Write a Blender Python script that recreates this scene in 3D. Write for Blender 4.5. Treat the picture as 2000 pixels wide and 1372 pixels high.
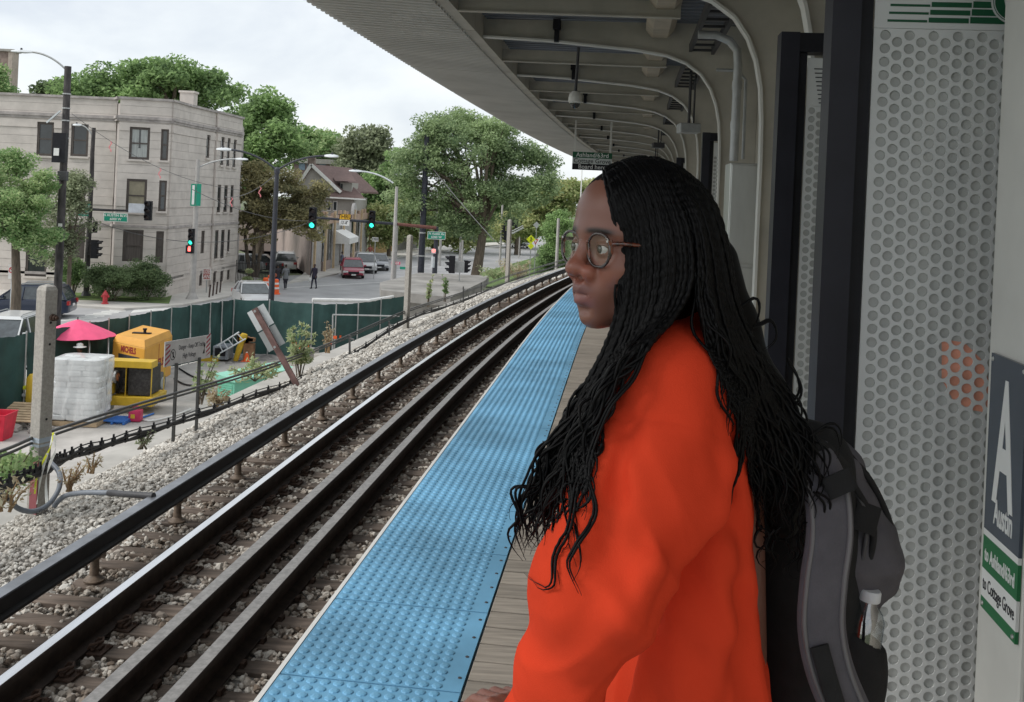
import bpy, math, random
import numpy as np
from mathutils import Vector, Matrix, noise
random.seed(7); RNG = np.random.default_rng(7)
for o in list(bpy.data.objects): bpy.data.objects.remove(o)
sc = bpy.context.scene; C = sc.collection
# ---------------------------------------------------------------- camera, sky, sun
FPX, U0, V0, CAMZ, ROLL = 1900.0, 1000.0, 385.0, 1.6, math.radians(2.58)
cr, sr = math.cos(ROLL), math.sin(ROLL)
cd = bpy.data.cameras.new('camera'); cam = bpy.data.objects.new('camera', cd); C.objects.link(cam)
cd.sensor_width = 36; cd.lens = 36*FPX/2000; cd.shift_y = -(686-V0)/2000; cd.clip_end = 2000; cd.clip_start = .05
cam.rotation_mode = 'XYZ'
right = Vector((cr, 0, sr)); up = Vector((-sr, 0, cr)); back = Vector((0, -1, 0))
# world up must appear tilted to the right in the picture
right = Vector((cr, 0, sr)); up = Vector((-sr, 0, cr))
R3 = Matrix((right, up, back)).transposed()
cam.matrix_world = Matrix.Translation((0, 0, CAMZ)) @ R3.to_4x4()
sc.camera = cam
SUN_EL, SUN_AZ = 40, 255
w = bpy.data.worlds.new('World'); sc.world = w; w.use_nodes = True
nt = w.node_tree; nt.nodes.clear(); N = nt.nodes.new; L = nt.links.new
out = N('ShaderNodeOutputWorld'); sky = N('ShaderNodeTexSky'); sky.sky_type = 'NISHITA'; sky.sun_disc = False
sky.sun_elevation = math.radians(SUN_EL); sky.sun_rotation = math.radians(SUN_AZ)
b1 = N('ShaderNodeBackground'); b1.inputs[1].default_value = .13; L(sky.outputs[0], b1.inputs[0])
tc = N('ShaderNodeTexCoord'); mp = N('ShaderNodeMapping'); mp.inputs['Scale'].default_value = (1.5, 1.5, 3.6)
L(tc.outputs['Generated'], mp.inputs[0])
nz = N('ShaderNodeTexNoise'); nz.inputs['Scale'].default_value = 2.3; nz.inputs['Detail'].default_value = 7; nz.inputs['Roughness'].default_value = .55; nz.inputs['Distortion'].default_value = .25
L(mp.outputs[0], nz.inputs['Vector'])
r1 = N('ShaderNodeValToRGB'); L(nz.outputs[0], r1.inputs[0])
r1.color_ramp.elements[0].position = .36; r1.color_ramp.elements[0].color = (.46, .49, .53, 1)
r1.color_ramp.elements[1].position = .66; r1.color_ramp.elements[1].color = (.64, .645, .64, 1)
e = r1.color_ramp.elements.new(.5); e.color = (.56, .585, .60, 1)
b2 = N('ShaderNodeBackground'); b2.inputs[1].default_value = 1.0; L(r1.outputs[0], b2.inputs[0])
mx = N('ShaderNodeMixShader'); mx.inputs[0].default_value = .92; L(b1.outputs[0], mx.inputs[1]); L(b2.outputs[0], mx.inputs[2]); L(mx.outputs[0], out.inputs[0])
sl = bpy.data.lights.new('sun', 'SUN'); sl.energy = 1.5; sl.angle = math.radians(24); sl.color = (1, .96, .9)
so = bpy.data.objects.new('sun', sl); C.objects.link(so)
az, el = math.radians(SUN_AZ), math.radians(SUN_EL)
sd = Vector((math.sin(az)*math.cos(el), math.cos(az)*math.cos(el), math.sin(el)))
so.rotation_euler = sd.to_track_quat('Z', 'Y').to_euler()
sc.view_settings.view_transform = 'Standard'; sc.view_settings.look = 'None'; sc.view_settings.exposure = 0.76; sc.view_settings.gamma = 1
sc.view_settings.use_curve_mapping = False
sc.render.engine = 'CYCLES'; sc.cycles.max_bounces = 8; sc.cycles.transparent_max_bounces = 12
# ---------------------------------------------------------------- helpers
def ray(u, v):
    a, b = (u-U0)/FPX, (v-V0)/FPX
    return a*cr + b*sr, a*sr - b*cr
def P(u, v, Y):
    x, z = ray(u, v); return Vector((x*Y, Y, CAMZ + z*Y))
GZ = -5.5
def G(u, v, z=GZ):
    x, d = ray(u, v); Y = (z-CAMZ)/d; return Vector((x*Y, Y, z))
TH = math.atan(225/FPX)
def T(s, l, z=0, R=220.0, s0=10.0):
    if s <= s0:
        x, y, ph = s*math.sin(TH), s*math.cos(TH), TH
    else:
        t = (s-s0)/R; ph = TH + t
        x0, y0 = s0*math.sin(TH), s0*math.cos(TH)
        x = x0 + R*(math.cos(TH)-math.cos(ph)); y = y0 + R*(math.sin(ph)-math.sin(TH))
    return Vector((x + l*math.cos(ph), y - l*math.sin(ph), z))
def hd(s, R=220.0, s0=10.0): return TH + max(0, s-s0)/R
RC = 420.0
def K(s, l, z=0): return T(s, l, z, RC)

class MB:
    def __init__(self): self.v = []; self.f = []; self.m = []
    def add(self, vs, fs, m=0):
        n = len(self.v); self.v += [tuple(p) for p in vs]; self.f += [tuple(n+i for i in f) for f in fs]; self.m += [m]*len(fs); return self
    def ob(self, c, ax, ay, az, m=0):
        c, ax, ay, az = Vector(c), Vector(ax), Vector(ay), Vector(az)
        vs = [c + ax*i + ay*j + az*k for k in (-1, 1) for j in (-1, 1) for i in (-1, 1)]
        fs = [(0, 2, 3, 1), (4, 5, 7, 6), (0, 1, 5, 4), (2, 6, 7, 3), (0, 4, 6, 2), (1, 3, 7, 5)]
        if ax.cross(ay).dot(az) < 0: fs = [f[::-1] for f in fs]
        return self.add(vs, fs, m)
    def box(self, x0, x1, y0, y1, z0, z1, m=0):
        return self.ob(((x0+x1)/2, (y0+y1)/2, (z0+z1)/2), ((x1-x0)/2, 0, 0), (0, (y1-y0)/2, 0), (0, 0, (z1-z0)/2), m)
    def bar(self, a, b, wd, ht, m=0, up=(0, 0, 1)):
        a, b = Vector(a), Vector(b); d = b-a; up = Vector(up)
        if abs(d.normalized().dot(up)) > .99: up = Vector((1, 0, 0))
        r = d.cross(up).normalized(); u = r.cross(d).normalized()
        return self.ob((a+b)/2, r*wd/2, d/2, u*ht/2, m)
    def tube(self, pts, r, n=8, m=0, cap=True, prof=None):
        pts = [Vector(p) for p in pts]; k = len(pts); rs = r if isinstance(r, (list, tuple)) else [r]*k
        vs = []; ref = None
        for i, p in enumerate(pts):
            d = (pts[min(i+1, k-1)] - pts[max(i-1, 0)]); d = d.normalized() if d.length > 1e-9 else Vector((0, 0, 1))
            if ref is None:
                ref = Vector((0, 0, 1)) if abs(d.z) < .9 else Vector((1, 0, 0))
            x = (ref - d*ref.dot(d)); x = x.normalized() if x.length > 1e-6 else d.orthogonal().normalized()
            ref = x; y = d.cross(x)
            for j in range(n):
                a = 2*math.pi*j/n; vs.append(p + (x*math.cos(a) + y*math.sin(a))*rs[i])
        fs = [(i*n+j, i*n+(j+1) % n, (i+1)*n+(j+1) % n, (i+1)*n+j) for i in range(k-1) for j in range(n)]
        if cap: fs += [tuple(range(n))[::-1], tuple((k-1)*n+j for j in range(n))]
        return self.add(vs, fs, m)
    def lathe(self, c, prof, n=16, m=0, axis=(0, 0, 1)):
        c = Vector(c); az = Vector(axis).normalized(); x = az.orthogonal().normalized(); y = az.cross(x); vs = []
        for (r, h) in prof:
            for j in range(n):
                a = 2*math.pi*j/n; vs.append(c + az*h + (x*math.cos(a)+y*math.sin(a))*r)
        k = len(prof)
        fs = [(i*n+j, i*n+(j+1) % n, (i+1)*n+(j+1) % n, (i+1)*n+j) for i in range(k-1) for j in range(n)]
        fs += [tuple(range(n))[::-1], tuple((k-1)*n+j for j in range(n))]
        return self.add(vs, fs, m)
    def prism(self, poly, z0, z1, m=0):
        n = len(poly); A = sum(poly[i][0]*poly[(i+1) % n][1]-poly[(i+1) % n][0]*poly[i][1] for i in range(n))
        if A < 0: poly = poly[::-1]
        vs = [(p[0], p[1], z0) for p in poly] + [(p[0], p[1], z1) for p in poly]
        fs = [tuple(range(n))[::-1], tuple(range(n, 2*n))] + [(i, (i+1) % n, n+(i+1) % n, n+i) for i in range(n)]
        return self.add(vs, fs, m)
    def sweep(self, prof, frames, m=0, closed=True, caps=True):
        """prof: (a,b) list; frames: (origin, ax, ay)"""
        n = len(prof); vs = []
        for (o, ax, ay) in frames:
            for (a, b) in prof: vs.append(Vector(o)+Vector(ax)*a+Vector(ay)*b)
        k = len(frames); fs = []
        rng = n if closed else n-1
        for i in range(k-1):
            for j in range(rng): fs.append((i*n+j, i*n+(j+1) % n, (i+1)*n+(j+1) % n, (i+1)*n+j))
        if caps and closed: fs += [tuple(range(n))[::-1], tuple((k-1)*n+j for j in range(n))]
        return self.add(vs, fs, m)
def fixn(me):
    import bmesh
    b = bmesh.new(); b.from_mesh(me); bmesh.ops.recalc_face_normals(b, faces=b.faces); b.to_mesh(me); b.free()
def smooth(me, ang=None):
    me.polygons.foreach_set('use_smooth', [True]*len(me.polygons))
    if ang is not None:
        try: me.set_sharp_from_angle(angle=math.radians(ang))
        except Exception: pass
def obj(name, mb, mats, parent=None, sm=None, bevel=0, kind=None, world=True, fix=False):
    """links mb as one mesh; geometry in world coords unless world=False; parent offset removed"""
    me = bpy.data.meshes.new(name)
    off = Vector((0, 0, 0))
    if parent is not None and world:
        q = parent
        while q is not None: off += q.location; q = q.parent
    me.from_pydata([(p[0]-off.x, p[1]-off.y, p[2]-off.z) for p in mb.v], [], mb.f)
    if not isinstance(mats, (list, tuple)): mats = [mats]
    for m in mats: me.materials.append(m)
    if len(mats) > 1: me.polygons.foreach_set('material_index', mb.m)
    if fix: fixn(me)
    if sm is not None: smooth(me, sm)
    o = bpy.data.objects.new(name, me); C.objects.link(o); o.parent = parent
    if bevel:
        bv = o.modifiers.new('bevel', 'BEVEL'); bv.width = bevel; bv.segments = 2; bv.limit_method = 'ANGLE'
    if kind: o['kind'] = kind
    return o
def nmesh(name, V, F, mats, parent=None, sm=True, kind=None, mi=None, loc=None):
    """numpy mesh; V (n,3), F (m,k)"""
    me = bpy.data.meshes.new(name); V = np.asarray(V, np.float32); F = np.asarray(F, np.int32)
    off = Vector((0, 0, 0)); q = parent
    while q is not None: off += q.location; q = q.parent
    V = V - np.array(off, np.float32)
    k = F.shape[1]; me.vertices.add(len(V)); me.vertices.foreach_set('co', V.ravel())
    me.loops.add(F.size); me.loops.foreach_set('vertex_index', F.ravel())
    me.polygons.add(len(F)); me.polygons.foreach_set('loop_start', np.arange(0, F.size, k, dtype=np.int32))
    try: me.polygons.foreach_set('loop_total', np.full(len(F), k, dtype=np.int32))
    except Exception: pass
    if not isinstance(mats, (list, tuple)): mats = [mats]
    for m in mats: me.materials.append(m)
    if mi is not None: me.polygons.foreach_set('material_index', np.asarray(mi, np.int32))
    me.polygons.foreach_set('use_smooth', np.full(len(F), sm))
    me.update(calc_edges=True); me.validate()
    o = bpy.data.objects.new(name, me); C.objects.link(o); o.parent = parent
    if kind: o['kind'] = kind
    return o
def tag(o, label=None, cat=None, group=None, kind=None):
    if label: o['label'] = label
    if cat: o['category'] = cat
    if group: o['group'] = group
    if kind: o['kind'] = kind
    return o
def thing(name, label, cat, loc, group=None, kind=None):
    o = bpy.data.objects.new(name, None); C.objects.link(o); o.location = loc; o.empty_display_size = .2
    return tag(o, label, cat, group, kind)
def dup(o, parent=None, loc=None, rz=None, label=None):
    c = o.copy(); C.objects.link(c); c.parent = parent
    if loc is not None: c.location = loc
    if rz is not None: c.rotation_euler = (0, 0, rz)
    if label: c['label'] = label
    for ch in list(o.children): dup(ch, c)
    return c
# ---------------------------------------------------------------- materials
def mat(name, col, rough=.8, metal=0, var=.12, scale=4.0, bump=0.0, bscale=None, spec=.4, alpha=None, obj_rand=0, col2=None, stretch=None, emit=0, coat=0, detail=4, aniso=None):
    m = bpy.data.materials.get(name)
    if m: return m
    m = bpy.data.materials.new(name); m.use_nodes = True; n = m.node_tree; p = n.nodes['Principled BSDF']
    p.inputs['Roughness'].default_value = rough; p.inputs['Metallic'].default_value = metal
    p.inputs['Specular IOR Level'].default_value = spec
    if coat: p.inputs['Coat Weight'].default_value = coat
    nn, ll = n.nodes.new, n.links.new
    ge = nn('ShaderNodeNewGeometry'); vec = ge.outputs['Position']
    if stretch:
        mp = nn('ShaderNodeMapping'); mp.inputs['Scale'].default_value = stretch
        if aniso: mp.inputs['Rotation'].default_value = (0, 0, aniso)
        ll(vec, mp.inputs[0]); vec = mp.outputs[0]
    tx = nn('ShaderNodeTexNoise'); tx.inputs['Scale'].default_value = scale; tx.inputs['Detail'].default_value = detail; tx.inputs['Roughness'].default_value = .6
    ll(vec, tx.inputs['Vector'])
    rp = nn('ShaderNodeValToRGB'); ll(tx.outputs[0], rp.inputs[0])
    c2 = col2 or tuple(min(1, c*(1+var)) for c in col); c1 = tuple(c*(1-var) for c in col)
    rp.color_ramp.elements[0].position = .35; rp.color_ramp.elements[0].color = (*c1, 1)
    rp.color_ramp.elements[1].position = .65; rp.color_ramp.elements[1].color = (*c2, 1)
    src = rp.outputs[0]
    if obj_rand:
        oi = nn('ShaderNodeObjectInfo'); mr = nn('ShaderNodeMapRange'); mr.inputs[3].default_value = 1-obj_rand; mr.inputs[4].default_value = 1+obj_rand
        ll(oi.outputs['Random'], mr.inputs[0]); hs = nn('ShaderNodeHueSaturation'); ll(mr.outputs[0], hs.inputs['Value']); ll(src, hs.inputs['Color']); src = hs.outputs[0]
    ll(src, p.inputs['Base Color'])
    if bump:
        t2 = nn('ShaderNodeTexNoise'); t2.inputs['Scale'].default_value = bscale or scale*4; t2.inputs['Detail'].default_value = 5
        ll(vec, t2.inputs['Vector']); bp = nn('ShaderNodeBump'); bp.inputs['Strength'].default_value = min(1, bump*10); bp.inputs['Distance'].default_value = bump*.1
        ll(t2.outputs[0], bp.inputs['Height']); ll(bp.outputs[0], p.inputs['Normal'])
    if emit:
        p.inputs['Emission Color'].default_value = (*col, 1); p.inputs['Emission Strength'].default_value = emit
    return m
def glass(name, col=(.8, .9, .9), mix=.5, rough=.02):
    m = bpy.data.materials.get(name)
    if m: return m
    m = bpy.data.materials.new(name); m.use_nodes = True; n = m.node_tree; n.nodes.clear(); nn, ll = n.nodes.new, n.links.new
    o = nn('ShaderNodeOutputMaterial'); t = nn('ShaderNodeBsdfTransparent'); t.inputs[0].default_value = (*col, 1)
    g = nn('ShaderNodeBsdfGlossy'); g.inputs['Roughness'].default_value = rough; g.inputs[0].default_value = (1, 1, 1, 1)
    a = nn('ShaderNodeLayerWeight'); a.inputs[0].default_value = .12
    x = nn('ShaderNodeMixShader'); mu = nn('ShaderNodeMath'); mu.operation = 'MULTIPLY_ADD'; mu.inputs[1].default_value = .2; mu.inputs[2].default_value = mix*.1; ll(a.outputs['Facing'], mu.inputs[0]); ll(mu.outputs[0], x.inputs[0]); ll(t.outputs[0], x.inputs[1]); ll(g.outputs[0], x.inputs[2]); ll(x.outputs[0], o.inputs[0])
    return m
def leafmat(name, c1, c2, trans=.35):
    m = bpy.data.materials.get(name)
    if m: return m
    m = bpy.data.materials.new(name); m.use_nodes = True; n = m.node_tree; n.nodes.clear(); nn, ll = n.nodes.new, n.links.new
    o = nn('ShaderNodeOutputMaterial'); ge = nn('ShaderNodeNewGeometry'); tx = nn('ShaderNodeTexNoise'); tx.inputs['Scale'].default_value = .35; tx.inputs['Detail'].default_value = 2
    ll(ge.outputs['Position'], tx.inputs['Vector'])
    ad = nn('ShaderNodeMath'); ad.operation = 'MULTIPLY_ADD'; ad.inputs[1].default_value = .55; ll(ge.outputs['Random Per Island'], ad.inputs[0]); 
    sb = nn('ShaderNodeMath'); sb.operation = 'SUBTRACT'; sb.inputs[1].default_value = .25; ll(tx.outputs[0], sb.inputs[0]); ll(sb.outputs[0], ad.inputs[2])
    rp = nn('ShaderNodeValToRGB'); ll(ad.outputs[0], rp.inputs[0])
    rp.color_ramp.elements[0].position = .15; rp.color_ramp.elements[0].color = (*c1, 1); rp.color_ramp.elements[1].position = .85; rp.color_ramp.elements[1].color = (*c2, 1)
    d = nn('ShaderNodeBsdfDiffuse'); t = nn('ShaderNodeBsdfTranslucent'); x = nn('ShaderNodeMixShader'); x.inputs[0].default_value = trans
    ll(rp.outputs[0], d.inputs[0]); ll(rp.outputs[0], t.inputs[0]); ll(d.outputs[0], x.inputs[1]); ll(t.outputs[0], x.inputs[2]); ll(x.outputs[0], o.inputs[0])
    return m
M_beige = mat('beige_paint', (.46, .43, .37), .55, var=.10, scale=3, bump=.02, bscale=30)
M_light = mat('light_paint', (.62, .61, .57), .5, var=.06, scale=3)
M_soffit = mat('soffit_metal', (.50, .485, .46), .5, var=.10, scale=1.2, stretch=(1, 1, 1))
M_deck = mat('deck_metal', (.17, .18, .205), .5, var=.10, scale=2)
M_black = mat('black_metal', (.010, .010, .014), .5, var=.3, scale=8, spec=.3)
M_navy = mat('dark_blue_metal', (.016, .016, .024), .45, var=.15, scale=8, spec=.35)
M_steel = mat('stainless_steel', (.55, .56, .54), .38, .7, var=.10, scale=6, stretch=(1, 1, .2))
M_galv = mat('galvanised_steel', (.42, .43, .43), .5, .5, var=.12, scale=9)
M_rust = mat('rusty_iron', (.055, .032, .022), .85, .1, var=.45, scale=25, bump=.05, bscale=90)
M_white = mat('white_paint', (.75, .75, .73), .5, var=.05)
M_concrete = mat('concrete', (.36, .345, .32), .9, var=.14, scale=3, bump=.05, bscale=40)
M_darkgrey = mat('dark_grey_paint', (.05, .05, .055), .5, var=.2)
# ---------------------------------------------------------------- lettering
def text(s, size, o, r, u, m, parent, bold=0, align='CENTER', name='lettering', ext=.0006, sx=1):
    c = bpy.data.curves.new('t', 'FONT'); c.body = s; c.size = size; c.align_x = align; c.align_y = 'CENTER'; c.extrude = ext; c.offset = bold; c.resolution_u = 3
    t = bpy.data.objects.new('t', c); C.objects.link(t); dg = bpy.context.evaluated_depsgraph_get()
    me = bpy.data.meshes.new_from_object(t.evaluated_get(dg)); bpy.data.objects.remove(t)
    r, u = Vector(r).normalized(), Vector(u).normalized(); n = r.cross(u)
    mm = Matrix((r*sx, u, n)).transposed().to_4x4()
    off = Vector((0, 0, 0)); q = parent
    while q is not None: off += q.location; q = q.parent
    me.transform(Matrix.Translation(Vector(o)-off) @ mm); me.materials.clear(); me.materials.append(m)
    ob = bpy.data.objects.new(name, me); C.objects.link(ob); ob.parent = parent; return ob
# ---------------------------------------------------------------- implicit surfaces
def surfnet(vol, lo, h):
    ins = vol < 0; nx, ny, nz = vol.shape
    c = ins[:-1, :-1, :-1].astype(np.int8)
    cnt = np.zeros((nx-1, ny-1, nz-1), np.int8)
    for i in (0, 1):
        for j in (0, 1):
            for k in (0, 1): cnt += ins[i:nx-1+i, j:ny-1+j, k:nz-1+k]
    act = (cnt > 0) & (cnt < 8); idx = np.argwhere(act); n = len(idx)
    ids = np.full(act.shape, -1, np.int64); ids[act] = np.arange(n)
    acc = np.zeros((n, 3)); num = np.zeros(n)
    I, J, Kk = idx.T
    for ax in range(3):
        o1, o2 = [a for a in range(3) if a != ax]
        for p in (0, 1):
            for q in (0, 1):
                d0 = [0, 0, 0]; d0[o1] = p; d0[o2] = q; d1 = list(d0); d1[ax] = 1
                a = vol[I+d0[0], J+d0[1], Kk+d0[2]]; b = vol[I+d1[0], J+d1[1], Kk+d1[2]]
                cs = (a < 0) != (b < 0); t = np.where(cs, a/(a-b+1e-20), 0)
                pt = np.zeros((n, 3)); pt += d0; pt[:, ax] += t
                acc[cs] += pt[cs]; num += cs
    V = (idx + acc/num[:, None])*h + np.array(lo)
    faces = []
    for ax in range(3):
        sl0 = [slice(None)]*3; sl1 = [slice(None)]*3; sl0[ax] = slice(0, -1); sl1[ax] = slice(1, None)
        a = ins[tuple(sl0)]; b = ins[tuple(sl1)]; e = np.argwhere(a != b)
        o1, o2 = (ax+1) % 3, (ax+2) % 3
        ok = (e[:, o1] > 0) & (e[:, o2] > 0) & (e[:, o1] < vol.shape[o1]-1) & (e[:, o2] < vol.shape[o2]-1); e = e[ok]
        flip = ins[e[:, 0], e[:, 1], e[:, 2]]
        def cell(da, db):
            g = e.copy(); g[:, o1] -= da; g[:, o2] -= db; return ids[g[:, 0], g[:, 1], g[:, 2]]
        q = np.stack([cell(1, 1), cell(0, 1), cell(0, 0), cell(1, 0)], 1)
        q[~flip] = q[~flip][:, ::-1]; faces.append(q)
    return V, np.concatenate(faces)
def grid(lo, hi, h):
    ax = [np.arange(lo[i], hi[i]+h, h, dtype=np.float32) for i in range(3)]
    return np.meshgrid(*ax, indexing='ij')
def sell(X, c, r, rot=None):
    x, y, z = X[0]-c[0], X[1]-c[1], X[2]-c[2]
    if rot is not None:
        ca, sa = math.cos(rot), math.sin(rot); x, z = x*ca+z*sa, -x*sa+z*ca
    k0 = np.sqrt((x/r[0])**2+(y/r[1])**2+(z/r[2])**2); k1 = np.sqrt((x/r[0]**2)**2+(y/r[1]**2)**2+(z/r[2]**2)**2)+1e-9
    return k0*(k0-1)/k1
def scap(X, a, b, ra, rb=None):
    rb = ra if rb is None else rb
    ab = [b[i]-a[i] for i in range(3)]; q = sum(t*t for t in ab)+1e-12
    t = np.clip(((X[0]-a[0])*ab[0]+(X[1]-a[1])*ab[1]+(X[2]-a[2])*ab[2])/q, 0, 1)
    return np.sqrt((X[0]-a[0]-ab[0]*t)**2+(X[1]-a[1]-ab[1]*t)**2+(X[2]-a[2]-ab[2]*t)**2)-(ra+(rb-ra)*t)
def su(a, b, k):
    h = np.clip(.5+.5*(b-a)/k, 0, 1); return b+(a-b)*h-k*h*(1-h)
def ss(a, b, k):   # a minus b
    h = np.clip(.5-.5*(a+b)/k, 0, 1); return a+(-b-a)*h+k*h*(1-h)
# ================================================================= PLATFORM AND TRACK
def trk_sweep(mb, prof, s0, s1, step=1.0, m=0, fn=T, closed=True):
    """prof in (l,z)"""
    fr = []; s = s0
    while s <= s1+1e-6:
        o = fn(s, 0, 0); r = fn(s, 1, 0)-o; fr.append((o, r, Vector((0, 0, 1)))); s += step
    mb.sweep(prof[::-1], fr, m, closed); return mb
def rectp(l0, l1, z0, z1): return [(l0, z0), (l1, z0), (l1, z1), (l0, z1)]
M_blue = mat('blue_tactile_plastic', (.15, .37, .57), .55, var=.24, detail=9, scale=1.3, spec=.35, bump=.012, bscale=300)
M_plank = mat('weathered_plank', (.275, .245, .21), .85, var=.22, scale=14, stretch=(.25, 3, 1), bump=.04, bscale=30, obj_rand=.13, aniso=TH)
M_ballast = mat('ballast_bed', (.30, .28, .255), .95, var=.3, scale=14, bump=.5, bscale=28)
M_tie = mat('tie_wood', (.125, .097, .078), .9, var=.35, scale=9, stretch=(.3, 2.5, 1), bump=.08, bscale=25, obj_rand=.22, aniso=TH)
M_railside = mat('rail_side', (.040, .028, .023), .75, .2, var=.35, scale=12)
M_railtop = mat('rail_running_surface', (.72, .73, .75), .26, 1.0, var=.06, scale=5, stretch=(4, .3, 1), aniso=TH)
M_guardtop = mat('guard_rail_top', (.27, .26, .25), .55, .35, var=.2, scale=25)
M_thirdtop = mat('contact_rail_top', (.24, .25, .27), .38, .7, var=.2, scale=6)
M_thirdblk = mat('contact_rail_black', (.014, .014, .016), .45, .2, var=.3, scale=10)
M_insul = mat('insulator_glaze', (.16, .12, .09), .6, var=.35, scale=20)
M_dkground = mat('dark_ground', (.05, .048, .045), .95)

plat = thing('platform', None, None, T(0, 0, 0)); plat['kind'] = 'structure'
# tactile tile
def tile_mesh():
    mb = MB(); mb.box(0, .6, 0, .602, -.03, .004)
    n = 8; nx, ny = 12, 13
    for i in range(nx):
        for j in range(ny):
            cx = .026+i*.0448; cy = .0235+j*.0466; vs = []
            for (r, h) in ((.0185, .0035), (.0160, .0070), (.0085, .0088)):
                for k in range(n):
                    a = 2*math.pi*k/n; vs.append((cx+r*math.cos(a), cy+r*math.sin(a), h))
            fs = [(q*n+k, q*n+(k+1) % n, (q+1)*n+(k+1) % n, (q+1)*n+k) for q in (0, 1) for k in range(n)]+[tuple(2*n+k for k in range(n))]
            mb.add(vs, fs)
    for j in range(4):   # screws in the flat margin
        mb.lathe((.582, .09+j*.15, .004), [(.007, 0), (.006, .0025)], 8, 1)
    return mb
t0 = obj('tactile_tile', tile_mesh(), [M_blue, M_darkgrey], plat, world=False)
for p in t0.data.polygons: p.use_smooth = False
for k in range(78):
    s = -2.4 + k*.61; o = t0 if k == 0 else t0.copy()
    if k: C.objects.link(o); o.parent = plat
    o.location = T(s, -1.06, 0)-plat.location; o.rotation_euler = (0, 0, -hd(s+.3))
pl0 = MB(); pl0.box(-.452, 1.16, .004, .131, -.045, 0)
pl0 = obj('plank', pl0, M_plank, plat, world=False, bevel=.003)
for k in range(300):
    s = -1.2 + k*.137; o = pl0 if k == 0 else pl0.copy()
    if k: C.objects.link(o); o.parent = plat
    o.location = T(s, 0, random.uniform(-.002, .001))-plat.location; o.rotation_euler = (0, 0, -hd(s))
mb = MB(); trk_sweep(mb, rectp(-1.078, -1.062, -.03, .006), -2.4, 45); obj('edge_nosing', mb, M_white, plat)
mb = MB(); trk_sweep(mb, rectp(-1.05, -.93, -.32, -.034), -2.4, 45); trk_sweep(mb, rectp(.9, 1.02, -.32, -.05), -2.4, 45); obj('edge_beam', mb, mat('dark_timber', (.05, .042, .036), .9), plat)
mb = MB()
for k in range(16):
    for l in (-.9, .9): mb.prism([T(2.9*k-1, l-.1)[:2], T(2.9*k-1, l+.1)[:2], T(2.9*k-.8, l+.1)[:2], T(2.9*k-.8, l-.1)[:2]], -1.6, -.06)
obj('pier', mb, M_concrete, plat)

# ballast bed
mb = MB(); bl = [(-5.80, -1.78), (-5.45, -1.66), (-5.05, -1.50), (-4.5, -1.37), (-3.8, -1.335), (-3, -1.33), (-2.2, -1.33), (-1.4, -1.33), (-.8, -1.42), (0, -1.55), (1.3, -1.65)]
vs = []; fs = []; rows = int(78/.35)
for i in range(rows):
    s = -4+i*.35
    for j, (l, z) in enumerate(bl):
        p = T(s, l, z); p.z += noise.noise(p*1.7)*.03; vs.append(p)
    if i:
        a = (i-1)*len(bl)
        for j in range(len(bl)-1): fs.append((a+j, a+j+1, a+len(bl)+j+1, a+len(bl)+j))
mb.add(vs, fs); obj('ballast_ground', mb, M_ballast, None, sm=60, kind='structure')
# embankment wall
wl = thing('retaining_wall', 'pale concrete retaining wall holding up the ballast beside the construction yard', 'wall', T(10, -6.2, GZ))
mb = MB(); trk_sweep(mb, rectp(-6.12, -5.8, GZ-.2, -1.98), -4, 70, 2); obj('wall_face', mb, M_concrete, wl)
mb = MB(); trk_sweep(mb, rectp(-6.14, -5.76, -1.98, -1.74), -4, 70, 2); obj('coping', mb, mat('pale_concrete', (.42, .405, .375), .85, var=.12, scale=2), wl)

track = thing('railway_track', 'curving elevated railway track with timber ties, rails and black contact rail', 'railway track', T(2, -2.48, -1.3))
def icos():
    t = (1+5**.5)/2
    V = np.array([(-1, t, 0), (1, t, 0), (-1, -t, 0), (1, -t, 0), (0, -1, t), (0, 1, t), (0, -1, -t), (0, 1, -t), (t, 0, -1), (t, 0, 1), (-t, 0, -1), (-t, 0, 1)], float)/1.9
    F = np.array([(0, 11, 5), (0, 5, 1), (0, 1, 7), (0, 7, 10), (0, 10, 11), (1, 5, 9), (5, 11, 4), (11, 10, 2), (10, 7, 6), (7, 1, 8), (3, 9, 4), (3, 4, 2), (3, 2, 6), (3, 6, 8), (3, 8, 9), (4, 9, 5), (2, 4, 11), (6, 2, 10), (8, 6, 7), (9, 8, 1)])
    return V, F
IV, IF = icos()
TS = .325  # tie spacing
def bedz(l): return np.interp(l, [p[0] for p in bl], [p[1] for p in bl])
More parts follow.
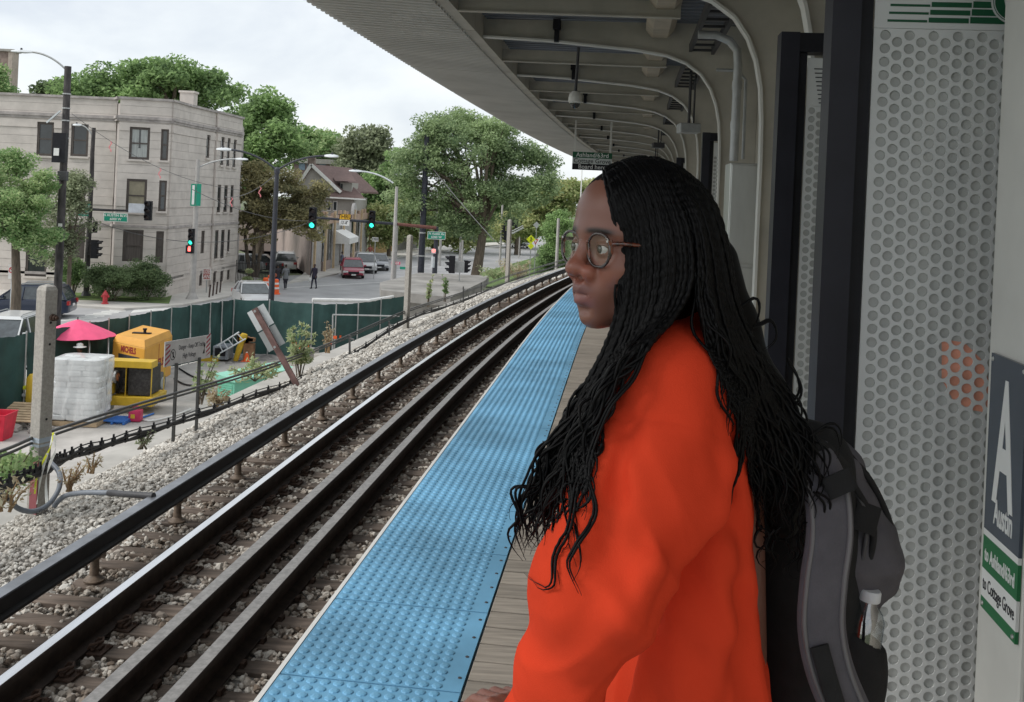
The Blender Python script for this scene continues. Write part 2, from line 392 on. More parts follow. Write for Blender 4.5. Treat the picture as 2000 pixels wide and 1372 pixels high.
def stones(name, s0, s1, l0, l1, dens, size, m, label, dens1=None, tie=True, h=.5, z=None, filt=None):
    n = int((s1-s0)*(l1-l0)*dens); S = RNG.uniform(s0, s1, n); Lr = RNG.uniform(l0, l1, n)
    keep = np.ones(n, bool)
    if tie:
        inT = (np.mod(S-1.0, TS) < .15) & (Lr > -3.85) & (Lr < -1.15); keep &= ~(inT & (RNG.random(n) > .05))
        for rl in (-3.2, -2.64, -2.26, -1.77): keep &= np.abs(Lr-rl) > .07
    S, Lr = S[keep], Lr[keep]; n = len(S)
    pos = np.array([T(a, b, 0) for a, b in zip(S, Lr)]); pos[:, 2] = bedz(Lr)+RNG.uniform(.002, .042, n)*h*2
    if filt is not None: pass
    sc_ = size*RNG.lognormal(0, .28, n)[:, None]*RNG.uniform(.7, 1.25, (n, 3)); sc_[:, 2] *= .75
    V = IV[None]*(1+RNG.uniform(-.22, .22, (n, 12, 1)))*sc_[:, None, :]*.5
    a = RNG.uniform(0, 6.28, n); ca, sa = np.cos(a)[:, None], np.sin(a)[:, None]; b = RNG.uniform(-.6, .6, n); cb, sb = np.cos(b)[:, None], np.sin(b)[:, None]
    x, y, z_ = V[..., 0], V[..., 1], V[..., 2]; y, z_ = y*cb-z_*sb, y*sb+z_*cb; x, y = x*ca-y*sa, x*sa+y*ca
    V = np.stack([x, y, z_], -1)+pos[:, None]
    F = IF[None]+(np.arange(n)*12)[:, None, None]
    o = nmesh(name, V.reshape(-1, 3), F.reshape(-1, 3), m, sm=False, kind='stuff'); tag(o, label, 'gravel'); return o
def stonemat(name, c1, c2, c3):
    m = bpy.data.materials.new(name); m.use_nodes = True; n = m.node_tree; p = n.nodes['Principled BSDF']; p.inputs['Roughness'].default_value = .9; p.inputs['Specular IOR Level'].default_value = .2
    ge = n.nodes.new('ShaderNodeNewGeometry'); r = n.nodes.new('ShaderNodeValToRGB'); n.links.new(ge.outputs['Random Per Island'], r.inputs[0])
    r.color_ramp.elements[0].color = (*c1, 1); r.color_ramp.elements[1].color = (*c3, 1); e = r.color_ramp.elements.new(.45); e.color = (*c2, 1)
    t = n.nodes.new('ShaderNodeTexNoise'); t.inputs['Scale'].default_value = 1.3; n.links.new(ge.outputs['Position'], t.inputs['Vector'])
    mr = n.nodes.new('ShaderNodeMapRange'); mr.inputs[1].default_value = .3; mr.inputs[2].default_value = .7; mr.inputs[3].default_value = .75; mr.inputs[4].default_value = 1.1; n.links.new(t.outputs[0], mr.inputs[0])
    h = n.nodes.new('ShaderNodeHueSaturation'); n.links.new(mr.outputs[0], h.inputs['Value']); n.links.new(r.outputs[0], h.inputs['Color']); n.links.new(h.outputs[0], p.inputs['Base Color']); return m
MS1 = stonemat('ballast_stone', (.32, .295, .26), (.53, .50, .455), (.70, .68, .63))
MS2 = stonemat('stained_ballast_stone', (.17, .13, .10), (.36, .315, .27), (.60, .56, .50))
stones('shoulder_ballast', 3.2, 11, -5.77, -3.8, 1150, .037, MS1, 'pale grey ballast stones heaped on the shoulder outside the black contact rail', tie=False)
stones('shoulder_ballast', 11, 22, -5.77, -3.8, 420, .052, MS1, 'pale grey ballast stones on the shoulder further along the curve', tie=False)
stones('shoulder_ballast', 22, 50, -5.77, -3.9, 90, .085, MS1, 'pale grey ballast stones on the far shoulder beyond the second concrete post', tie=False)
stones('track_ballast', 3.0, 11, -3.95, -.95, 1350, .037, MS2, 'brown stained ballast stones between the nearest ties and rails')
stones('track_ballast', 11, 24, -3.95, -.95, 400, .048, MS2, 'brown stained ballast stones between the ties further along the curve')
# ties
mb = MB(); mb.box(-3.86, -1.12, 0, .155, -1.45, -1.292); tie0 = obj('tie', mb, M_tie, track, world=False, bevel=.006)
k = 0; s = 1.0; ties = []
while s < 62:
    o = tie0 if k == 0 else tie0.copy()
    if k: C.objects.link(o); o.parent = track
    j = random.uniform(-.06, .06); o.location = T(s, j, random.uniform(-.008, .004))-track.location; o.rotation_euler = (0, 0, -hd(s)+random.uniform(-.012, .012)); ties.append(s); s += TS; k += 1
# rails
def rprof(l, top, hw=.036, h=.18, base=.07): 
    b = top-h
    return [(l-base, b), (l+base, b), (l+base, b+.012), (l+.012, b+.035), (l+.010, top-.05), (l+hw, top-.035), (l+hw, top-.006), (l+hw-.006, top), (l-hw+.006, top), (l-hw, top-.006), (l-hw, top-.035), (l-.010, top-.05), (l-.012, b+.035), (l-base, b+.012)]
for l in (-3.2, -1.77):
    mb = MB(); trk_sweep(mb, rprof(l, -1.1), -2, 70, 1.5); r = obj('running_rail', mb, M_railside, track)
    mb = MB(); trk_sweep(mb, rectp(l-.031, l+.031, -1.1, -1.0975), -2, 70, 1.5); obj('running_surface', mb, M_railtop, r)
for l in (-2.64, -2.26):
    mb = MB(); trk_sweep(mb, rprof(l, -1.105, .045, .175, .08), -2, 70, 1.5); r = obj('guard_rail', mb, M_railside, track)
    mb = MB(); trk_sweep(mb, rectp(l-.040, l+.040, -1.105, -1.1025), -2, 70, 1.5); obj('rail_head', mb, M_guardtop, r)
mb = MB(); l = -3.68; tp = -.95; bb = -1.10
trk_sweep(mb, [(l-.055, bb), (l+.055, bb), (l+.055, bb+.02), (l+.03, bb+.04), (l+.03, tp-.045), (l+.052, tp-.03), (l+.052, tp-.005), (l+.045, tp), (l-.045, tp), (l-.052, tp-.005), (l-.052, tp-.03), (l-.03, tp-.045), (l-.03, bb+.04), (l-.055, bb+.02)], -2, 70, 1.5)
r = obj('contact_rail', mb, M_thirdblk, track)
mb = MB(); trk_sweep(mb, rectp(l-.046, l+.046, tp, tp+.0025), -2, 70, 1.5); obj('contact_surface', mb, M_thirdtop, r)
# fasteners
mb = MB(); mb.box(-.17, .17, -.07, .07, 0, .012)
for sg in (-1, 1):
    mb.box(sg*.105-.03, sg*.105+.03, -.035, .035, .012, .028)
    pts = [(sg*.07, -.045, .03), (sg*.085, -.05, .055), (sg*.125, -.035, .065), (sg*.14, 0, .06), (sg*.125, .035, .065), (sg*.085, .05, .055), (sg*.07, .045, .03)]
    mb.tube(pts, .009, 6); mb.tube([(sg*.10, -.05, .035), (sg*.10, .05, .035)], .014, 6)
    mb.lathe((sg*.155, .04, .012), [(.013, 0), (.011, .014)], 6)
f0 = obj('rail_fastener', mb, M_rust, track, world=False)
first = True
for s in ties[:130]:
    for l in (-3.2, -1.77):
        o = f0 if first else f0.copy()
        if not first: C.objects.link(o); o.parent = track
        first = False; o.location = T(s+.08, l, -1.29)-track.location; o.rotation_euler = (0, 0, -hd(s))
mb = MB(); mb.lathe((0, 0, 0), [(.07, 0), (.075, .015), (.05, .03), (.034, .045), (.03, .15), (.045, .165), (.05, .18), (.03, .19)], 14); mb.box(-.075, .075, -.02, .02, .175, .20)
i0 = obj('insulator', mb, M_insul, track, world=False, sm=40); first = True
for k, s in enumerate(ties):
    if k % 4 == 1:
        o = i0 if first else i0.copy()
        if not first: C.objects.link(o); o.parent = track
        first = False; o.location = T(s+.08, -3.68, -1.292)-track.location
# clamps along guard rail feet
mb = MB(); mb.box(-.11, .11, -.03, .03, -.002, .008); mb.box(.085, .11, -.028, .028, .0, .03); mb.box(-.11, -.085, -.028, .028, .0, .03)
g0 = obj('rail_clamp', mb, M_rust, track, world=False); first = True
for s in ties[:75]:
    for l in (-2.64, -2.26):
        o = g0 if first else g0.copy()
        if not first: C.objects.link(o); o.parent = track
        first = False; o.location = T(s+.08, l, -1.29)-track.location; o.rotation_euler = (0, 0, -hd(s))

# ================================================================= CANOPY
can = thing('platform_canopy', 'long curving beige station canopy with corrugated soffit and arched ribs over the platform', 'canopy', K(6.3, 1.0, 0))
lowp = [(-1.45, 3.10), (-.8, 3.075), (0, 3.01), (.3, 2.965), (.48, 2.90), (.62, 2.80), (.71, 2.67), (.765, 2.53), (.80, 2.36), (.815, 2.15), (.82, 1.9), (.82, 0)]
upp = [(-1.45, 3.27), (-.8, 3.27), (0, 3.27), (.3, 3.27), (.55, 3.27), (.8, 3.26), (1.14, 3.24), (1.14, 2.9), (1.14, 2.6), (1.14, 2.3), (1.14, 1.9), (1.14, 0)]
FR = [1.8, 4.6] + [6.3+2.8*i for i in range(17)]
def frame(s):
    o = K(s, 0, 0); r = K(s, 1, 0)-o; f = Vector((-r.y, r.x, 0)); z = Vector((0, 0, 1)); vs = []; n = len(lowp)
    for (a, b) in zip(lowp, upp):
        for (l, h) in (a, b):
            for d in (-.008, .008): vs.append(o+r*l+z*h+f*d)
    mb = MB(); fs = []
    for i in range(n-1):
        a = i*4; b = a+4; fs += [(a, b, b+2, a+2), (a+1, a+3, b+3, b+1), (a, a+1, b+1, b), (a+2, b+2, b+3, a+3)]
    mb.add(vs, fs); w_ = obj('rib', mb, M_beige, can, fix=True)
    mb = MB(); fr = []
    for i, (l, h) in enumerate(lowp):
        p = Vector(lowp[max(i-1, 0)]); q = Vector(lowp[min(i+1, n-1)]); t = (q-p).normalized(); nn_ = Vector((t.y, -t.x))*-1
        fr.append((o+r*l+z*h, f, (r*nn_.x+z*nn_.y)))
    mb.sweep([(-.05, -.004), (.05, -.004), (.05, .012), (-.05, .012)], fr); obj('flange', mb, M_light, w_, fix=True, sm=30)
    return w_
for i, s in enumerate(FR): frame(s)
for i, s in enumerate(FR[2:-1]):
    s2 = s+1.4; a, b = K(s2, -1.45, 3.14), K(s2, .35, 3.12); mb = MB(); mb.bar(a, b, .012, .13); mb.bar(a-Vector((0, 0, .065)), b-Vector((0, 0, .065)), .06, .01)
    obj('purlin', mb, M_beige, can)
    c = K(s, -.72, 3.10); mb = MB(); r_ = K(s, 1, 0)-K(s, 0, 0); f_ = Vector((-r_.y, r_.x, 0)); mb.ob(c+Vector((0, 0, .03))-f_*.055, r_*.022, f_*.03, Vector((0, 0, .07))); mb.ob(c+Vector((0, 0, .12))-f_*.075, r_*.035, f_*.045, Vector((0, 0, .045)))
    obj('junction_box', mb, M_black, can)
M_fix = mat('fixture_metal', (.42, .36, .28), .6, var=.15, scale=5)
allb = [FR[0]-2.4]+FR
for i in range(len(allb)-1):
    a, b = allb[i]+.08, allb[i+1]-.06
    mb = MB(); trk_sweep(mb, [(.10, 3.19), (.16, 3.12), (.30, 3.12), (.36, 3.19), (.36, 3.24), (.10, 3.24)], a, b, (b-a)/2-.001, fn=K); obj('light_fixture', mb, M_fix, can)
    # cable tray beyond fixture
    mb = MB(); trk_sweep(mb, rectp(.50, .53, 3.0, 3.07), a, b, (b-a)/2-.001, fn=K); trk_sweep(mb, rectp(.70, .73, 2.98, 3.05), a, b, (b-a)/2-.001, fn=K)
    q = a+.2
    while q < b: mb.bar(K(q, .5, 3.01), K(q, .73, 3.01), .03, .02); q += .3
    obj('cable_tray', mb, M_darkgrey, can)
    # wall panel between ribs
    mb = MB(); trk_sweep(mb, rectp(1.142, 1.18, 0, 3.24), a-.08, b+.06, (b-a+.14)/2-.001, fn=K); obj('wall_panel', mb, M_beige, can)
def corr(l0, l1, z0, z1, s0, s1, pitch, dep, m, name):
    vs = []; fs = []; s = s0; i = 0; off = (0, .3, .5, .8)
    while s < s1-1e-6:
        for q, (fo, hh) in enumerate(((0, 0), (.35, 0), (.5, dep), (.85, dep))):
            if s+pitch*fo <= s1+1e-6: vs += [K(s+pitch*fo, l0, z0-hh), K(s+pitch*fo, (l0+l1)/2, (z0+z1)/2-hh), K(s+pitch*fo, l1, z1-hh)]
        s += pitch
    n = len(vs)//3
    for j in range(n-1): fs += [(3*j, 3*j+1, 3*j+4, 3*j+3), (3*j+1, 3*j+2, 3*j+5, 3*j+4)]
    mb = MB(); mb.add(vs, fs); obj(name, mb, m, can)
s = .2
while s < 51.9:
    e_ = s+2.8; corr(-2.66, -1.52, 3.145, 3.085, s, e_-.012, .12, .035, M_soffit, 'soffit_panel'); corr(-1.42, 1.14, 3.32, 3.30, s, e_, .14, .03, M_deck, 'roof_sheet')
    mb = MB(); trk_sweep(mb, rectp(-1.53, -1.415, 3.07, 3.30), s, e_-.006, 1.39, fn=K); obj('fascia_beam', mb, M_beige, can)
    s = e_
mb = MB(); trk_sweep(mb, rectp(-2.66, 1.2, 3.335, 3.37), .2, 53.4, 2.8, fn=K); obj('roof_covering', mb, M_darkgrey, can)
mb = MB(); trk_sweep(mb, rectp(-2.655, -2.63, 3.16, 3.335), .2, 53.4, 2.8, fn=K); obj('gutter', mb, M_light, can)

# ================================================================= WINDBREAKS
M_perf = mat('perforated_grey_panel', (.72, .73, .72), .45, 0, var=.04, scale=3)
M_frost = mat('glazing_backing', (.64, .65, .63), .15, 0, var=.08, scale=3.5, spec=.7)
fn_ = M_frost.node_tree; f_t = fn_.nodes.new('ShaderNodeBsdfTransparent'); f_t.inputs[0].default_value = (.9, .9, .88, 1); f_m = fn_.nodes.new('ShaderNodeMixShader'); f_m.inputs[0].default_value = .26; fn_.links.new(fn_.nodes['Principled BSDF'].outputs[0], f_m.inputs[1]); fn_.links.new(f_t.outputs[0], f_m.inputs[2]); fn_.links.new(f_m.outputs[0], fn_.nodes['Material Output'].inputs[0])
M_green = mat('sign_green', (.02, .155, .055), .5, var=.05)
M_dgreen = mat('band_green', (.012, .10, .045), .5, var=.05)
def perf(s, l0, l1, z0, z1, pitch, rad, seg=12):
    """sheet with real round holes on a hexagonal grid; facing the camera side"""
    o = K(s, 0, 0); r = K(s, 1, 0)-o; z = Vector((0, 0, 1)); cw = pitch*.8660; nc = int((l1-l0)/cw); nr = int((z1-z0)/pitch); vs = []; fs = []
    x0 = l0+((l1-l0)-nc*cw)/2
    cols = []
    for i in range(nc):
        for j in range(nr-(i % 2)):
            cx = x0+(i+.5)*cw; cz = z1-(j+.5+(.5 if i % 2 else 0))*pitch; b = len(vs); ox = []
            # outer cell: rectangle cw x pitch
            for k in range(seg):
                a = 2*math.pi*k/seg; ca, sa = math.cos(a), math.sin(a); t = min((cw/2)/max(abs(ca), 1e-6), (pitch/2)/max(abs(sa), 1e-6))
                if (seg == 12 and k % 6 in (2, 4)) or (seg == 8 and k % 2): vs.append((cx+math.copysign(cw/2, ca), cz+math.copysign(pitch/2, sa)))
                else: vs.append((cx+ca*t, cz+sa*t))
            for k in range(seg):
                a = 2*math.pi*k/seg; vs.append((cx+math.cos(a)*rad, cz+math.sin(a)*rad))
            for k in range(seg): fs.append((b+k, b+(k+1) % seg, b+seg+(k+1) % seg, b+seg+k))
        if i % 2:  # filler halves
            for (a_, c_) in ((z1-pitch*.5, z1), (z1-nr*pitch, z1-nr*pitch+pitch*.5)):
                b = len(vs); cx = x0+(i+.5)*cw; vs += [(cx-cw/2, a_), (cx+cw/2, a_), (cx+cw/2, c_), (cx-cw/2, c_)]; fs.append((b, b+1, b+2, b+3))
    for (xa, xb, za, zb) in ((l0, x0, z0, z1), (x0+nc*cw, l1, z0, z1), (x0, x0+nc*cw, z0, z1-nr*pitch)):
        b = len(vs); vs += [(xa, za), (xb, za), (xb, zb), (xa, zb)]; fs.append((b, b+1, b+2, b+3))
    V = [o+r*a+z*c for a, c in vs]; return V, fs
def windbreak(s, l0, label, pitch=.0361, full=True, l1=1.05, ztop=2.33, logo=True, zp=2.10, seg=12):
    base = K(s, (l0+l1)/2, 0); t = thing('windbreak', label, 'windbreak', base, 'perforated windbreaks along the platform wall')
    o = K(s, 0, 0); r = K(s, 1, 0)-o; f = Vector((-r.y, r.x, 0)); z = Vector((0, 0, 1))
    def bx(a0, a1, d0, d1, z0, z1, mb=None, m=0): mb = mb or MB(); mb.ob(o+r*(a0+a1)/2+f*(d0+d1)/2+z*(z0+z1)/2, r*(a1-a0)/2, f*(d1-d0)/2, z*(z1-z0)/2, m); return mb
    obj('post', bx(l0, l0+.075, -.05, .06, 0, ztop), M_navy, t); obj('inner_post', bx(l0+.075, l0+.112, -.022, .04, 0.03, ztop-.08), M_black, t)
    obj('post', bx(l1+.002, l1+.06, -.05, .06, 0, ztop), M_navy, t)
    obj('top_rail', bx(l0+.075, l1+.002, -.045, .055, ztop-.08, ztop-.002), M_black, t); obj('bottom_rail', bx(l0+.112, l1, -.03, .04, .05, .12), M_black, t)
    V, F = perf(s-.014, l0+.116, l1-.004, .13, zp, pitch, pitch*.385, seg); mb = MB(); mb.add(V, F); pn = obj('perforated_sheet', mb, M_perf, t)
    md = pn.modifiers.new('thick', 'SOLIDIFY'); md.thickness = .005; md.offset = 0
    obj('glazing', bx(l0+.116, l1, -.009, -.003, .13, zp), M_frost, t)
    obj('header_plate', bx(l0+.116, l1-.004, -.017, -.011, zp+.001, ztop-.1), M_perf, t)
    if logo:
        x0 = l0+.116; wd = l1-x0; 
        if full:
            for k in range(6):
                z0 = zp+.018+k*.021; a = x0+.03+k*.003
                mb = MB(); n = 3
                for q in range(n):
                    xa, xb = a+q*(wd*.26)+.004, a+(q+1)*(wd*.26)
                    th = .002+.004*q+.003*(q > 0)
                    bx(xa, min(xb, x0+wd*.985), -.0195, -.0175, z0, z0+th+.004, mb)
                obj('stripe', mb, M_dgreen if k % 1 == 0 else M_darkgrey, t)
            cx = l0+.473; cz = zp+.078; ctr = o+r*cx+z*cz
            mb = MB(); mb.lathe(ctr-f*.020, [(.060, 0), (.060, .002)], 40, 0, axis=-f); obj('emblem_disc', mb, M_perf, t)
            mb = MB()
            for sg in (-1, 1):
                vs_ = []
                for k in range(21):
                    a = math.radians(-90+sg*0)+2*math.pi*k/20*.999
                    vs_ += [ctr-f*.024+r*math.cos(a)*.0545+z*math.sin(a)*.0545, ctr-f*.024+r*math.cos(a)*.0565+z*math.sin(a)*.0565]
            mb.add(vs_, [(2*k, 2*k+1, 2*k+3, 2*k+2) for k in range(20)]); obj('emblem_ring', mb, M_dgreen, t)
            mb = MB(); mb.lathe(ctr-f*.0225, [(.051, 0), (.051, .001)], 40, 0, axis=-f); obj('emblem_field', mb, M_dgreen, t)
            text('C', .068, ctr-f*.0242, r, z, M_perf, t, bold=.007)
        else:
            for k in range(9):
                bx_ = bx(x0+.05-k*.003, l1-.004, -.0195, -.0175, zp+.012+k*.0175, zp+.0165+k*.0175); obj('stripe', bx_, M_darkgrey, t)
    return t
windbreak(2.74, .525, 'nearest perforated grey windbreak beside the woman, with green logo band at its top')
windbreak(4.15, .60, 'second perforated windbreak in a black frame, just behind the nearest one', full=False, zp=2.03, seg=12)
windbreak(9.9, .72, 'third windbreak beyond the steel cabinet, only a narrow perforated strip showing', pitch=.04, full=False, logo=False, seg=8)
windbreak(15.4, .70, 'fourth windbreak with black frame far down the platform wall', pitch=.06, full=False, logo=False, seg=8)
def kbox0(s0, s1, l0, l1, z0, z1): mb = MB(); c = K((s0+s1)/2, (l0+l1)/2, (z0+z1)/2); r = (K(s0, 1, 0)-K(s0, 0, 0)); f = Vector((-r.y, r.x, 0)); return mb.ob(c, r*(l1-l0)/2, f*(s1-s0)/2, Vector((0, 0, (z1-z0)/2)))
o = obj('dark_post', kbox0(3.2, 3.28, .985, 1.045, 0, 3.2), M_black, None); tag(o, 'dark upright dimly seen through the holes of the nearest perforated panel', 'post')
oc = thing('painted_reflection', 'irregular orange patch painted as a reflection on the glass behind the nearest panel holes', 'painted reflection', K(2.74, .95, 1.0));  # orange reflection on the glazing, painted as a flat coloured polygon
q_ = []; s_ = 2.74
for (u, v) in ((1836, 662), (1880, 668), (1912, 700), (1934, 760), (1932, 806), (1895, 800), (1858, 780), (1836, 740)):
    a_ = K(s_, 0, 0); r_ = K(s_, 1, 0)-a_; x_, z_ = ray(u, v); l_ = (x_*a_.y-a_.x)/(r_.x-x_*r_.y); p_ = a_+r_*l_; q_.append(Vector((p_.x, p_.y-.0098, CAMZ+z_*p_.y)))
mb = MB(); n_ = len(q_); mb.add(q_+[p-Vector((0, .0008, 0)) for p in q_], [tuple(range(n_)), tuple(range(n_, 2*n_))[::-1]]+[(i, (i+1) % n_, n_+(i+1) % n_, n_+i) for i in range(n_)]); obj('painted reflection', mb, mat('reflection_orange', (.80, .36, .25), .5, var=.15, scale=14), oc, fix=True)
# sign column
cl = thing('wall_column', 'light grey square column at the right edge carrying the station letter sign', 'column', K(2.35, 1.03, 0))
def kbox(s0, s1, l0, l1, z0, z1, mb=None, m=0):
    mb = mb or MB(); c = K((s0+s1)/2, (l0+l1)/2, (z0+z1)/2); r = (K(s0, 1, 0)-K(s0, 0, 0)); f = Vector((-r.y, r.x, 0)); mb.ob(c, r*(l1-l0)/2, f*(s1-s0)/2, Vector((0, 0, (z1-z0)/2)), m); return mb
obj('shaft', kbox(2.262, 2.53, .904, 1.14, 0, 3.2), M_light, cl, bevel=.008)
obj('edge_strip', kbox(2.19, 2.258, .915, 1.14, 0, 3.2), M_galv, cl)
obj('black_channel', kbox(2.05, 2.186, .93, 1.14, 0, 3.2), M_black, cl)
M_signgrey = mat('sign_slate', (.06, .075, .10), .25, var=.08, spec=.6)
sg = thing('station_sign', 'slate, green and white station sign with large letter A and Austin on the right column', 'sign', K(2.34, .93, .62))
zt, zb = 1.275, .66; H = zt-zb; s0, s1 = 2.275, 2.485
def srect(a, b, m, nm='panel', d=0): obj(nm, kbox(s0, s1, .895-d, .9025-d, zt-b*H, zt-a*H), m, sg)
srect(0, .69, M_signgrey); srect(.69, .715, M_white, 'stripe'); srect(.715, .845, M_green, 'green_band'); srect(.845, .955, M_white, 'white_band'); srect(.955, 1, M_green, 'green_band')
rr = -(K(2.4, 0, 0)-K(2.3, 0, 0)).normalized(); uz = Vector((0, 0, 1)); smid = (s0+s1)/2
text('A', .40, K(smid, .8945, zt-.35*H), rr, uz, M_white, sg, bold=.010, sx=.42)
text('Austin', .082, K(smid-.01, .8945, zt-.60*H), rr, uz, M_white, sg, bold=.0015, sx=.52)
text('to Ashland/63rd', .046, K(smid, .8945, zt-.785*H), rr, uz, M_white, sg, bold=.001, sx=.60)
text('to Cottage Grove', .045, K(smid, .8945, zt-.90*H), rr, uz, M_black, sg, sx=.58)
for (a, b) in ((2.287, 1.262), (2.473, 1.262), (2.287, .672), (2.473, .672)):
    mb = MB(); mb.lathe(K(a, .8945, b), [(.006, 0), (.004, .003)], 8, 0, axis=-(K(0, 1, 0)-K(0, 0, 0))); obj('screw', mb, M_steel, sg)
# cabinet
cb = thing('equipment_cabinet', 'tall stainless steel equipment cabinet against the platform wall behind the woman', 'cabinet', K(7.5, .9, 0))
obj('body', kbox(7.42, 7.8, .755, 1.13, .15, 1.93), M_steel, cb, bevel=.006)
obj('door', kbox(7.400, 7.418, .765, 1.12, 1.18, 1.915), M_steel, cb, bevel=.003); obj('door', kbox(7.400, 7.418, .765, 1.12, .18, 1.15), M_steel, cb, bevel=.003)
mb = kbox(7.37, 7.40, .985, 1.0, .75, 1.1); obj('handle', mb, M_galv, cb)
# conduit
cn = MB(); cn.tube([K(7.35, .47, 2.87), K(7.35, .60, 2.87), K(7.35, .70, 2.83), K(7.35, .76, 2.76), K(7.35, .77, 2.66), K(7.35, .77, 1.94)], .032, 12)
cn.tube([K(7.42, .62, 2.62), K(7.42, .78, 2.62), K(7.42, .84, 2.55), K(7.42, .845, 1.96)], .012, 8)
for z in (2.2, 2.5): cn.tube([K(7.35, .77, z-.03), K(7.35, .77, z+.03)], .038, 12)
o = obj('conduit_pipe', cn, M_galv, None, sm=40); tag(o, 'grey conduit pipe rising from the steel cabinet and bending into the canopy', 'pipe')
# dome camera
c = P(1123, 200, 9.0); dc = thing('security_camera', 'white dome security camera hanging on a thin pole under the canopy ribs', 'camera', c)
mb = MB(); mb.tube([c+Vector((0, 0, .06)), P(1130, 93, 9.0)], .014, 8); obj('pole', mb, M_darkgrey, dc)
mb = MB(); mb.lathe(c, [(.03, .10), (.055, .075), (.062, .04), (.062, -.0), (.05, -.01)], 20); obj('housing', mb, M_light, dc, sm=40)
mb = MB(); mb.lathe(c, [(.048, -.008), (.046, -.025), (.036, -.045), (.02, -.056), (.004, -.06)], 20); obj('dome', mb, mat('smoked_dome', (.03, .03, .03), .08, spec=.8), dc, sm=60)
# board here sign
c = P(1156.5, 315.5, 18.0); hs = thing('hanging_sign', 'hanging platform sign reading Ashland/63rd, Cottage Grove, Board here', 'sign', c)
r_ = Vector((cr, 0, -sr*.0)).normalized(); sw, shh = .365, .165
for a, b, m in ((.33, 1, M_dgreen), (-.33, .33, mat('sign_pale', (.55, .58, .56), .5)), (-1, -.33, M_black)):
    mb = MB(); mb.ob(c+uz*shh*(a+b)/2, r_*sw, (0, .02, 0), uz*shh*(b-a)/2); obj('band', mb, m, hs)
for tx, zz, m in (('Ashland/63rd', .66, M_white), ('Cottage Grove', 0, M_black), ('Board here', -.66, M_white)):
    text(tx, .112, c+uz*shh*zz-Vector((0, .0205, 0)), r_, uz, m, hs, bold=.001)
for dx in (-.33, .33):
    mb = MB(); mb.bar(c+r_*dx+uz*shh, c+r_*dx+uz*(3.07-c.z), .05, .03); obj('hanger', mb, M_light, hs)
# hanging fixtures deeper under the canopy
for (u, v, Y, lb) in ((1215, 318, 20, 'small bracket'),):
    pass
sp0 = None
for i, (s, l) in enumerate(((10.6, .62), (19.0, .45), (24.6, .4))):
    c = K(s, l, 2.72 if i else 2.42); t = thing('hanging_loudspeaker', ['grey fixture box hung from the canopy beside the conduit pipe', 'dark fixture on a short drop rod above the head of the woman', 'furthest dark fixture on a drop rod under the canopy'][i], 'fixture', c, 'fixtures hung under the canopy')
    mb = MB(); mb.box(c.x-.11, c.x+.11, c.y-.12, c.y+.12, c.z-.05, c.z+.05); obj('box', mb, M_galv if i == 0 else M_darkgrey, t, bevel=.01)
    mb = MB(); mb.tube([c+Vector((0, 0, .05)), Vector((c.x, c.y, 3.2))], .016, 8); mb.tube([c+Vector((.05, 0, .05)), Vector((c.x+.05, c.y, 3.2))], .010, 8); obj('drop_rod', mb, M_darkgrey, t)
# ================================================================= GROUND, ROADS
M_asphalt = mat('asphalt', (.36, .36, .365), .9, var=.12, scale=.6, bump=.02, bscale=20)
M_side = mat('pavement_concrete', (.52, .50, .465), .9, var=.08, scale=.9)
M_yard = mat('yard_gravel', (.42, .40, .375), .95, var=.2, scale=.8, bump=.1, bscale=8)
M_grass = mat('lawn_green', (.11, .17, .05), .95, var=.3, scale=2, bump=.2, bscale=14)
def sheet(name, poly, z, m, kind='structure', parent=None, th=None):
    mb = MB()
    if th: mb.prism([(p.x, p.y) for p in poly], z-th, z)
    else: mb.add([(p.x, p.y, z) for p in poly], [tuple(range(len(poly)))])
    o = obj(name, mb, m, parent, kind=kind, fix=True); return o
sheet('ground', [Vector(p) for p in ((-400, -60, 0), (400, -60, 0), (400, 700, 0), (-400, 700, 0))], GZ-.03, mat('distant_ground', (.12, .14, .08), .95, var=.3, scale=.1))
def g2(*pts): return [G(u, v) for u, v in pts]
road = [G(-420, 612), G(0, 596), G(440, 575), G(540, 540), G(660, 533), G(752, 500), G(880, 484), G(985, 470), G(1042, 459), G(1064, 459), G(1066, 472), G(1040, 505), G(942, 536), G(940, 640), G(100, 760), G(-500, 760)]
sheet('road', road, GZ, M_asphalt)
sheet('pavement', [G(-420, 585), G(0, 588), G(122, 599), G(242, 607), G(357, 599), G(441, 584), G(500, 563), G(512, 548), G(460, 535), G(330, 545), G(0, 545), G(-420, 545)], GZ+.12, M_side, th=.2)
sheet('pavement', [G(560, 556), G(655, 538), G(752, 508), G(890, 488), G(985, 479), G(985, 474), G(880, 480), G(745, 494), G(600, 528), G(590, 540)], GZ+.12, M_side, th=.2)
sheet('lawn', [G(735, 499), G(880, 482), G(985, 474), G(1040, 462), G(1040, 450), G(860, 452), G(740, 470)], GZ+.05, M_grass)
sheet('lawn', [G(940, 534), G(1005, 515), G(1060, 500), G(1100, 520), G(1060, 570), G(930, 560)], GZ+.06, M_grass)
sheet('lawn', [G(100, 588), G(330, 598), G(338, 575), G(120, 560)], GZ+.14, M_grass)
sheet('construction_yard', [T(-4, -6, 0), T(8, -6, 0), T(20, -6, 0), T(30, -6, 0), T(42, -6, 0), G(800, 625), G(460, 640), G(0, 735), G(-500, 800), Vector((-30, 0, 0))], GZ+.004, M_yard)
M_line = mat('road_marking', (.62, .62, .60), .8, var=.15, scale=3)
def mark(pts, nm='marking'):
    return sheet(nm, g2(*pts), GZ+.005, M_line)
for k in range(7):
    mark([(118+k*16, 628-k*3.5), (190+k*14, 622-k*3.4), (190+k*14, 620.4-k*3.4), (118+k*16, 626-k*3.5)], 'crosswalk_stripe')
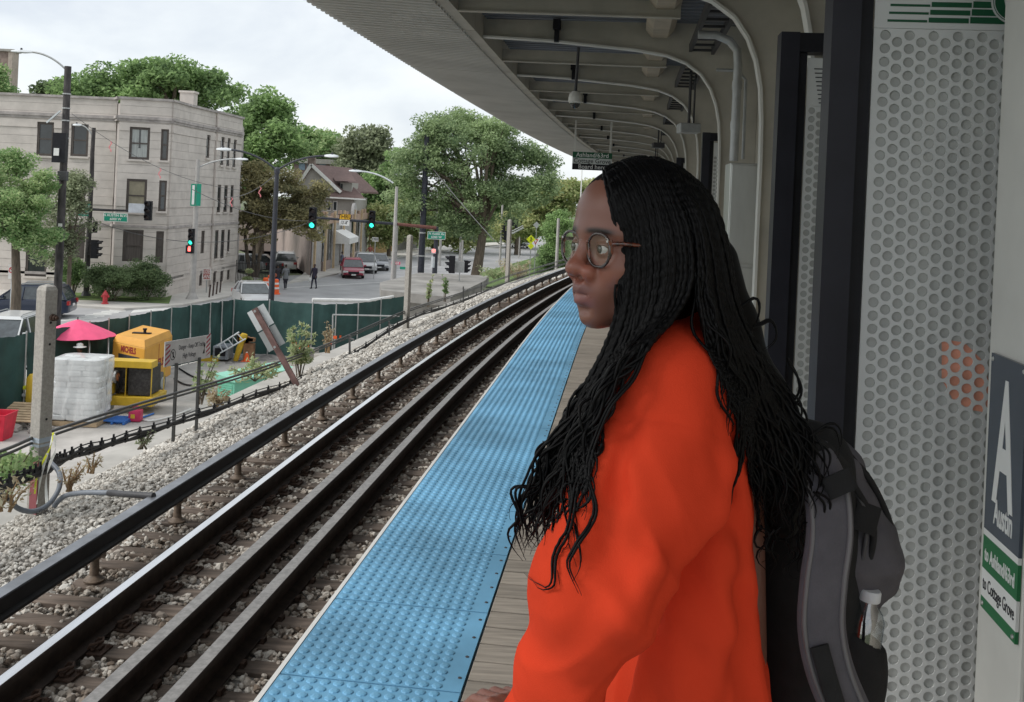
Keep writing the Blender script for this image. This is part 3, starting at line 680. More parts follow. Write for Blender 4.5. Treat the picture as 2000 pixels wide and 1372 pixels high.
mark([(560, 563), (800, 549), (800, 548.2), (560, 562.2)]); mark([(760, 530), (950, 500), (950, 499.6), (760, 529.4)]); mark([(950, 499), (1045, 467), (1045, 466.7), (950, 498.6)])
mark([(255, 612), (345, 604), (345, 600), (262, 605)], 'kerb_ramp')

# ================================================================= STONE BUILDING
M_stone = mat('grey_limestone', (.56, .515, .475), .85, var=.10, scale=1.1, bump=.06, bscale=9)
M_joint = mat('dark_mortar', (.40, .37, .35), .95)
M_win = mat('dark_window_glass', (.035, .042, .045), .08, var=.4, scale=.5, spec=.8)
M_frame = mat('brown_window_frame', (.075, .062, .055), .6)
M_curt = mat('pale_curtain', (.36, .38, .37), .7, var=.2, scale=3, stretch=(6, 6, .3))
M_board = mat('brown_boards', (.10, .085, .078), .8, var=.25, scale=3, stretch=(7, 7, .2))
M_blind = mat('tan_blind', (.26, .235, .17), .7)
ft = [(-75, 179, 58.9), (231, 192, 58.9), (236, 192.5, 57.9), (337, 201, 58.5), (369, 205, 61.4), (421, 218, 66), (424, 219, 65.9), (472, 230, 70.9)]
pts = [P(*t) for t in ft]; ZT = 6.5
wins = {0: [(90, 239, 305, 33, 'g'), (157, 243, 306, 34, 'g'), (84, 341, 405, 33, 'g'), (152, 344, 406, 34, 'b'), (73, 455, 540, 42, 'g'), (150, 440, 505, 34, 'd')],
        2: [(273, 249, 312, 40, 'c'), (322, 253, 314, 15, 'g'), (267, 350, 415, 40, 'b'), (318, 353, 413, 15, 'g'), (260, 449, 511, 40, 'd'), (312, 452, 513, 15, 'd')],
        4: [(403, 264, 309, 7, 'g'), (393, 451, 495, 7, 'd'), (389, 534, 562, 6, 'd')],
        6: [(431, 268, 323, 7, 'g'), (443, 270, 325, 6, 'g'), (455, 273, 327, 6, 'g'), (425, 361, 415, 7, 'g'), (438, 362, 414, 7, 'g'), (450, 362, 415, 6, 'g'), (420, 450, 505, 7, 'g'), (432, 449, 504, 7, 'g'), (444, 449, 491, 5, 'g'), (416, 530, 557, 6, 'd'), (430, 529, 556, 6, 'd'), (443, 527, 554, 5, 'd')]}
sb = thing('stone_apartment_building', 'three storey grey limestone corner building with a bay and narrow windows', 'building', (pts[2].x, pts[2].y, GZ))
back = [(p.x, p.y) for p in pts] + [(pts[-1].x-2, pts[-1].y+8), (pts[0].x, pts[-1].y+8)]
cen = Vector((sum(p[0] for p in back)/len(back), sum(p[1] for p in back)/len(back)))
inner = []
mb = MB(); mb.prism([(p[0], p[1]) for p in back], GZ, ZT-.35); core = obj('wall_core', mb, M_joint, sb)
CH = .5
for i in range(len(pts)-1):
    A, B = pts[i], pts[i+1]; d = Vector((B.x-A.x, B.y-A.y, 0)); Ln = d.length; d.normalize(); nrm = Vector((d.y, -d.x, 0))
    W = []
    for (u, v0, v1, wd, kd) in wins.get(i, []):
        vm = (v0+v1)/2
        def hit(u, v):
            x, z = ray(u, v); D = Vector((x, 1, 0)); # A + d t = D k
            det = d.x*(-1)-(-x)*d.y; t = ((-A.x)*(-1)-(-x)*(-A.y))/det; Y = A.y+d.y*t; return t, CAMZ+z*Y
        ta = hit(u-wd/2, vm)[0]; tb = hit(u+wd/2, vm)[0]; zt_ = hit(u, v0)[1]; zb_ = hit(u, v1)[1]
        if tb > .1 and ta < Ln-.1: W.append((max(ta, .1), min(tb, Ln-.1), max(zb_, GZ+.3), zt_, kd))
    z = GZ; n = 0; pr = .10
    while z < ZT-.05 and i not in (1, 5):
        z1 = min(z+CH, ZT-.02); segs = [(0.0, Ln)]
        cuts = [(a, b) for a, b, c_, d_, _ in W if c_ < z1-.02 and d_ > z+.02]
        # vertical extents partially handled by clipping piece heights
        for a, b in cuts:
            ns = []
            for (x0, x1) in segs:
                if b <= x0 or a >= x1: ns.append((x0, x1)); continue
                if a > x0: ns.append((x0, a))
                if b < x1: ns.append((b, x1))
            segs = ns
        def blk(x0, x1, za, zb2, ex=0):
            mb = MB(); p0 = A+d*x0; p1 = A+d*x1; c = (p0+p1)/2; mb.ob((c.x+nrm.x*(pr+ex)/2, c.y+nrm.y*(pr+ex)/2, (za+zb2)/2), d*((x1-x0)/2), nrm*(pr+ex)/2, Vector((0, 0, (zb2-za)/2))); obj('stone_course', mb, M_stone, sb)
        ex = .05 if n % 9 == 2 else random.uniform(-.01, .012)
        for x0, x1 in segs:
            if x1-x0 > .03: blk(x0, x1, z+.008, z1-.004, ex)
        for a, b, zb_, zt_, _ in W:
            if zb_ < z1-.02 and zt_ > z+.02:
                if zb_ > z+.05: blk(a, b, z+.012, zb_, ex)
                if zt_ < z1-.05: blk(a, b, zt_, z1-.008, ex)
        z = z1; n += 1
    for (za, zb2, ex) in ((ZT-.12, ZT+.02, .12), (ZT-1.28, ZT-1.10, .14), (ZT-1.42, ZT-1.28, .07), (ZT-7.75, ZT-7.6, .06), (GZ+1.15, GZ+1.3, .05)):
        mb = MB(); p0 = A-d*.05; p1 = B+d*.05; c = (p0+p1)/2; mb.ob((c.x+nrm.x*(pr+ex)/2, c.y+nrm.y*(pr+ex)/2, (za+zb2)/2), d*((Ln+.1)/2), nrm*((pr+ex)/2), Vector((0, 0, (zb2-za)/2)))
        obj('cornice', mb, mat('weathered_limestone', (.38, .35, .335), .9, var=.25, scale=2), sb)
    for a, b, zb_, zt_, kd in W:
        c = A+d*(a+b)/2; hw, hh = (b-a)/2, (zt_-zb_)/2; zc = (zb_+zt_)/2; fm = MB(); t_ = min(.07, hw*.25)
        def fb(x, z_, w_, h_, dep, off): fm.ob((c.x+d.x*x+nrm.x*off, c.y+d.y*x+nrm.y*off, zc+z_), d*w_, nrm*dep, Vector((0, 0, h_)))
        fb(-hw+t_, 0, t_, hh, .03, .04); fb(hw-t_, 0, t_, hh, .03, .04); fb(0, hh-t_, hw-2*t_, t_, .03, .04); fb(0, -hh+t_, hw-2*t_, t_, .03, .04); fb(0, 0, hw-2*t_, .04, .025, .045)
        wo = obj('window', fm, M_frame, sb)
        pm = MB(); pm.ob((c.x+nrm.x*.02, c.y+nrm.y*.02, zc), d*(hw-t_), nrm*.012, Vector((0, 0, hh-t_)))
        obj('pane', pm, {'g': M_win, 'c': M_curt, 'b': M_blind, 'd': M_board}[kd], wo)
        if kd == 'c':
            pm = MB(); pm.ob((c.x+nrm.x*.034, c.y+nrm.y*.034, zc+hh*.3), d*.06, nrm*.002, Vector((0, 0, hh*.6))); obj('curtain_gap', pm, M_win, wo)
        if kd in 'gbc':
            pm = MB(); pm.ob((c.x+nrm.x*.1, c.y+nrm.y*.1, zb_-.06), d*(hw+.1), nrm*.13, Vector((0, 0, .06))); obj('sill', pm, M_stone, wo)
ch = P(368, 205, 64); mb = MB(); mb.box(ch.x-.45, ch.x+.45, ch.y-.4, ch.y+.4, ZT-.4, ZT+.95); mb.box(ch.x-.52, ch.x+.52, ch.y-.47, ch.y+.47, ZT+.95, ZT+1.08); obj('chimney', mb, M_stone, sb)
# entrance steps
e0 = G(62, 560); mb = MB()
for k in range(6): mb.box(e0.x-1.6, e0.x+1.6, e0.y-2+k*.35, 59.2, GZ+k*.18, GZ+(k+1)*.18)
obj('steps', mb, M_side, sb)
# tall brick building at far left
M_brick = mat('mottled_brick', (.26, .20, .175), .9, var=.25, scale=2.5)
tb_ = P(26, 97, 84); bb_ = thing('brick_building', 'tall mottled brick building edge rising behind the stone building at far left', 'building', (tb_.x, tb_.y, GZ))
mb = MB(); mb.box(tb_.x-14, tb_.x-.35, tb_.y, tb_.y+1.2, GZ, tb_.z-.2); obj('wall', mb, M_brick, bb_)
mb = MB(); mb.box(tb_.x-.35, tb_.x, tb_.y-.12, tb_.y+1, GZ, tb_.z-.2); obj('corner_pier', mb, mat('pale_brick', (.42, .36, .31), .9), bb_)
mb = MB(); mb.box(tb_.x-14, tb_.x+.1, tb_.y-.2, tb_.y+1.2, tb_.z-.2, tb_.z); obj('coping', mb, M_concrete, bb_)

# ================================================================= SHOP AND HOUSE
M_tan = mat('tan_brick', (.43, .31, .24), .9, var=.15, scale=2.2, bump=.04, bscale=12)
M_tanl = mat('cream_terracotta', (.55, .42, .27), .7, var=.1)
M_stucco = mat('pinkish_stucco', (.40, .33, .30), .9, var=.08, scale=1.2)
M_greyp = mat('grey_infill_panel', (.42, .41, .40), .7)
# facade plane from left corner to right corner
SA, SB = G(603, 541), G(716, 500); ZS = CAMZ + ray(716, 409)[1]*SB.y
d = (SB-SA); d.z = 0; SL = d.length; d.normalize(); nrm = Vector((d.y, -d.x, 0)); 
shop = thing('corner_shop', 'low tan brick shop with cream piers, white awning and pinkish side wall', 'building', SA)
back_ = -nrm*14; lft = Vector((-1, .12, 0))*22
p = [SA+nrm*0, SB, SB+back_, SA+Vector((-10, 30, 0))]
mb = MB(); mb.prism([(q.x, q.y) for q in p], GZ, ZS-.7); obj('wall', mb, M_stucco, shop)
def hitp(A, d, u, v):
    x, z = ray(u, v); det = -d.x+x*d.y; t = (A.x-x*A.y)/det; Y = A.y+d.y*t; return t, CAMZ+z*Y
def fbox(A, d, nrm, t0, t1, z0, z1, o0, o1, mb=None):
    mb = mb or MB(); c = A+d*(t0+t1)/2+nrm*(o0+o1)/2; mb.ob((c.x, c.y, (z0+z1)/2), d*((t1-t0)/2), nrm*((o1-o0)/2), Vector((0, 0, (z1-z0)/2))); return mb
zl = hitp(SA, d, 640, 437)[1]
obj('brick_frieze', fbox(SA, d, nrm, 0, SL, zl, ZS-.35, .02, .25), M_tan, shop)
tp = [hitp(SA, d, u, 480)[0] for u in (607, 628, 645, 663, 684, 698, 715)]
for k, t in enumerate(tp):
    t = min(max(t, .15), SL-.15); obj('pier', fbox(SA, d, nrm, t-.16, t+.16, GZ, ZS+.1, .26, .42), M_tanl, shop)
for k in range(len(tp)-1):
    a, b = max(tp[k], 0)+.18, min(tp[k+1], SL)-.18
    if b-a < .2: continue
    m_ = M_win if k in (1, 4) else M_greyp
    w_ = obj('shop_window' if m_ is M_win else 'bay_panel', fbox(SA, d, nrm, a, b, GZ+(.9 if k in (1, 4) else .1), zl-.02, .02, .08), m_, shop)
    if k in (1, 4):
        for q in range(1, 4): obj('glazing_bar', fbox(SA, d, nrm, a+(b-a)*q/4-.03, a+(b-a)*q/4+.03, GZ+.9, zl-.05, .09, .12), M_greyp, w_)
        obj('stall_riser', fbox(SA, d, nrm, a, b, GZ, GZ+.88, .02, .15), M_stucco, shop)
t0_, z0_ = hitp(SA, d, 660, 448); mb = MB(); c0, c1 = hitp(SA, d, 648, 460)[0], hitp(SA, d, 667, 460)[0]; zz0, zz1 = hitp(SA, d, 655, 449)[1], hitp(SA, d, 655, 474)[1]
q = [SA+d*t+nrm*o+Vector((0, 0, z-SA.z)) for t in (c0, c1) for o, z in ((.27, zz0), (1.6, zz1+.5), (1.6, zz1), (.27, zz1))]
mb.add(q, [(0, 1, 5, 4), (1, 2, 6, 5), (0, 3, 2, 1), (4, 5, 6, 7), (3, 7, 6, 2)]); obj('awning', mb, M_white, shop, fix=True)
t0_ = hitp(SA, d, 688, 410)[0]
mb = MB(); n = 10; vs = []
for o in (.05, .3):
    for k in range(n+1):
        a = math.pi*k/n; vs.append(SA+d*(t0_+math.cos(a)*1.0)+nrm*o+Vector((0, 0, ZS-.35-GZ+math.sin(a)*1.1)))
mb.add(vs, [tuple(range(n+1)), tuple(range(n+1, 2*n+2))[::-1]]+[(k, k+1, n+2+k, n+1+k) for k in range(n)]); obj('parapet_arch', mb, M_greyp, shop, fix=True)
for k in range(8): obj('parapet_block', fbox(SA, d, nrm, .6+k*(SL-1)/8, .6+k*(SL-1)/8+.8, ZS-.36, ZS-.05+.15*(k % 2), .04, .24), M_tan, shop)
# gabled house behind
M_roof = mat('brown_shingle', (.17, .115, .105), .9, var=.15, scale=2, bump=.08, bscale=6, stretch=(1, 1, 4))
M_siding = mat('grey_siding', (.36, .345, .315), .8, var=.05)
Yh = 96.0
hs_ = thing('gabled_house', 'grey house with brown shingled gable roof and dormer behind the tan shop', 'house', P(650, 470, Yh))
def hp(u, v, dy=0): return P(u, v, Yh+dy)
ga, gl, gr_ = hp(608, 321), hp(570, 362), hp(664, 374)
mb = MB(); base = hp(610, 480).z
mb.box(hp(575, 400).x, hp(690, 400).x, Yh+.3, Yh+9, GZ, hp(610, 383).z); obj('wall', mb, M_siding, hs_)
mb = MB(); f_ = [hp(575, 377), hp(662, 377), ga+Vector((0, 0, -.25))]; f_ = [q+Vector((0, .35, 0)) for q in f_]; mb.add(f_+[q+Vector((0, 6, 0)) for q in f_], [(0, 1, 2), (5, 4, 3), (0, 2, 5, 3), (1, 4, 5, 2)]); obj('gable_wall', mb, M_siding, hs_, fix=True)
mb = MB(); th = Vector((0, 0, .18)); bk = Vector((2.5, 9, 0))
for a, b in ((ga, hp(665, 373)), (ga, hp(572, 375))):
    q = [a, b, b+bk, a+bk]; mb.add(q+[x-th for x in q], [(0, 1, 2, 3), (7, 6, 5, 4), (0, 4, 5, 1), (1, 5, 6, 2), (3, 2, 6, 7), (0, 3, 7, 4)])
rf = obj('roof', mb, M_roof, hs_, fix=True)
mb = MB(); mb.bar(ga+Vector((0, -.05, -.05)), hp(666, 375)+Vector((0, -.05, -.05)), .12, .3); mb.bar(ga+Vector((0, -.05, -.05)), hp(571, 377)+Vector((0, -.05, -.05)), .12, .3); obj('barge_board', mb, M_white, rf)
# skirt roof and main hip to the right
mb = MB(); q = [hp(620, 377), hp(713, 388), hp(690, 352, 4), hp(650, 335, 4), hp(625, 366, 3)]
mb.add([hp(605, 383, -.8), hp(713, 389, 0), hp(700, 372, 5), hp(655, 330, 5), hp(612, 368, .2)], [(0, 1, 4), (1, 2, 3, 4)]); obj('roof', mb, M_roof, hs_, fix=True)
mb = MB(); mb.bar(hp(603, 384, -.8), hp(714, 390, 0), .15, .14); obj('gutter', mb, M_white, hs_)
# dormer
dx0, dx1 = hp(664, 370, 1).x, hp(687, 370, 1).x
mb = MB(); mb.box(dx0, dx1, Yh+.9, Yh+5, hp(0, 377, 1).z, hp(675, 357, 1).z); dm = obj('dormer', mb, M_siding, hs_)
mb = MB(); mb.add([hp(655, 354, .2), hp(696, 355, .2), hp(680, 332, 5), hp(640, 330, 5)], [(0, 1, 2, 3)]); obj('dormer_roof', mb, M_roof, dm)
mb = MB(); mb.box(hp(681, 0, .8).x, hp(685.5, 0, .8).x, Yh+.8, Yh+.88, hp(683, 374).z, hp(683, 360).z); obj('pane', mb, M_win, dm)
for (ua, ub) in ((656, 664), (668, 676)):
    mb = MB(); mb.box(hp(ua, 0).x, hp(ub, 0).x, Yh+.2, Yh+.28, hp(660, 413).z, hp(660, 393).z); wn = obj('window', mb, M_white, hs_)
    mb = MB(); mb.box(hp(ua+1.2, 0).x, hp(ub-1.2, 0).x, Yh+.14, Yh+.19, hp(660, 411).z, hp(660, 395).z); obj('pane', mb, M_win, wn)
mb = MB(); c = hp(609, 316, 3); mb.box(c.x-.35, c.x+.35, c.y-.3, c.y+.3, c.z-1.4, c.z+.4); obj('chimney', mb, M_brick, hs_)
Y2 = 125; a = P(575, 309, Y2); b = P(648, 306, Y2); fb_ = thing('far_brick_block', 'brown brick flat roofed block with pale cornice between trees above the gabled house', 'building', (a.x, a.y, GZ))
mb = MB(); mb.box(a.x, b.x, Y2, Y2+8, GZ, a.z-.6); obj('wall', mb, mat('brown_brick', (.17, .125, .12), .9, var=.2, scale=1), fb_)
mb = MB(); mb.box(a.x-.5, b.x+.3, Y2-.3, Y2+8, a.z-.6, a.z); obj('cornice', mb, M_concrete, fb_)
for u in (590, 606, 630): 
    c = P(u, 323, Y2); mb = MB(); mb.box(c.x-.4, c.x+.4, Y2-.05, Y2+.01, c.z-.6, c.z+.6); obj('window', mb, mat('blue_glass', (.16, .22, .28), .2), fb_)
# ================================================================= CONCRETE SLAB by the abutment
ZSL = -3.4
ab = thing('viaduct_abutment', 'low grey concrete slab roof and wall where the embankment meets the road', 'concrete structure', G(850, 575, ZSL))
def gs(u, v, z=ZSL): return G(u, v, z)
top = [gs(742, 552), gs(818, 533), gs(955, 539), gs(948, 548), gs(880, 581), gs(834, 577), gs(744, 567)]
M_slab = mat('stained_slab', (.26, .25, .235), .9, var=.3, scale=.5)
obj('slab', MB().prism([(p.x, p.y) for p in top], ZSL-.45, ZSL), M_slab, ab)
c_ = sum((Vector((p.x, p.y, 0)) for p in top), Vector())/len(top)
obj('wall', MB().prism([((p.x-c_.x)*.86+c_.x, (p.y-c_.y)*.86+c_.y) for p in top], GZ, ZSL-.45), M_concrete, ab)
# ================================================================= TREES AND PLANTS
M_bark = mat('bark', (.13, .105, .08), .95, var=.3, scale=5, stretch=(3, 3, .5), bump=.2, bscale=12)
def leaves(clumps, n, size, rngs, flat=.5, asp=.55):
    """clumps (k,4): center+radius -> V,F quads"""
    cl = np.asarray(clumps); wts = cl[:, 3]**2; wts /= wts.sum(); idx = RNG.choice(len(cl), n, p=wts)
    dr = RNG.normal(size=(n, 3)); dr /= np.linalg.norm(dr, axis=1)[:, None]; rad = RNG.random(n)**.45
    pos = cl[idx, :3] + dr*rad[:, None]*cl[idx, 3:4]*np.array([1, 1, .62])
    nr = RNG.normal(size=(n, 3)); nr[:, 2] = np.abs(nr[:, 2])+flat; nr /= np.linalg.norm(nr, axis=1)[:, None]
    t = RNG.normal(size=(n, 3)); t -= nr*(t*nr).sum(1)[:, None]; t /= np.linalg.norm(t, axis=1)[:, None]; b = np.cross(nr, t)
    s = size*RNG.uniform(.6, 1.35, n)[:, None]
    V = np.stack([pos-t*s, pos+b*s*asp-nr*s*.12, pos+t*s, pos-b*s*asp-nr*s*.12], 1).reshape(-1, 3)
    return V, np.arange(4*n).reshape(n, 4)
def crown_clumps(ells, k, cr_, shell=.55):
    out = []; vol = np.array([e[3]*e[4]*e[5] for e in ells])**(.67); vol /= vol.sum()
    for e, q in zip(ells, vol):
        for _ in range(max(3, int(k*q))):
            d_ = RNG.normal(size=3); d_ /= np.linalg.norm(d_); r = RNG.uniform(shell, 1.0)
            if d_[2] < -.3 and RNG.random() < .5: d_[2] *= -1
            out.append((e[0]+d_[0]*e[3]*r, e[1]+d_[1]*e[4]*r, e[2]+d_[2]*e[5]*r, cr_*RNG.uniform(.6, 1.35)))
    return out
LM = {}
def LMt(k):
    cs = {'mid': ((.035, .075, .018), (.17, .27, .075)), 'bright': ((.07, .13, .02), (.30, .42, .08)), 'blue': ((.045, .085, .03), (.20, .28, .11)),
          'dark': ((.022, .045, .014), (.09, .14, .045)), 'brown': ((.05, .055, .018), (.24, .21, .085)), 'dull': ((.05, .065, .03), (.18, .21, .11)), 'vivid': ((.05, .14, .025), (.20, .42, .09)), 'dry': ((.16, .09, .035), (.42, .29, .15)), 'weed': ((.06, .14, .03), (.25, .42, .12))}
    a_, b_ = cs[k]; f_ = lambda c: tuple(min(.6, (x*.76+.24*sum(c)/3)*2.25+.035) for x in c)
    return leafmat('leaf_'+k, f_(a_), f_(b_), .5)
def tree(label, u, vb, Y, ells, kind, n, lsize, trunk=.25, k=60, cr_=1.0, base=None, stems=1, group=None, name='tree', limbs=7, cat='tree', shell=.5, lean=0):
    """ells in pixels: (u, v, dY, ru, rv, rdepth_factor)"""
    b = base or P(u, vb, Y); b = Vector((b.x, b.y, GZ)); t = thing(name, label, cat, b, group)
    E = []
    for (eu, ev, dy, ru, rv, rd) in ells:
        c = P(eu, ev, b.y+dy); sc_ = (b.y+dy)/FPX; E.append((c.x, c.y, c.z, ru*sc_, ru*sc_*rd, rv*sc_))
    cl = crown_clumps(E, int(k*1.5), cr_*.82, shell)
    V, F = leaves(cl, int(n*1.5), lsize*.84, None); nmesh('crown', V, F, LMt(kind), t, sm=False)
    mb = MB(); cz = sum(e[2] for e in E)/len(E); zl = min(e[2]-e[5]*.55 for e in E)
    for st in range(stems):
        ox = (st-(stems-1)/2)*.5; p0 = b+Vector((ox*.4, 0, -.1)); zs = max(GZ+1.5, min(zl+.5, cz)); p1 = b+Vector((ox*1.6+lean, RNG.uniform(-.3, .3), zs-GZ)); pm_ = (p0+p1)/2+Vector((RNG.uniform(-.1, .1), 0, 0))
        mb.tube([p0, pm_, p1], [trunk*1.25, trunk, trunk*.8], 9)
        srt = sorted(cl, key=lambda q: RNG.random())[:limbs]
        for q in srt:
            e_ = Vector(q[:3]); mid = p1.lerp(e_, .5)+Vector((0, 0, .12*(e_-p1).length)); mb.tube([p1, p1.lerp(mid, .5), mid, e_], [trunk*.55, trunk*.42, trunk*.28, trunk*.06], 6, cap=False)
            for _ in range(2):
                q2 = Vector(cl[RNG.integers(len(cl))][:3]); 
                if (q2-mid).length < (e_-p1).length*.7: mb.tube([mid, mid.lerp(q2, .5)+Vector((0, 0, .1)), q2], [trunk*.22, trunk*.14, trunk*.04], 5, cap=False)
    obj('trunk', mb, M_bark, t, sm=50)
    return t
tree('broad green tree crown rising behind the stone building roof', 330, 400, 84, [(290, 185, 0, 140, 62, .7), (400, 200, 2, 85, 68, .8), (180, 195, -2, 70, 38, .8), (330, 150, 0, 70, 32, .8)], 'mid', 19000, .24, .45, 110, 1.6, limbs=16)
tree('small dark green tree top at the left of the broad crown over the stone building', 105, 300, 95, [(105, 178, 0, 30, 18, 1), (140, 180, 0, 25, 14, 1)], 'dark', 1800, .26, .25, 16, 1.2)
tree('tall green tree just right of the stone building, overlapping its corner', 510, 400, 98, [(505, 250, 0, 60, 70, .8), (545, 290, -3, 45, 50, .8), (480, 330, 0, 40, 60, .8)], 'mid', 12000, .27, .4, 70, 1.6, limbs=10)
tree('multi stemmed tree with browning leaves by the parking lot fence', 495, 545, 74, [(545, 400, 0, 80, 75, .7), (490, 360, 0, 40, 50, .8), (595, 440, -1, 45, 42, .8), (500, 445, 0, 45, 40, .8), (620, 400, 0, 25, 45, .8)], 'brown', 16000, .15, .14, 110, .85, stems=3, limbs=7)
tree('bright green tree behind the gabled house, left of the taller grey green one', 610, 420, 128, [(600, 290, 0, 48, 42, .8), (640, 300, 3, 38, 42, .8)], 'vivid', 6500, .36, .4, 45, 2, limbs=6)
tree('tall open grey green tree behind the gabled house', 710, 430, 122, [(715, 300, 0, 50, 50, .8), (700, 350, 0, 60, 50, .8), (730, 275, 0, 25, 28, .8)], 'dull', 9500, .33, .4, 75, 1.7, limbs=12)
tree('rich green tree between the gabled house and the utility pole', 735, 440, 112, [(740, 390, 0, 45, 60, .8), (725, 420, 0, 40, 40, .8), (770, 350, 0, 40, 60, .8)], 'mid', 8000, .28, .3, 50, 1.6)
tree('large spreading locust tree with a stout forked trunk on the verge', 925, 534, 71, [(915, 300, 0, 120, 62, .7), (1010, 330, 1, 80, 60, .7), (830, 330, 0, 75, 60, .7), (900, 250, 1, 70, 30, .7), (960, 390, 0, 100, 45, .6), (830, 410, 0, 60, 42, .7), (890, 440, 0, 60, 22, .7), (1050, 370, 0, 45, 40, .7), (870, 260, 0, 60, 32, .7), (960, 265, 0, 70, 40, .7), (790, 390, 0, 35, 55, .7), (925, 440, 1, 50, 25, .7)], 'blue', 46000, .13, .36, 280, 1.0, limbs=26, lean=.6)
tree('yellow green tree left of the station face silhouette, by the far bend of the road', 1095, 500, 100, [(1100, 385, 0, 65, 32, .8), (1060, 410, 0, 50, 32, .8), (1150, 380, 4, 40, 30, .8), (1020, 440, 0, 60, 25, .8)], 'bright', 15000, .22, .3, 90, 1.4, limbs=8)
tree('green tree right of the locust trunk, over the distant traffic signals', 1010, 500, 120, [(1000, 400, 0, 55, 40, .8), (1050, 400, 0, 40, 60, .8), (970, 430, 0, 40, 30, .8)], 'mid', 8500, .30, .35, 60, 1.7)
tree('pale green tree filling the gap below the locust crown left of its trunk', 850, 470, 118, [(850, 445, 0, 60, 32, .7), (900, 455, 0, 40, 25, .7)], 'bright', 6000, .3, .3, 50, 1.6)
tree('pale green tree right of the locust trunk behind the signal cluster', 1010, 470, 135, [(990, 440, 0, 70, 30, .7), (1040, 430, 0, 40, 40, .7)], 'bright', 7000, .32, .3, 50, 1.8)
tree('far green trees top above the road end', 900, 470, 150, [(880, 430, 0, 70, 35, .6), (950, 435, 0, 50, 30, .6)], 'mid', 6000, .42, .4, 45, 2.2)
tree('bushy green screen of trees behind the wooden fence', 760, 480, 105, [(745, 445, 0, 45, 38, .6), (800, 430, 0, 50, 45, .6), (840, 450, 0, 40, 30, .6)], 'bright', 8000, .24, .2, 60, 1.4)
tree('tall dark conical evergreen beside the track near the far concrete post', 1080, 545, 62, [(1085, 470, 0, 27, 62, .9), (1080, 510, 0, 33, 40, .9), (1092, 430, 0, 14, 30, .9)], 'mid', 15000, .09, .12, 110, .55, name='evergreen', shell=.3, limbs=4)
tree('leafy street tree at the left edge in front of the stone building', 30, 612, 43, [(30, 420, 0, 70, 60, .8), (78, 375, 1, 36, 40, .8), (-30, 380, 0, 60, 80, .8), (60, 470, 0, 50, 40, .8), (5, 330, 2, 50, 40, .8)], 'vivid', 22000, .085, .2, 120, .6, limbs=12, lean=-.2)
tree('thin dark leaved tree behind the wooden signal pole in front of the entrance', 135, 590, 54, [(130, 420, 0, 45, 70, .7), (110, 480, 0, 40, 50, .7), (150, 370, 0, 28, 35, .7)], 'dull', 7500, .10, .12, 60, .7, limbs=12)
tree('green branches entering at the top left corner beside the brick building', -40, 600, 60, [(-10, 190, 0, 42, 45, .8), (5, 160, 0, 22, 30, .8), (-60, 260, 0, 60, 80, .8)], 'vivid', 7500, .12, .2, 50, .7)
for i, (u, v, Y, e) in enumerate(((250, 560, 0, [(286, 545, 0, 46, 40, .9)]), (220, 560, 0, [(218, 552, 0, 50, 34, .8)]), (150, 560, 0, [(142, 535, 0, 22, 30, .8)]))):
    b = G((287, 218, 142)[i], (590, 592, 585)[i]); t = thing('bush', ['tallest round dark green shrub in front of the boarded window', 'low dark green shrub left of the tallest one beside the stone building', 'light leaved shrub beside the entrance between pole and stone wall'][i], 'shrub', b)
    c = P(*e[0][:2], b.y); s_ = b.y/FPX; cl = crown_clumps([(c.x, c.y, c.z, e[0][3]*s_, e[0][3]*s_*.9, e[0][4]*s_)], 90, .40, .35); V, F = leaves(cl, 14000, .06, None); nmesh('foliage', V, F, LMt('dark' if i < 2 else 'mid'), t, sm=False)
    mb = MB()
    for k in range(7): q = Vector(cl[k*3][:3]); mb.tube([b, b.lerp(q, .5)+Vector((0, 0, .1)), q], [.03, .02, .008], 5)
    obj('stem', mb, M_bark, t)
# far tree mass
V = []; cl = []
for u in range(-700, 1500, 22):
    v = 445-RNG.uniform(0, 25); c = P(u, v, 185+RNG.uniform(-12, 12)); cl.append((c.x, c.y, c.z-1, 4.5)); cl.append((c.x+1.5, c.y-2, c.z-5, 5))
V, F = leaves(cl, 14000, .6, None); o = nmesh('distant_trees', V, F, LMt('mid'), None, sm=False, kind='stuff'); tag(o, 'far off line of green trees along the horizon', 'trees')
# trackside plants
def weed(u, v, Y, h, wd, kind, label, n=260, ls=.05, stems=5, z0=None, cat='weed', name='weed_plant', group=None):
    b = P(u, v, Y); 
    if z0 is not None: b.z = z0
    t = thing(name, label, cat, b, group); mb = MB(); cl = []
    for k in range(stems):
        q = b+Vector((RNG.uniform(-wd, wd), RNG.uniform(-wd, wd), h*RNG.uniform(.6, 1))); mb.tube([b+Vector((RNG.uniform(-.05, .05), 0, 0)), b.lerp(q, .5)+Vector((0, 0, .05*h)), q], [.012, .009, .004], 5)
        for f in (.45, .65, .85, 1.0): p_ = b.lerp(q, f); cl.append((p_.x, p_.y, p_.z, wd*.45*(1.25-f)+.03))
    V, F = leaves(cl, n, ls, None, asp=.4); nmesh('foliage', V, F, LMt(kind), t, sm=False); obj('stem', mb, M_bark if kind != 'dry' else mat('dry_stem', (.3, .2, .11), .9), t); return t
weed(585, 742, 16.5, 1.15, .28, 'weed', 'feathery green sumac sapling rising beside the leaning rusty sign post', 900, .045, 7, cat='sapling')
weed(500, 745, 15.2, .35, .45, 'weed', 'low arching green sapling branch left of the leaning rusty post', 350, .05, 6, cat='sapling')
weed(388, 790, 14.6, .75, .22, 'weed', 'thin leafy sapling between the danger sign posts and the yard', 300, .045, 5, cat='sapling')
weed(420, 800, 13.2, .30, .22, 'dry', 'clump of dry brown stalks on the shoulder right of the danger sign', 200, .04, 9)
weed(278, 878, 10.8, .22, .12, 'dull', 'small grey green weed on the white coping below the cable run', 180, .02, 7)
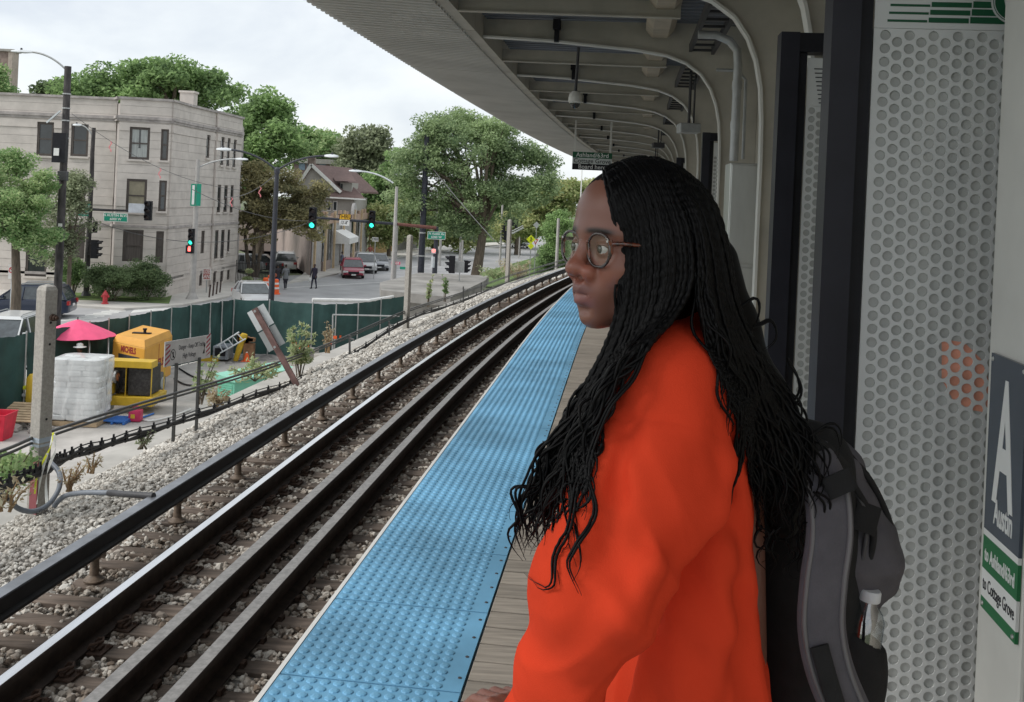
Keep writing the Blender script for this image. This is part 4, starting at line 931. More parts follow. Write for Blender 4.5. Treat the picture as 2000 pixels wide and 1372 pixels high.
weed(8, 965, 8.6, .34, .30, 'vivid', 'broad leaved green weeds at the lower left beside the first concrete post', 420, .035, 9)
weed(35, 920, 9.6, .22, .22, 'vivid', 'leafy green weeds behind the first concrete post base', 300, .05, 6)
weed(130, 960, 8.6, .28, .14, 'dry', 'rust coloured dry weed just right of the first concrete post', 170, .022, 8)
weed(178, 925, 9.6, .2, .1, 'dry', 'small dry brown weed further right on the shoulder edge', 90, .02, 6)
weed(8, 1000, 7.9, .25, .2, 'dry', 'dry orange weeds at the left frame edge under the cable', 120, .03, 7)
weed(640, 690, 18.6, .6, .12, 'dry', 'tall reddish dry weed stalks behind the handrail cables', 220, .03, 9)
weed(835, 600, 27, .9, .10, 'weed', 'slim green sapling in front of the concrete slab', 200, .05, 4, cat='sapling')
weed(870, 590, 29, 1.0, .12, 'weed', 'second slim green sapling nearer the signal beside the slab', 220, .05, 4, cat='sapling')
weed(1010, 548, 44, 1.0, .9, 'dry', 'dry grasses around the far concrete post', 500, .08, 14)
weed(965, 545, 50, .7, 1.0, 'weed', 'green and yellow weeds beyond the slab end', 500, .08, 12)
# ================================================================= POLES, LAMPS, SIGNALS
M_wpole = mat('black_stained_pole', (.055, .05, .05), .8, var=.5, scale=2.5, stretch=(2, 2, .6))
M_cpole = mat('concrete_pole', (.40, .385, .37), .85, var=.1)
M_lamp = mat('lamp_head_grey', (.60, .63, .65), .4)
M_redled = mat('lit_red', (1, .12, .10), .4, emit=2.2, var=0); M_grnled = mat('lit_green', (.03, .85, .55), .4, emit=1.6, var=0)
M_sgreen = mat('street_sign_green', (.01, .26, .17), .5, var=.03)
X_ = Vector((1, 0, 0)); Z_ = Vector((0, 0, 1))
def pole(name, label, cat, top, vb, Y=None, r=(.14, .10), m=M_wpole, zb=GZ, group=None, foot=False, ub=None):
    """top: pixel (u,v) of the tip; vb: base v (sets depth through the ground) """
    if Y is None: Y = G(ub if ub is not None else top[0], vb, zb).y
    tp_ = P(top[0], top[1], Y); b = Vector((tp_.x, Y, zb)); t = thing(name, label, cat, b, group); n = 7
    mb = MB(); mb.tube([b.lerp(tp_, k/n)+Vector((RNG.uniform(-.015, .015) if m is M_wpole else 0, 0, 0)) for k in range(n+1)], [r[0]+(r[1]-r[0])*k/n for k in range(n+1)], 12); obj('shaft', mb, m, t, sm=40)
    if foot: mb = MB(); mb.lathe(b, [(r[0]*2.1, 0), (r[0]*1.9, .12), (r[0]*1.3, .35), (r[0]*1.05, .5)], 12); obj('base', mb, m, t, sm=40)
    return t, b, tp_
def lamp_arm(t, a, pix, m, head=.75, dirx=-1, Y=None, rr=.04, bow=.55):
    """curved arm from a to pixel pix, with a cobra head"""
    Y = Y or a.y; e = P(pix[0], pix[1], Y); c = Vector((a.x+(e.x-a.x)*.45, a.y, a.z+(e.z-a.z)*.95)); n = 10; pts = [a*(1-s)**2+c*2*s*(1-s)+e*s*s for s in [k/n for k in range(n+1)]]
    mb = MB(); mb.tube(pts, rr, 8); am = obj('arm', mb, m, t, sm=40)
    sx = 1 if e.x > a.x else -1; n_ = Vector((0, 1, 0)); fr = []
    for k, (x, w_, h_) in enumerate(((0, .05, .05), (.12, .08, .07), (.3, .15, .09), (.55, .17, .085), (.75, .12, .05), (.80, .03, .02))):
        fr.append((e+X_*sx*(x*head/.75-.05)+Z_*(.0), n_*w_, Z_*h_))
    mb = MB(); mb.sweep([(-1, -.4), (-.6, .7), (0, 1), (.6, .7), (1, -.4), (.6, -.8), (-.6, -.8)], fr); hd_ = obj('lamp_head', mb, M_lamp, t, fix=True, sm=50)
    mb = MB(); mb.lathe(e+X_*sx*.38*head/.75+Z_*.06, [(.05, 0), (.05, .09), (.02, .11)], 8); obj('photocell', mb, M_darkgrey, hd_)
def signal(label, u, v, Y, hpx, lit=None, side='front', group='traffic signals at the crossing', ped=None, dark=True, attach=None):
    s_ = Y/FPX; H_ = hpx*s_; c = P(u, v, Y); t = thing('traffic_signal', label, 'traffic light', c, group); w_ = H_*.17
    mb = MB(); 
    mb.ob(c, X_*w_, (0, w_*.7, 0), Z_*H_/2); obj('housing', mb, M_black, t, bevel=.01)
    dr = Vector((0, -1, 0)) if side == 'front' else X_*(1 if side == 'right' else -1)
    for k in range(3):
        q = c+Z_*(H_/3)*(1-k)+dr*(w_*(.75 if side == 'front' else 1.05)); rr = H_*.12
        m_ = M_black
        if lit == k: m_ = (M_redled, M_redled, M_grnled)[k]
        mb = MB(); mb.lathe(q, [(rr, 0), (rr*.9, .02), (rr*.3, .04)], 14, axis=dr); obj('lens', mb, m_ if lit == k else mat('unlit_lens', (.03, .02, .02), .2), t)
        mb = MB(); vs = []; fs = []
        side_ = Vector((0, 0, 1)).cross(dr)
        for a in range(9):
            an = math.radians(-20+220*a/8); o_ = side_*math.cos(an)*rr*1.15+Z_*math.sin(an)*rr*1.15
            vs += [q+o_, q+o_+dr*rr*1.9*(1 if 1 < a < 7 else .6)]
        fs = [(2*a, 2*a+2, 2*a+3, 2*a+1) for a in range(8)]; mb.add(vs, fs); ob_ = obj('visor', mb, M_black, t); ob_.modifiers.new('t', 'SOLIDIFY').thickness = .012
    if attach: mb = MB(); mb.bar(c+Z_*H_*.3, attach+Z_*(c.z+H_*.3-attach.z), .04, .04); mb.bar(c-Z_*H_*.3, attach+Z_*(c.z-H_*.3-attach.z), .04, .04); obj('bracket', mb, M_black, t)
    return t
def sign(label, u, v, Y, wpx, hpx, m, lines=(), tm=None, cat='sign', name='street_sign', post=None, yaw=0, pm=None, group=None, border=None, rot=0, size=.5):
    s_ = Y/FPX; c = P(u, v, Y); W_, H_ = wpx*s_, hpx*s_; r = Vector((math.cos(yaw), math.sin(yaw), 0)); n = r.cross(Z_); t = thing(name, label, cat, c, group)
    if border: mb = MB(); mb.ob(c+(-n)*.0, r*W_/2, n*.008, Z_*H_/2); obj('border', mb, border, t); mb = MB(); mb.ob(c+n*.0, r*(W_/2-H_*.06), n*.013, Z_*(H_/2-H_*.06)); obj('panel', mb, m, t)
    else: mb = MB(); mb.ob(c, r*W_/2, n*.012, Z_*H_/2); obj('panel', mb, m, t)
    k = len(lines)
    for i, ln in enumerate(lines):
        if not ln: continue
        zz = c+Z_*H_*(.5-(i+.5)/k)*.86+n*.016
        text(ln, H_/max(k, 1)*size*2, zz, r, Z_, tm or M_white, t, bold=.004, sx=min(1, W_/(len(ln)*H_/k*size*1.05)))
    if post is not None:
        for dx in (post if isinstance(post, (list, tuple)) else [post]):
            b = Vector((c.x+dx, c.y+.05, GZ)); mb = MB(); mb.bar(b, Vector((c.x+dx, c.y+.05, c.z+H_*.4)), .06, .06); obj('post', mb, pm or M_galv, t)
    return t
# wooden poles at left
t, b, tp_ = pole('street_lamp', 'black stained wooden pole with curved arm lamp, meter box and signal box, left foreground', 'street lamp', (133, 130), 640, 45, (.19, .15)); PA = (t, b, tp_)
lamp_arm(t, tp_-Z_*.25, (62, 102), M_galv, .95, rr=.045)
for (u, v, w_, h_) in ((117, 289, 13, 29), ):
    c = P(u, v, 44.6); s_ = 44.6/FPX; mb = MB(); mb.ob(c, X_*w_*s_, (0, .12, 0), Z_*h_*s_); bx = obj('signal_box', mb, M_black, t); mb = MB(); mb.ob(P(110, 297, 44.4), X_*.12, (0, .01, 0), Z_*.17); obj('notice', mb, M_white, bx)
mb = MB(); mb.ob(P(123, 344, 44.7), X_*.2, (0, .15, 0), Z_*.22); obj('meter_box', mb, M_darkgrey, t, bevel=.02)
for v in (184, 212, 236, 270): mb = MB(); mb.lathe(P(133-(v-130)*.045, v, 45), [(.19, -.03), (.19, .03)], 12); obj('band', mb, M_galv, t)
mb = MB(); mb.bar(P(91, 240, 44.8), P(118, 217, 44.8), .07, .07); obj('bracket_arm', mb, M_lamp, t)
mb = MB(); mb.ob(P(117.5, 440, 44.75), X_*.09, (0, .01, 0), Z_*.07); obj('notice', mb, M_white, t)
t, b, tp_ = pole('street_lamp', 'second wooden pole with drooping arm lamp, carrying the Austin street sign arm', 'street lamp', (183, 250), 594, 57.5, (.17, .11)); PB = (t, b, tp_)
lamp_arm(t, tp_-Z_*.6, (158, 245), M_galv, .5, rr=.04)
mb = MB(); mb.tube([P(171, 409, 57.3), P(215, 411, 57.2), P(297, 413, 57)], [.08, .07, .05], 8); obj('mast_arm', mb, M_black, t)
mb = MB(); mb.lathe(b, [(.3, 0), (.3, .15), (.2, .4)], 10); obj('base', mb, M_darkgrey, t)
mb = MB(); mb.ob(P(173, 531, 57.2), X_*.09, (0, .01, 0), Z_*.3); obj('notice', mb, M_white, t)
sign('green street sign reading AUSTIN 6000 W hanging from the left mast arm', 226, 425, 57, 47, 17, M_sgreen, ('N AUSTIN BLVD', '6000 W'), border=M_white, size=.40)
for k, v in enumerate((404, 417)): sign(['upper', 'lower'][k]+' green oblique street sign on the second wooden pole', 165+k*-3, v, 57.1, 20, 11, M_sgreen, ('W LAKE ST',), yaw=.5, size=.3)
sign('white blank sign back on the mast arm beside the hanging signal', 267, 407, 56.9, 32, 18, mat('blank_sign_back', (.50, .53, .58), .6), name='sign_back')
signal('dark signal head seen from its back at the end of the left mast arm', 290, 412, 56.8, 38)
signal('black three lens signal facing right on the second wooden pole', 185, 487, 57.2, 36, side='right', attach=P(172, 487, 57.3))
signal('dark grey signal head seen from the back above the side facing one', 186, 444, 57.0, 22)
# concrete pole lamp
t, b, tp_ = pole('street_lamp', 'pale concrete lamp pole by the right face of the stone building with long curved arm', 'street lamp', (387, 312), 588, None, (.20, .12), M_cpole, ub=374, foot=True)
lamp_arm(t, tp_-Z_*.5, (462, 311), M_galv, .7, rr=.045)
Yc = b.y-.25
signal('green lit traffic signal on the concrete lamp pole', 374, 463, Yc, 32, lit=2)
c = P(371, 487.5, Yc-.2); t = thing('pedestrian_signal', 'lit red hand pedestrian signal under the green light on the concrete pole', 'pedestrian signal', c); mb = MB(); mb.ob(c, X_*.22, (0, .12, 0), Z_*.24); obj('housing', mb, M_black, t)
mb = MB(); mb.ob(c-Vector((0, .125, .02)), X_*.08, (0, .008, 0), Z_*.08)
for k in range(4): mb.ob(c+Vector((-.06+k*.04, -.125, .10+.02*(k in (1, 2)))), X_*.013, (0, .008, 0), Z_*.07)
obj('hand', mb, M_redled, t)
for k, u in enumerate((372.5, 389)):
    sign(['left', 'right'][k]+' green and white vertical banner on the concrete lamp pole', u+6*(k == 0)-1, 381, Yc-.1*k, (10, 9)[k], 43, [M_white, M_sgreen][k], ('',), name='pole_banner', border=M_sgreen, cat='banner')
sign('small red and white sign by the bollards at the side of the stone building', 404, 536, 62, 16, 22, mat('faded_red_sign', (.42, .13, .12), .6), ('CLOSED', 'LANE'), border=M_white, post=0)
for k in range(4):
    b = G(408+k*7, 585-k*3.2); t = thing('bollard', ['first', 'second', 'third', 'fourth'][k]+' thin dark bollard counted from the concrete lamp pole beside the building', 'bollard', b, 'thin bollards on the side pavement'); mb = MB(); mb.tube([b, b+Vector((.05, 0, .85))], .05, 8); mb.lathe(b, [(.09, 0), (.09, .04)], 8); obj('post', mb, mat('bollard_brown', (.07, .045, .04), .7), t); mb = MB(); mb.lathe(b+Vector((.05, 0, .85)), [(.06, 0), (.05, .05)], 8); obj('cap', mb, M_black, t)
# twin arm lamp
t, b, tp_ = pole('street_lamp', 'black twin armed street lamp standing behind the green fence corner', 'street lamp', (541, 333), 592, 44, (.15, .10), mat('black_lamp_paint', (.04, .043, .055), .5))
M_bl = mat('black_lamp_paint', (.04, .043, .055), .5)
lamp_arm(t, tp_, (450, 293), M_bl, .65, rr=.045); lamp_arm(t, tp_, (636, 305), M_bl, .6, rr=.045)
mb = MB(); mb.lathe(tp_-Z_*.15, [(.13, 0), (.13, .2), (.05, .3)], 10); obj('crown_cap', mb, M_bl, t)
# utility pole centre
t, b, tp_ = pole('utility_pole', 'tall plain black pole by the Austin sign right of the mast arm', 'utility pole', (834, 265), 523, 70, (.24, .19), mat('pole_blue_black', (.03, .033, .045), .6, var=.4), ub=820)
for v in (314, 455, 500): mb = MB(); mb.lathe(P(834-(v-265)*.045, v, 70), [(.24, -.05), (.24, .05)], 12); obj('band', mb, M_galv, t)
mb = MB(); mb.lathe(b, [(.5, 0), (.45, .1), (.26, .35)], 10); obj('base', mb, M_darkgrey, t); PC = (t, b, tp_)
# mast arm
t = thing('signal_mast', 'long dark rusty mast arm with vertical pole carrying two green signals', 'signal mast', Vector((P(853, 530, 68).x, 68, GZ)))
mb = MB(); mb.tube([P(612, 425, 62), P(700, 432, 64), P(775, 438, 66)], [.07, .09, .10], 8); mb.tube([P(775, 438, 66), P(852, 446, 68)], [.10, .13], 8, 1); obj('mast_arm', mb, [M_bl, mat('rusted_red_arm', (.20, .085, .07), .8)], t)
mb = MB(); mb.tube([Vector((P(849, 530, 68).x, 68, GZ)), P(853, 443, 68)], [.20, .14], 10); obj('pole', mb, M_bl, t)
mb = MB(); mb.box(P(838, 0, 67.7).x, P(846, 0, 67.7).x, 67.4, 67.8, GZ, GZ+.9); obj('control_box', mb, M_darkgrey, t)
signal('nearer left green lit signal on the long mast arm', 611, 426, 61.9, 42, lit=2); signal('green lit signal on the middle of the long mast arm', 727, 429, 64.6, 34, lit=2)
sign('yellow turn sign plate above the height limit on the mast arm', 674, 424, 63, 22, 11, mat('sign_orange_yellow', (.72, .40, .02), .5), ('THRU',), M_black, border=M_black)
sign("white clearance plate reading 13'-8\" under the yellow plate", 672.5, 435.5, 63, 20, 11, M_white, ("13'-8\"",), M_black, size=.42)
sign('green street sign reading Austin beside the tall black pole', 852.5, 460.5, 67.6, 35, 15, M_sgreen, ('N Austin Av', '6000 W'), border=M_white, size=.42)
t = sign('pedestrian signal head with lit red symbol on the mast pole', 847, 491, 67.5, 9, 9, M_lamp, (), name='pedestrian_signal', cat='pedestrian signal'); mb = MB(); c = P(847, 490, 67.4); mb.lathe(c, [(.11, 0), (.05, .02)], 8, axis=(0, -1, 0)); obj('hand', mb, M_redled, t)
mb = MB(); mb.tube([P(846, 502, 67.6), P(845, 523, 67.6)], .13, 8); obj('housing', mb, M_lamp, t)
sign('small white parking sign beside the wooden fence', 733, 468, 78, 12, 8, M_white, ('NO PARKING',), M_black, post=0)
sign('pink and red banner sign on the pale lamp pole in front of parked cars', 773, 514.5, 60, 18, 6, mat('pink_red', (.62, .16, .22), .6), ('SALE',), M_white)
sign('tiny green street name sign right of the pink banner', 788, 524, 60, 14, 5, M_sgreen, ())
# pale poles
for (lb, tp2, vb, ub, r) in (('pale lamp pole in front of the wooden fence', (777, 407), 545, 771, .10), ('slim pale pole left of the locust trunk', (855, 380), 530, 850, .09), ('thin pale pole in front of the locust trunk', (947, 405), 530, 940, .07), ('pale pole right of the locust trunk carrying distant lamps', (982, 388), 520, 978, .10), ('thin pale pole between the signals and yellow sign', (1017, 418), 505, 1012, .06), ('white post at the lower left of the locust tree', (904, 470), 530, 901, .07)):
    pole('pole', lb, 'pole', tp2, vb, None, (r*1.2, r), M_cpole, ub=ub)
t, b, tp_ = pole('street_lamp', 'pale lamp pole with single arm reaching left over the gabled house', 'street lamp', (775, 365), 545, 60, (.14, .09), M_cpole, ub=768); lamp_arm(t, P(768, 358, 60), (705, 335), M_lamp, .75, rr=.05)
for k, (pu, pv, hu, hv) in enumerate(((826, 350, 786, 341), (866, 350, 808, 348), (905, 352, 868, 344))):
    t, b, tp_ = pole('street_lamp', ['left', 'middle', 'right'][k]+' of three far double lamps showing through the locust leaves', 'street lamp', (pu, pv), 505, 88+k*8, (.13, .09), M_cpole); lamp_arm(t, tp_, (hu, hv), M_lamp, .8, rr=.06)
# signals at right
signal('black signal seen side on above the slab, just left of the second one', 883, 517, 56, 34, side='left')
sign('grey back of a sign beside the black side on signal', 898, 522, 56.2, 18, 22, M_galv, (), name='sign_back', post=0)
signal('black signal seen side on behind the grey sign back', 910, 521, 56.4, 24, side='right')
for k, (u, v) in enumerate(((990, 433), (1002, 433), (1009, 437), (985, 447), (987, 460))):
    signal(['uppermost left', 'uppermost middle', 'uppermost right', 'lower left', 'lowest'][k]+' dark signal in the distant cluster beside the far concrete post', u, v, 95, (16, 18, 18, 14, 18)[k], side='left')
pole('pole', 'dark pole carrying the distant signal cluster', 'pole', (993, 420), 520, 94, (.15, .12), M_bl)
mb = MB(); c0 = P(1005, 455, 93); t = thing('pale_truss', 'pale truss leading from the far concrete post to the signal cluster', 'truss', c0); mb.tube([P(1000, 457, 93), P(1023, 445, 93)], .09, 6); mb.tube([P(1000, 452, 93), P(1022, 441, 93)], .05, 6); obj('chord', mb, M_galv, t)
def diamond(label, u, v, Y, rp_, m, name='warning_sign', glyph=None, tri=False, white=False):
    c = P(u, v, Y); r_ = rp_*Y/FPX; t = thing(name, label, 'road sign', c); mb = MB()
    pl = [(0, r_), (r_, 0), (0, -r_), (-r_, 0)] if not tri else [(-r_, r_*.7), (r_, r_*.7), (0, -r_)]
    n = len(pl); vs = [c+X_*a+Z_*b_+Vector((0, dd, 0)) for dd in (-.02, .02) for a, b_ in pl]; mb.add(vs, [tuple(range(n)), tuple(range(n, 2*n))[::-1]]+[(k, (k+1) % n, n+(k+1) % n, n+k) for k in range(n)]); obj('plate', mb, m, t, fix=True)
    if tri: mb = MB(); vs = [c+X_*a*.55+Z_*(b_*.55+.02)+Vector((0, dd, 0)) for dd in (-.035, -.02) for a, b_ in pl]; mb.add(vs, [(0, 1, 2), (5, 4, 3)]); obj('field', mb, M_white, t, fix=True)
    if glyph == 'ped':
        mb = MB(); q = c-Vector((0, .03, 0)); mb.lathe(q+Z_*r_*.42, [(r_*.12, 0), (r_*.12, .01)], 8, axis=(0, -1, 0)); mb.bar(q+Z_*r_*.28, q-Z_*r_*.1, .01, r_*.16, up=(1, 0, 0)); mb.bar(q-Z_*r_*.1, q+X_*r_*.28-Z_*r_*.5, .01, r_*.1, up=(1, 0, 0)); mb.bar(q-Z_*r_*.1, q-X_*r_*.25-Z_*r_*.5, .01, r_*.1, up=(1, 0, 0)); mb.bar(q+Z_*r_*.2, q+X_*r_*.33, .01, r_*.09, up=(1, 0, 0)); obj('walking_figure', mb, M_black, t)
    b = Vector((c.x, Y+.05, GZ)); mb = MB(); mb.bar(b, Vector((c.x, Y+.05, c.z)), .06, .06); obj('post', mb, M_galv, t); return t
M_fyel = mat('fluorescent_yellow', (.75, .85, .03), .5)
diamond('fluorescent yellow pedestrian crossing diamond sign by the far road', 1037, 468, 78, 9, M_fyel, glyph='ped'); diamond('small yellow arrow plate under the pedestrian diamond sign', 1037, 481, 77.8, 6.5, M_fyel); diamond('red and white triangular yield sign right of the yellow diamond', 1046, 472, 80, 6, mat('sign_red', (.55, .03, .04), .5), name='yield_sign', tri=True); diamond('pale diamond sign back beyond the yellow sign', 1048, 440, 95, 7, M_galv, name='sign_back')
sign('white information sign at the far end of the road', 1062, 473, 86, 9, 6, M_white, (), post=0)
pole('pole', 'short pale pole with small crossarms in front of the conical evergreen', 'pole', (1091, 427), 520, 48, (.08, .07), M_cpole, zb=-2)
pole('pole', 'very thin white mast rising beside the woman forehead', 'pole', (1137, 325), 480, 60, (.05, .03), M_white, zb=-2)
# no turn sign at left
c = P(24, 530, 44); t = sign('white no turn sign on a thin pale post by the left street tree', 23, 531, 44, 13, 28, M_white, ('',), post=0, pm=M_lamp)
mb = MB(); n = 16; ce = P(23, 528, 43.9); vs = []
for k in range(n):
    a = 2*math.pi*k/n
    for r_ in (.10, .14): vs.append(ce+X_*math.cos(a)*r_+Z_*math.sin(a)*r_)
mb.add(vs, [(2*k, 2*k+1, 2*((k+1) % n)+1, 2*((k+1) % n)) for k in range(n)]); mb.bar(ce+Vector((-.1, 0, .1)), ce+Vector((.1, 0, -.1)), .01, .03); obj('prohibition_ring', mb, mat('sign_red', (.55, .03, .04), .5), t)
# hydrant
b = G(205, 594, GZ+.12); t = thing('fire_hydrant', 'red fire hydrant on the kerb in front of the shrubs', 'fire hydrant', b); M_hyd = mat('hydrant_red', (.50, .05, .06), .5)
mb = MB(); mb.lathe(b, [(.19, 0), (.19, .06), (.13, .08), (.13, .45), (.16, .48), (.16, .54), (.13, .58), (.08, .68), (.03, .72), (.03, .77)], 12); obj('barrel', mb, M_hyd, t, sm=40)
for sx in (-1, 1): mb = MB(); mb.lathe(b+Vector((sx*.12, 0, .42)), [(.06, 0), (.07, .06), (.05, .1)], 8, axis=(sx, 0, 0)); obj('outlet', mb, M_hyd, t)
# wires and ribbons
M_wire = mat('grey_wire', (.12, .12, .125), .6); M_rib = mat('red_white_ribbon', (.75, .25, .27), .6, var=.2, scale=6)
def wire(label, a, b_, sag=.5, r=.02, rib=()):
    a, b_ = Vector(a), Vector(b_); t = thing('span_wire', label, 'wire', a); n = 14; pts = [a.lerp(b_, k/n)-Z_*sag*4*(k/n)*(1-k/n) for k in range(n+1)]; mb = MB(); mb.tube(pts, r, 5); obj('wire', mb, M_wire, t)
    for f in rib:
        k = int(f*n); p = pts[k]; mb = MB(); q = [p+Vector((.06*math.sin(i*1.7), 0, -i*.10)) for i in range(6)]
        mb.add([x+X_*dx for x in q for dx in (-.028, .028)], [(2*i, 2*i+1, 2*i+3, 2*i+2) for i in range(5)]); o = obj('ribbon', mb, M_rib, t); o.modifiers.new('t', 'SOLIDIFY').thickness = .006
wire('thin wire with red and white ribbons crossing in front of the stone building', P(140, 222, 45), P(470, 372, 50), .7, .012, (.28, .5))
wire('pale ribboned line from the twin lamp to the stone building side', P(541, 338, 44), P(440, 385, 52), .35, .02, (.35, .9))
wire('upper dark wire from the concrete pole to the signal arm', P(375, 370, 55), P(611, 432, 62), .5, .018); wire('lower dark wire from the left pole to the mast arm', P(180, 430, 57), P(650, 415, 62), 1.6, .018)
wire('guy wire running down right from the tall black pole', P(836, 318, 70), P(965, 470, 62), .1, .03); wire('wire from the tall black pole down left behind the locust leaves', P(832, 318, 70), P(780, 360, 72), .1, .03)

# ================================================================= VEHICLES
M_tyre = mat('tyre_rubber', (.02, .02, .02), .8); M_cglass = mat('car_glass', (.05, .06, .065), .05, var=.3, spec=1.0); M_hl = mat('headlamp_clear', (.75, .76, .76), .15); M_tl = mat('tail_lamp_red', (.40, .02, .02), .3)
def car(label, base, rz, paint, kind='suv', cat='car', name='parked_car', group='cars parked along the street', rack=False):
    L_, W_, H_ = {'suv': (4.5, .92, 1.65), 'sedan': (4.6, .90, 1.45), 'hatch': (4.2, .88, 1.52)}[kind]; h = L_/2; t = thing(name, label, cat, base, group); t.rotation_euler = (0, 0, rz)
    belt = .98 if kind == 'suv' else .9
    # lower body: stations along y (front = +y): y, halfwidth, zbottom, ztop
    st = [(-h, .72, .42, belt-.28), (-h+.06, .88, .32, belt-.06), (-h+.5, 1, .26, belt), (-.6, 1, .22, belt+.01), (.5, 1, .22, belt-.01), (h-1.1, 1, .25, belt-.06), (h-.5, .97, .27, belt-.16), (h-.12, .86, .30, belt-.28), (h, .66, .36, belt-.42)]
    fr = []; prof = [(-1, 0), (-1, .55), (-.97, .9), (-.88, 1), (.88, 1), (.97, .9), (1, .55), (1, 0), (.9, -.02), (-.9, -.02)]
    mb = MB(); vs = []
    for (y, w_, z0, z1) in st:
        for (a, b_) in prof: vs.append((a*w_*W_, y, z0+(z1-z0)*b_))
    n = len(prof); k = len(st); fs = [(i*n+j, i*n+(j+1) % n, (i+1)*n+(j+1) % n, (i+1)*n+j) for i in range(k-1) for j in range(n)]+[tuple(range(n)), tuple((k-1)*n+j for j in range(n))]
    mb.add(vs, fs); bd = obj('body', mb, paint, t, world=False, fix=True, sm=35)
    rear = -h+.15 if kind != 'sedan' else -h+.75
    # cabin
    yb0, yb1, yt0, yt1 = rear, h-1.15, rear+.35 if kind != 'sedan' else rear+.7, h-1.95
    wb, wt = W_*.93, W_*.74
    def q(y0, y1, z0, z1, w0, w1): return [(-w0, y0[0], z0), (w0, y0[0], z0), (w0, y0[1], z0), (-w0, y0[1], z0), (-w1, y1[0], z1), (w1, y1[0], z1), (w1, y1[1], z1), (-w1, y1[1], z1)]
    box6 = [(0, 1, 2, 3), (7, 6, 5, 4), (0, 4, 5, 1), (1, 5, 6, 2), (2, 6, 7, 3), (3, 7, 4, 0)]
    mb = MB(); mb.add(q((yb0, yb1), (yt0, yt1), belt-.03, H_-.06, wb, wt), box6); obj('windows', mb, M_cglass, t, world=False, fix=True)
    mb = MB(); mb.add(q((yt0-.06, yt1+.10), (yt0+.1, yt1-.1), H_-.10, H_, wt+.03, wt-.1), box6); rf = obj('roof', mb, paint, t, world=False, fix=True, bevel=.02)
    mb = MB()
    for sx in (-1, 1):
        for (y0, y1) in ((yb0, yt0), (-.05, -.1), (yb1, yt1), (rear+1.0, rear+1.1)): mb.bar((sx*(wb+.012), y0, belt-.02), (sx*(wt+.02), y1, H_-.08), .05, .07)
    obj('pillars', mb, paint, rf, world=False)
    if kind == 'suv' or rack:
        for sx in (-1, 1): mb = MB(); mb.tube([(sx*wt*.9, yt0+.1, H_+.01), (sx*wt*.9, yt0+.25, H_+.06), (sx*wt*.9, yt1-.25, H_+.06), (sx*wt*.9, yt1-.1, H_+.01)], .02, 6); obj('roof_rail', mb, M_galv, rf, world=False)
    for sx in (-1, 1):
        for y in (-h+.85, h-.9):
            c = Vector((sx*(W_-.02), y, .335)); mb = MB(); mb.lathe(c-Vector((sx*.2, 0, 0)), [(.30, 0), (.335, .03), (.335, .19), (.30, .215)], 18, axis=(sx, 0, 0)); wh = obj('wheel', mb, M_tyre, t, world=False, sm=40)
            mb = MB(); mb.lathe(c+Vector((sx*.008, 0, 0)), [(.21, 0), (.2, .012), (.06, .02)], 14, axis=(sx, 0, 0)); obj('rim', mb, M_galv, wh, world=False)
        mb = MB(); mb.ob((sx*W_*.72, h-.10, belt-.33), (.20, 0, 0), (0, .07, 0), (0, 0, .07)); obj('headlight', mb, M_hl, t, world=False)
        mb = MB(); mb.ob((sx*W_*.80, -h+.05, belt-.18), (.13, 0, 0), (0, .06, 0), (0, 0, .10)); obj('tail_light', mb, M_tl, t, world=False)
        mb = MB(); mb.ob((sx*(W_+.09), h-1.45, belt+.09), (.09, 0, 0), (0, .05, 0), (0, 0, .065)); obj('mirror', mb, paint, t, world=False, bevel=.02)
    mb = MB(); mb.ob((0, h-.01, belt-.42), (.42, 0, 0), (0, .03, 0), (0, 0, .10)); obj('grille', mb, M_black, t, world=False)
    mb = MB(); mb.ob((0, -h-.005, belt-.32), (.18, 0, 0), (0, .015, 0), (0, 0, .06)); obj('number_plate', mb, M_white, t, world=False)
    mb = MB(); mb.ob((0, h+.02, belt-.56), (.18, 0, 0), (0, .015, 0), (0, 0, .055)); obj('number_plate', mb, M_white, t, world=False)
    return t
def paint(n, c): return mat('paint_'+n, c, .3, .1, var=.02, coat=.5)
PW, PR, PS, PG, PB_, PK = paint('white', (.62, .63, .63)), paint('maroon', (.30, .02, .05)), paint('silver', (.40, .41, .42)), paint('grey', (.22, .23, .25)), paint('navy', (.02, .03, .06)), paint('black', (.015, .015, .018))
ry = math.radians
car('white sport utility vehicle at the lower left behind the green fence', G(10, 700), ry(185), PW, 'suv')
car('dark blue sport utility vehicle on the cross street left of the wooden pole', G(50, 618), ry(100), PB_, 'suv')
car('silver sedan at the kerb by the fence corner', G(492, 598), ry(205), PS, 'sedan')
car('white hatchback with rear facing us parked beside the shop side wall', G(557, 529), ry(14), PW, 'suv')
car('maroon hatchback parked first in line in front of the shop', G(688, 541), ry(192), PR, 'hatch')
car('silver sport utility vehicle parked second in line by the shop', G(713, 531), ry(192), PS, 'suv')
car('grey sedan parked third in line by the shop', G(737, 526), ry(192), PG, 'sedan')
car('white car driving far off on the road beyond the signals', G(1015, 484), ry(190), PW, 'sedan', group='cars driving far off')
car('dark car in the fenced lot beneath the browning tree', G(500, 531), ry(95), PK, 'sedan'); car('pale car at the left of the fenced lot behind the tree trunks', G(468, 530), ry(95), PS, 'sedan')
car('white van like car parked beyond the lawn by the trees', G(890, 478), ry(95), PW, 'suv'); car('dark car parked on the driveway right of the Austin sign', G(905, 481), ry(95), PG, 'hatch')

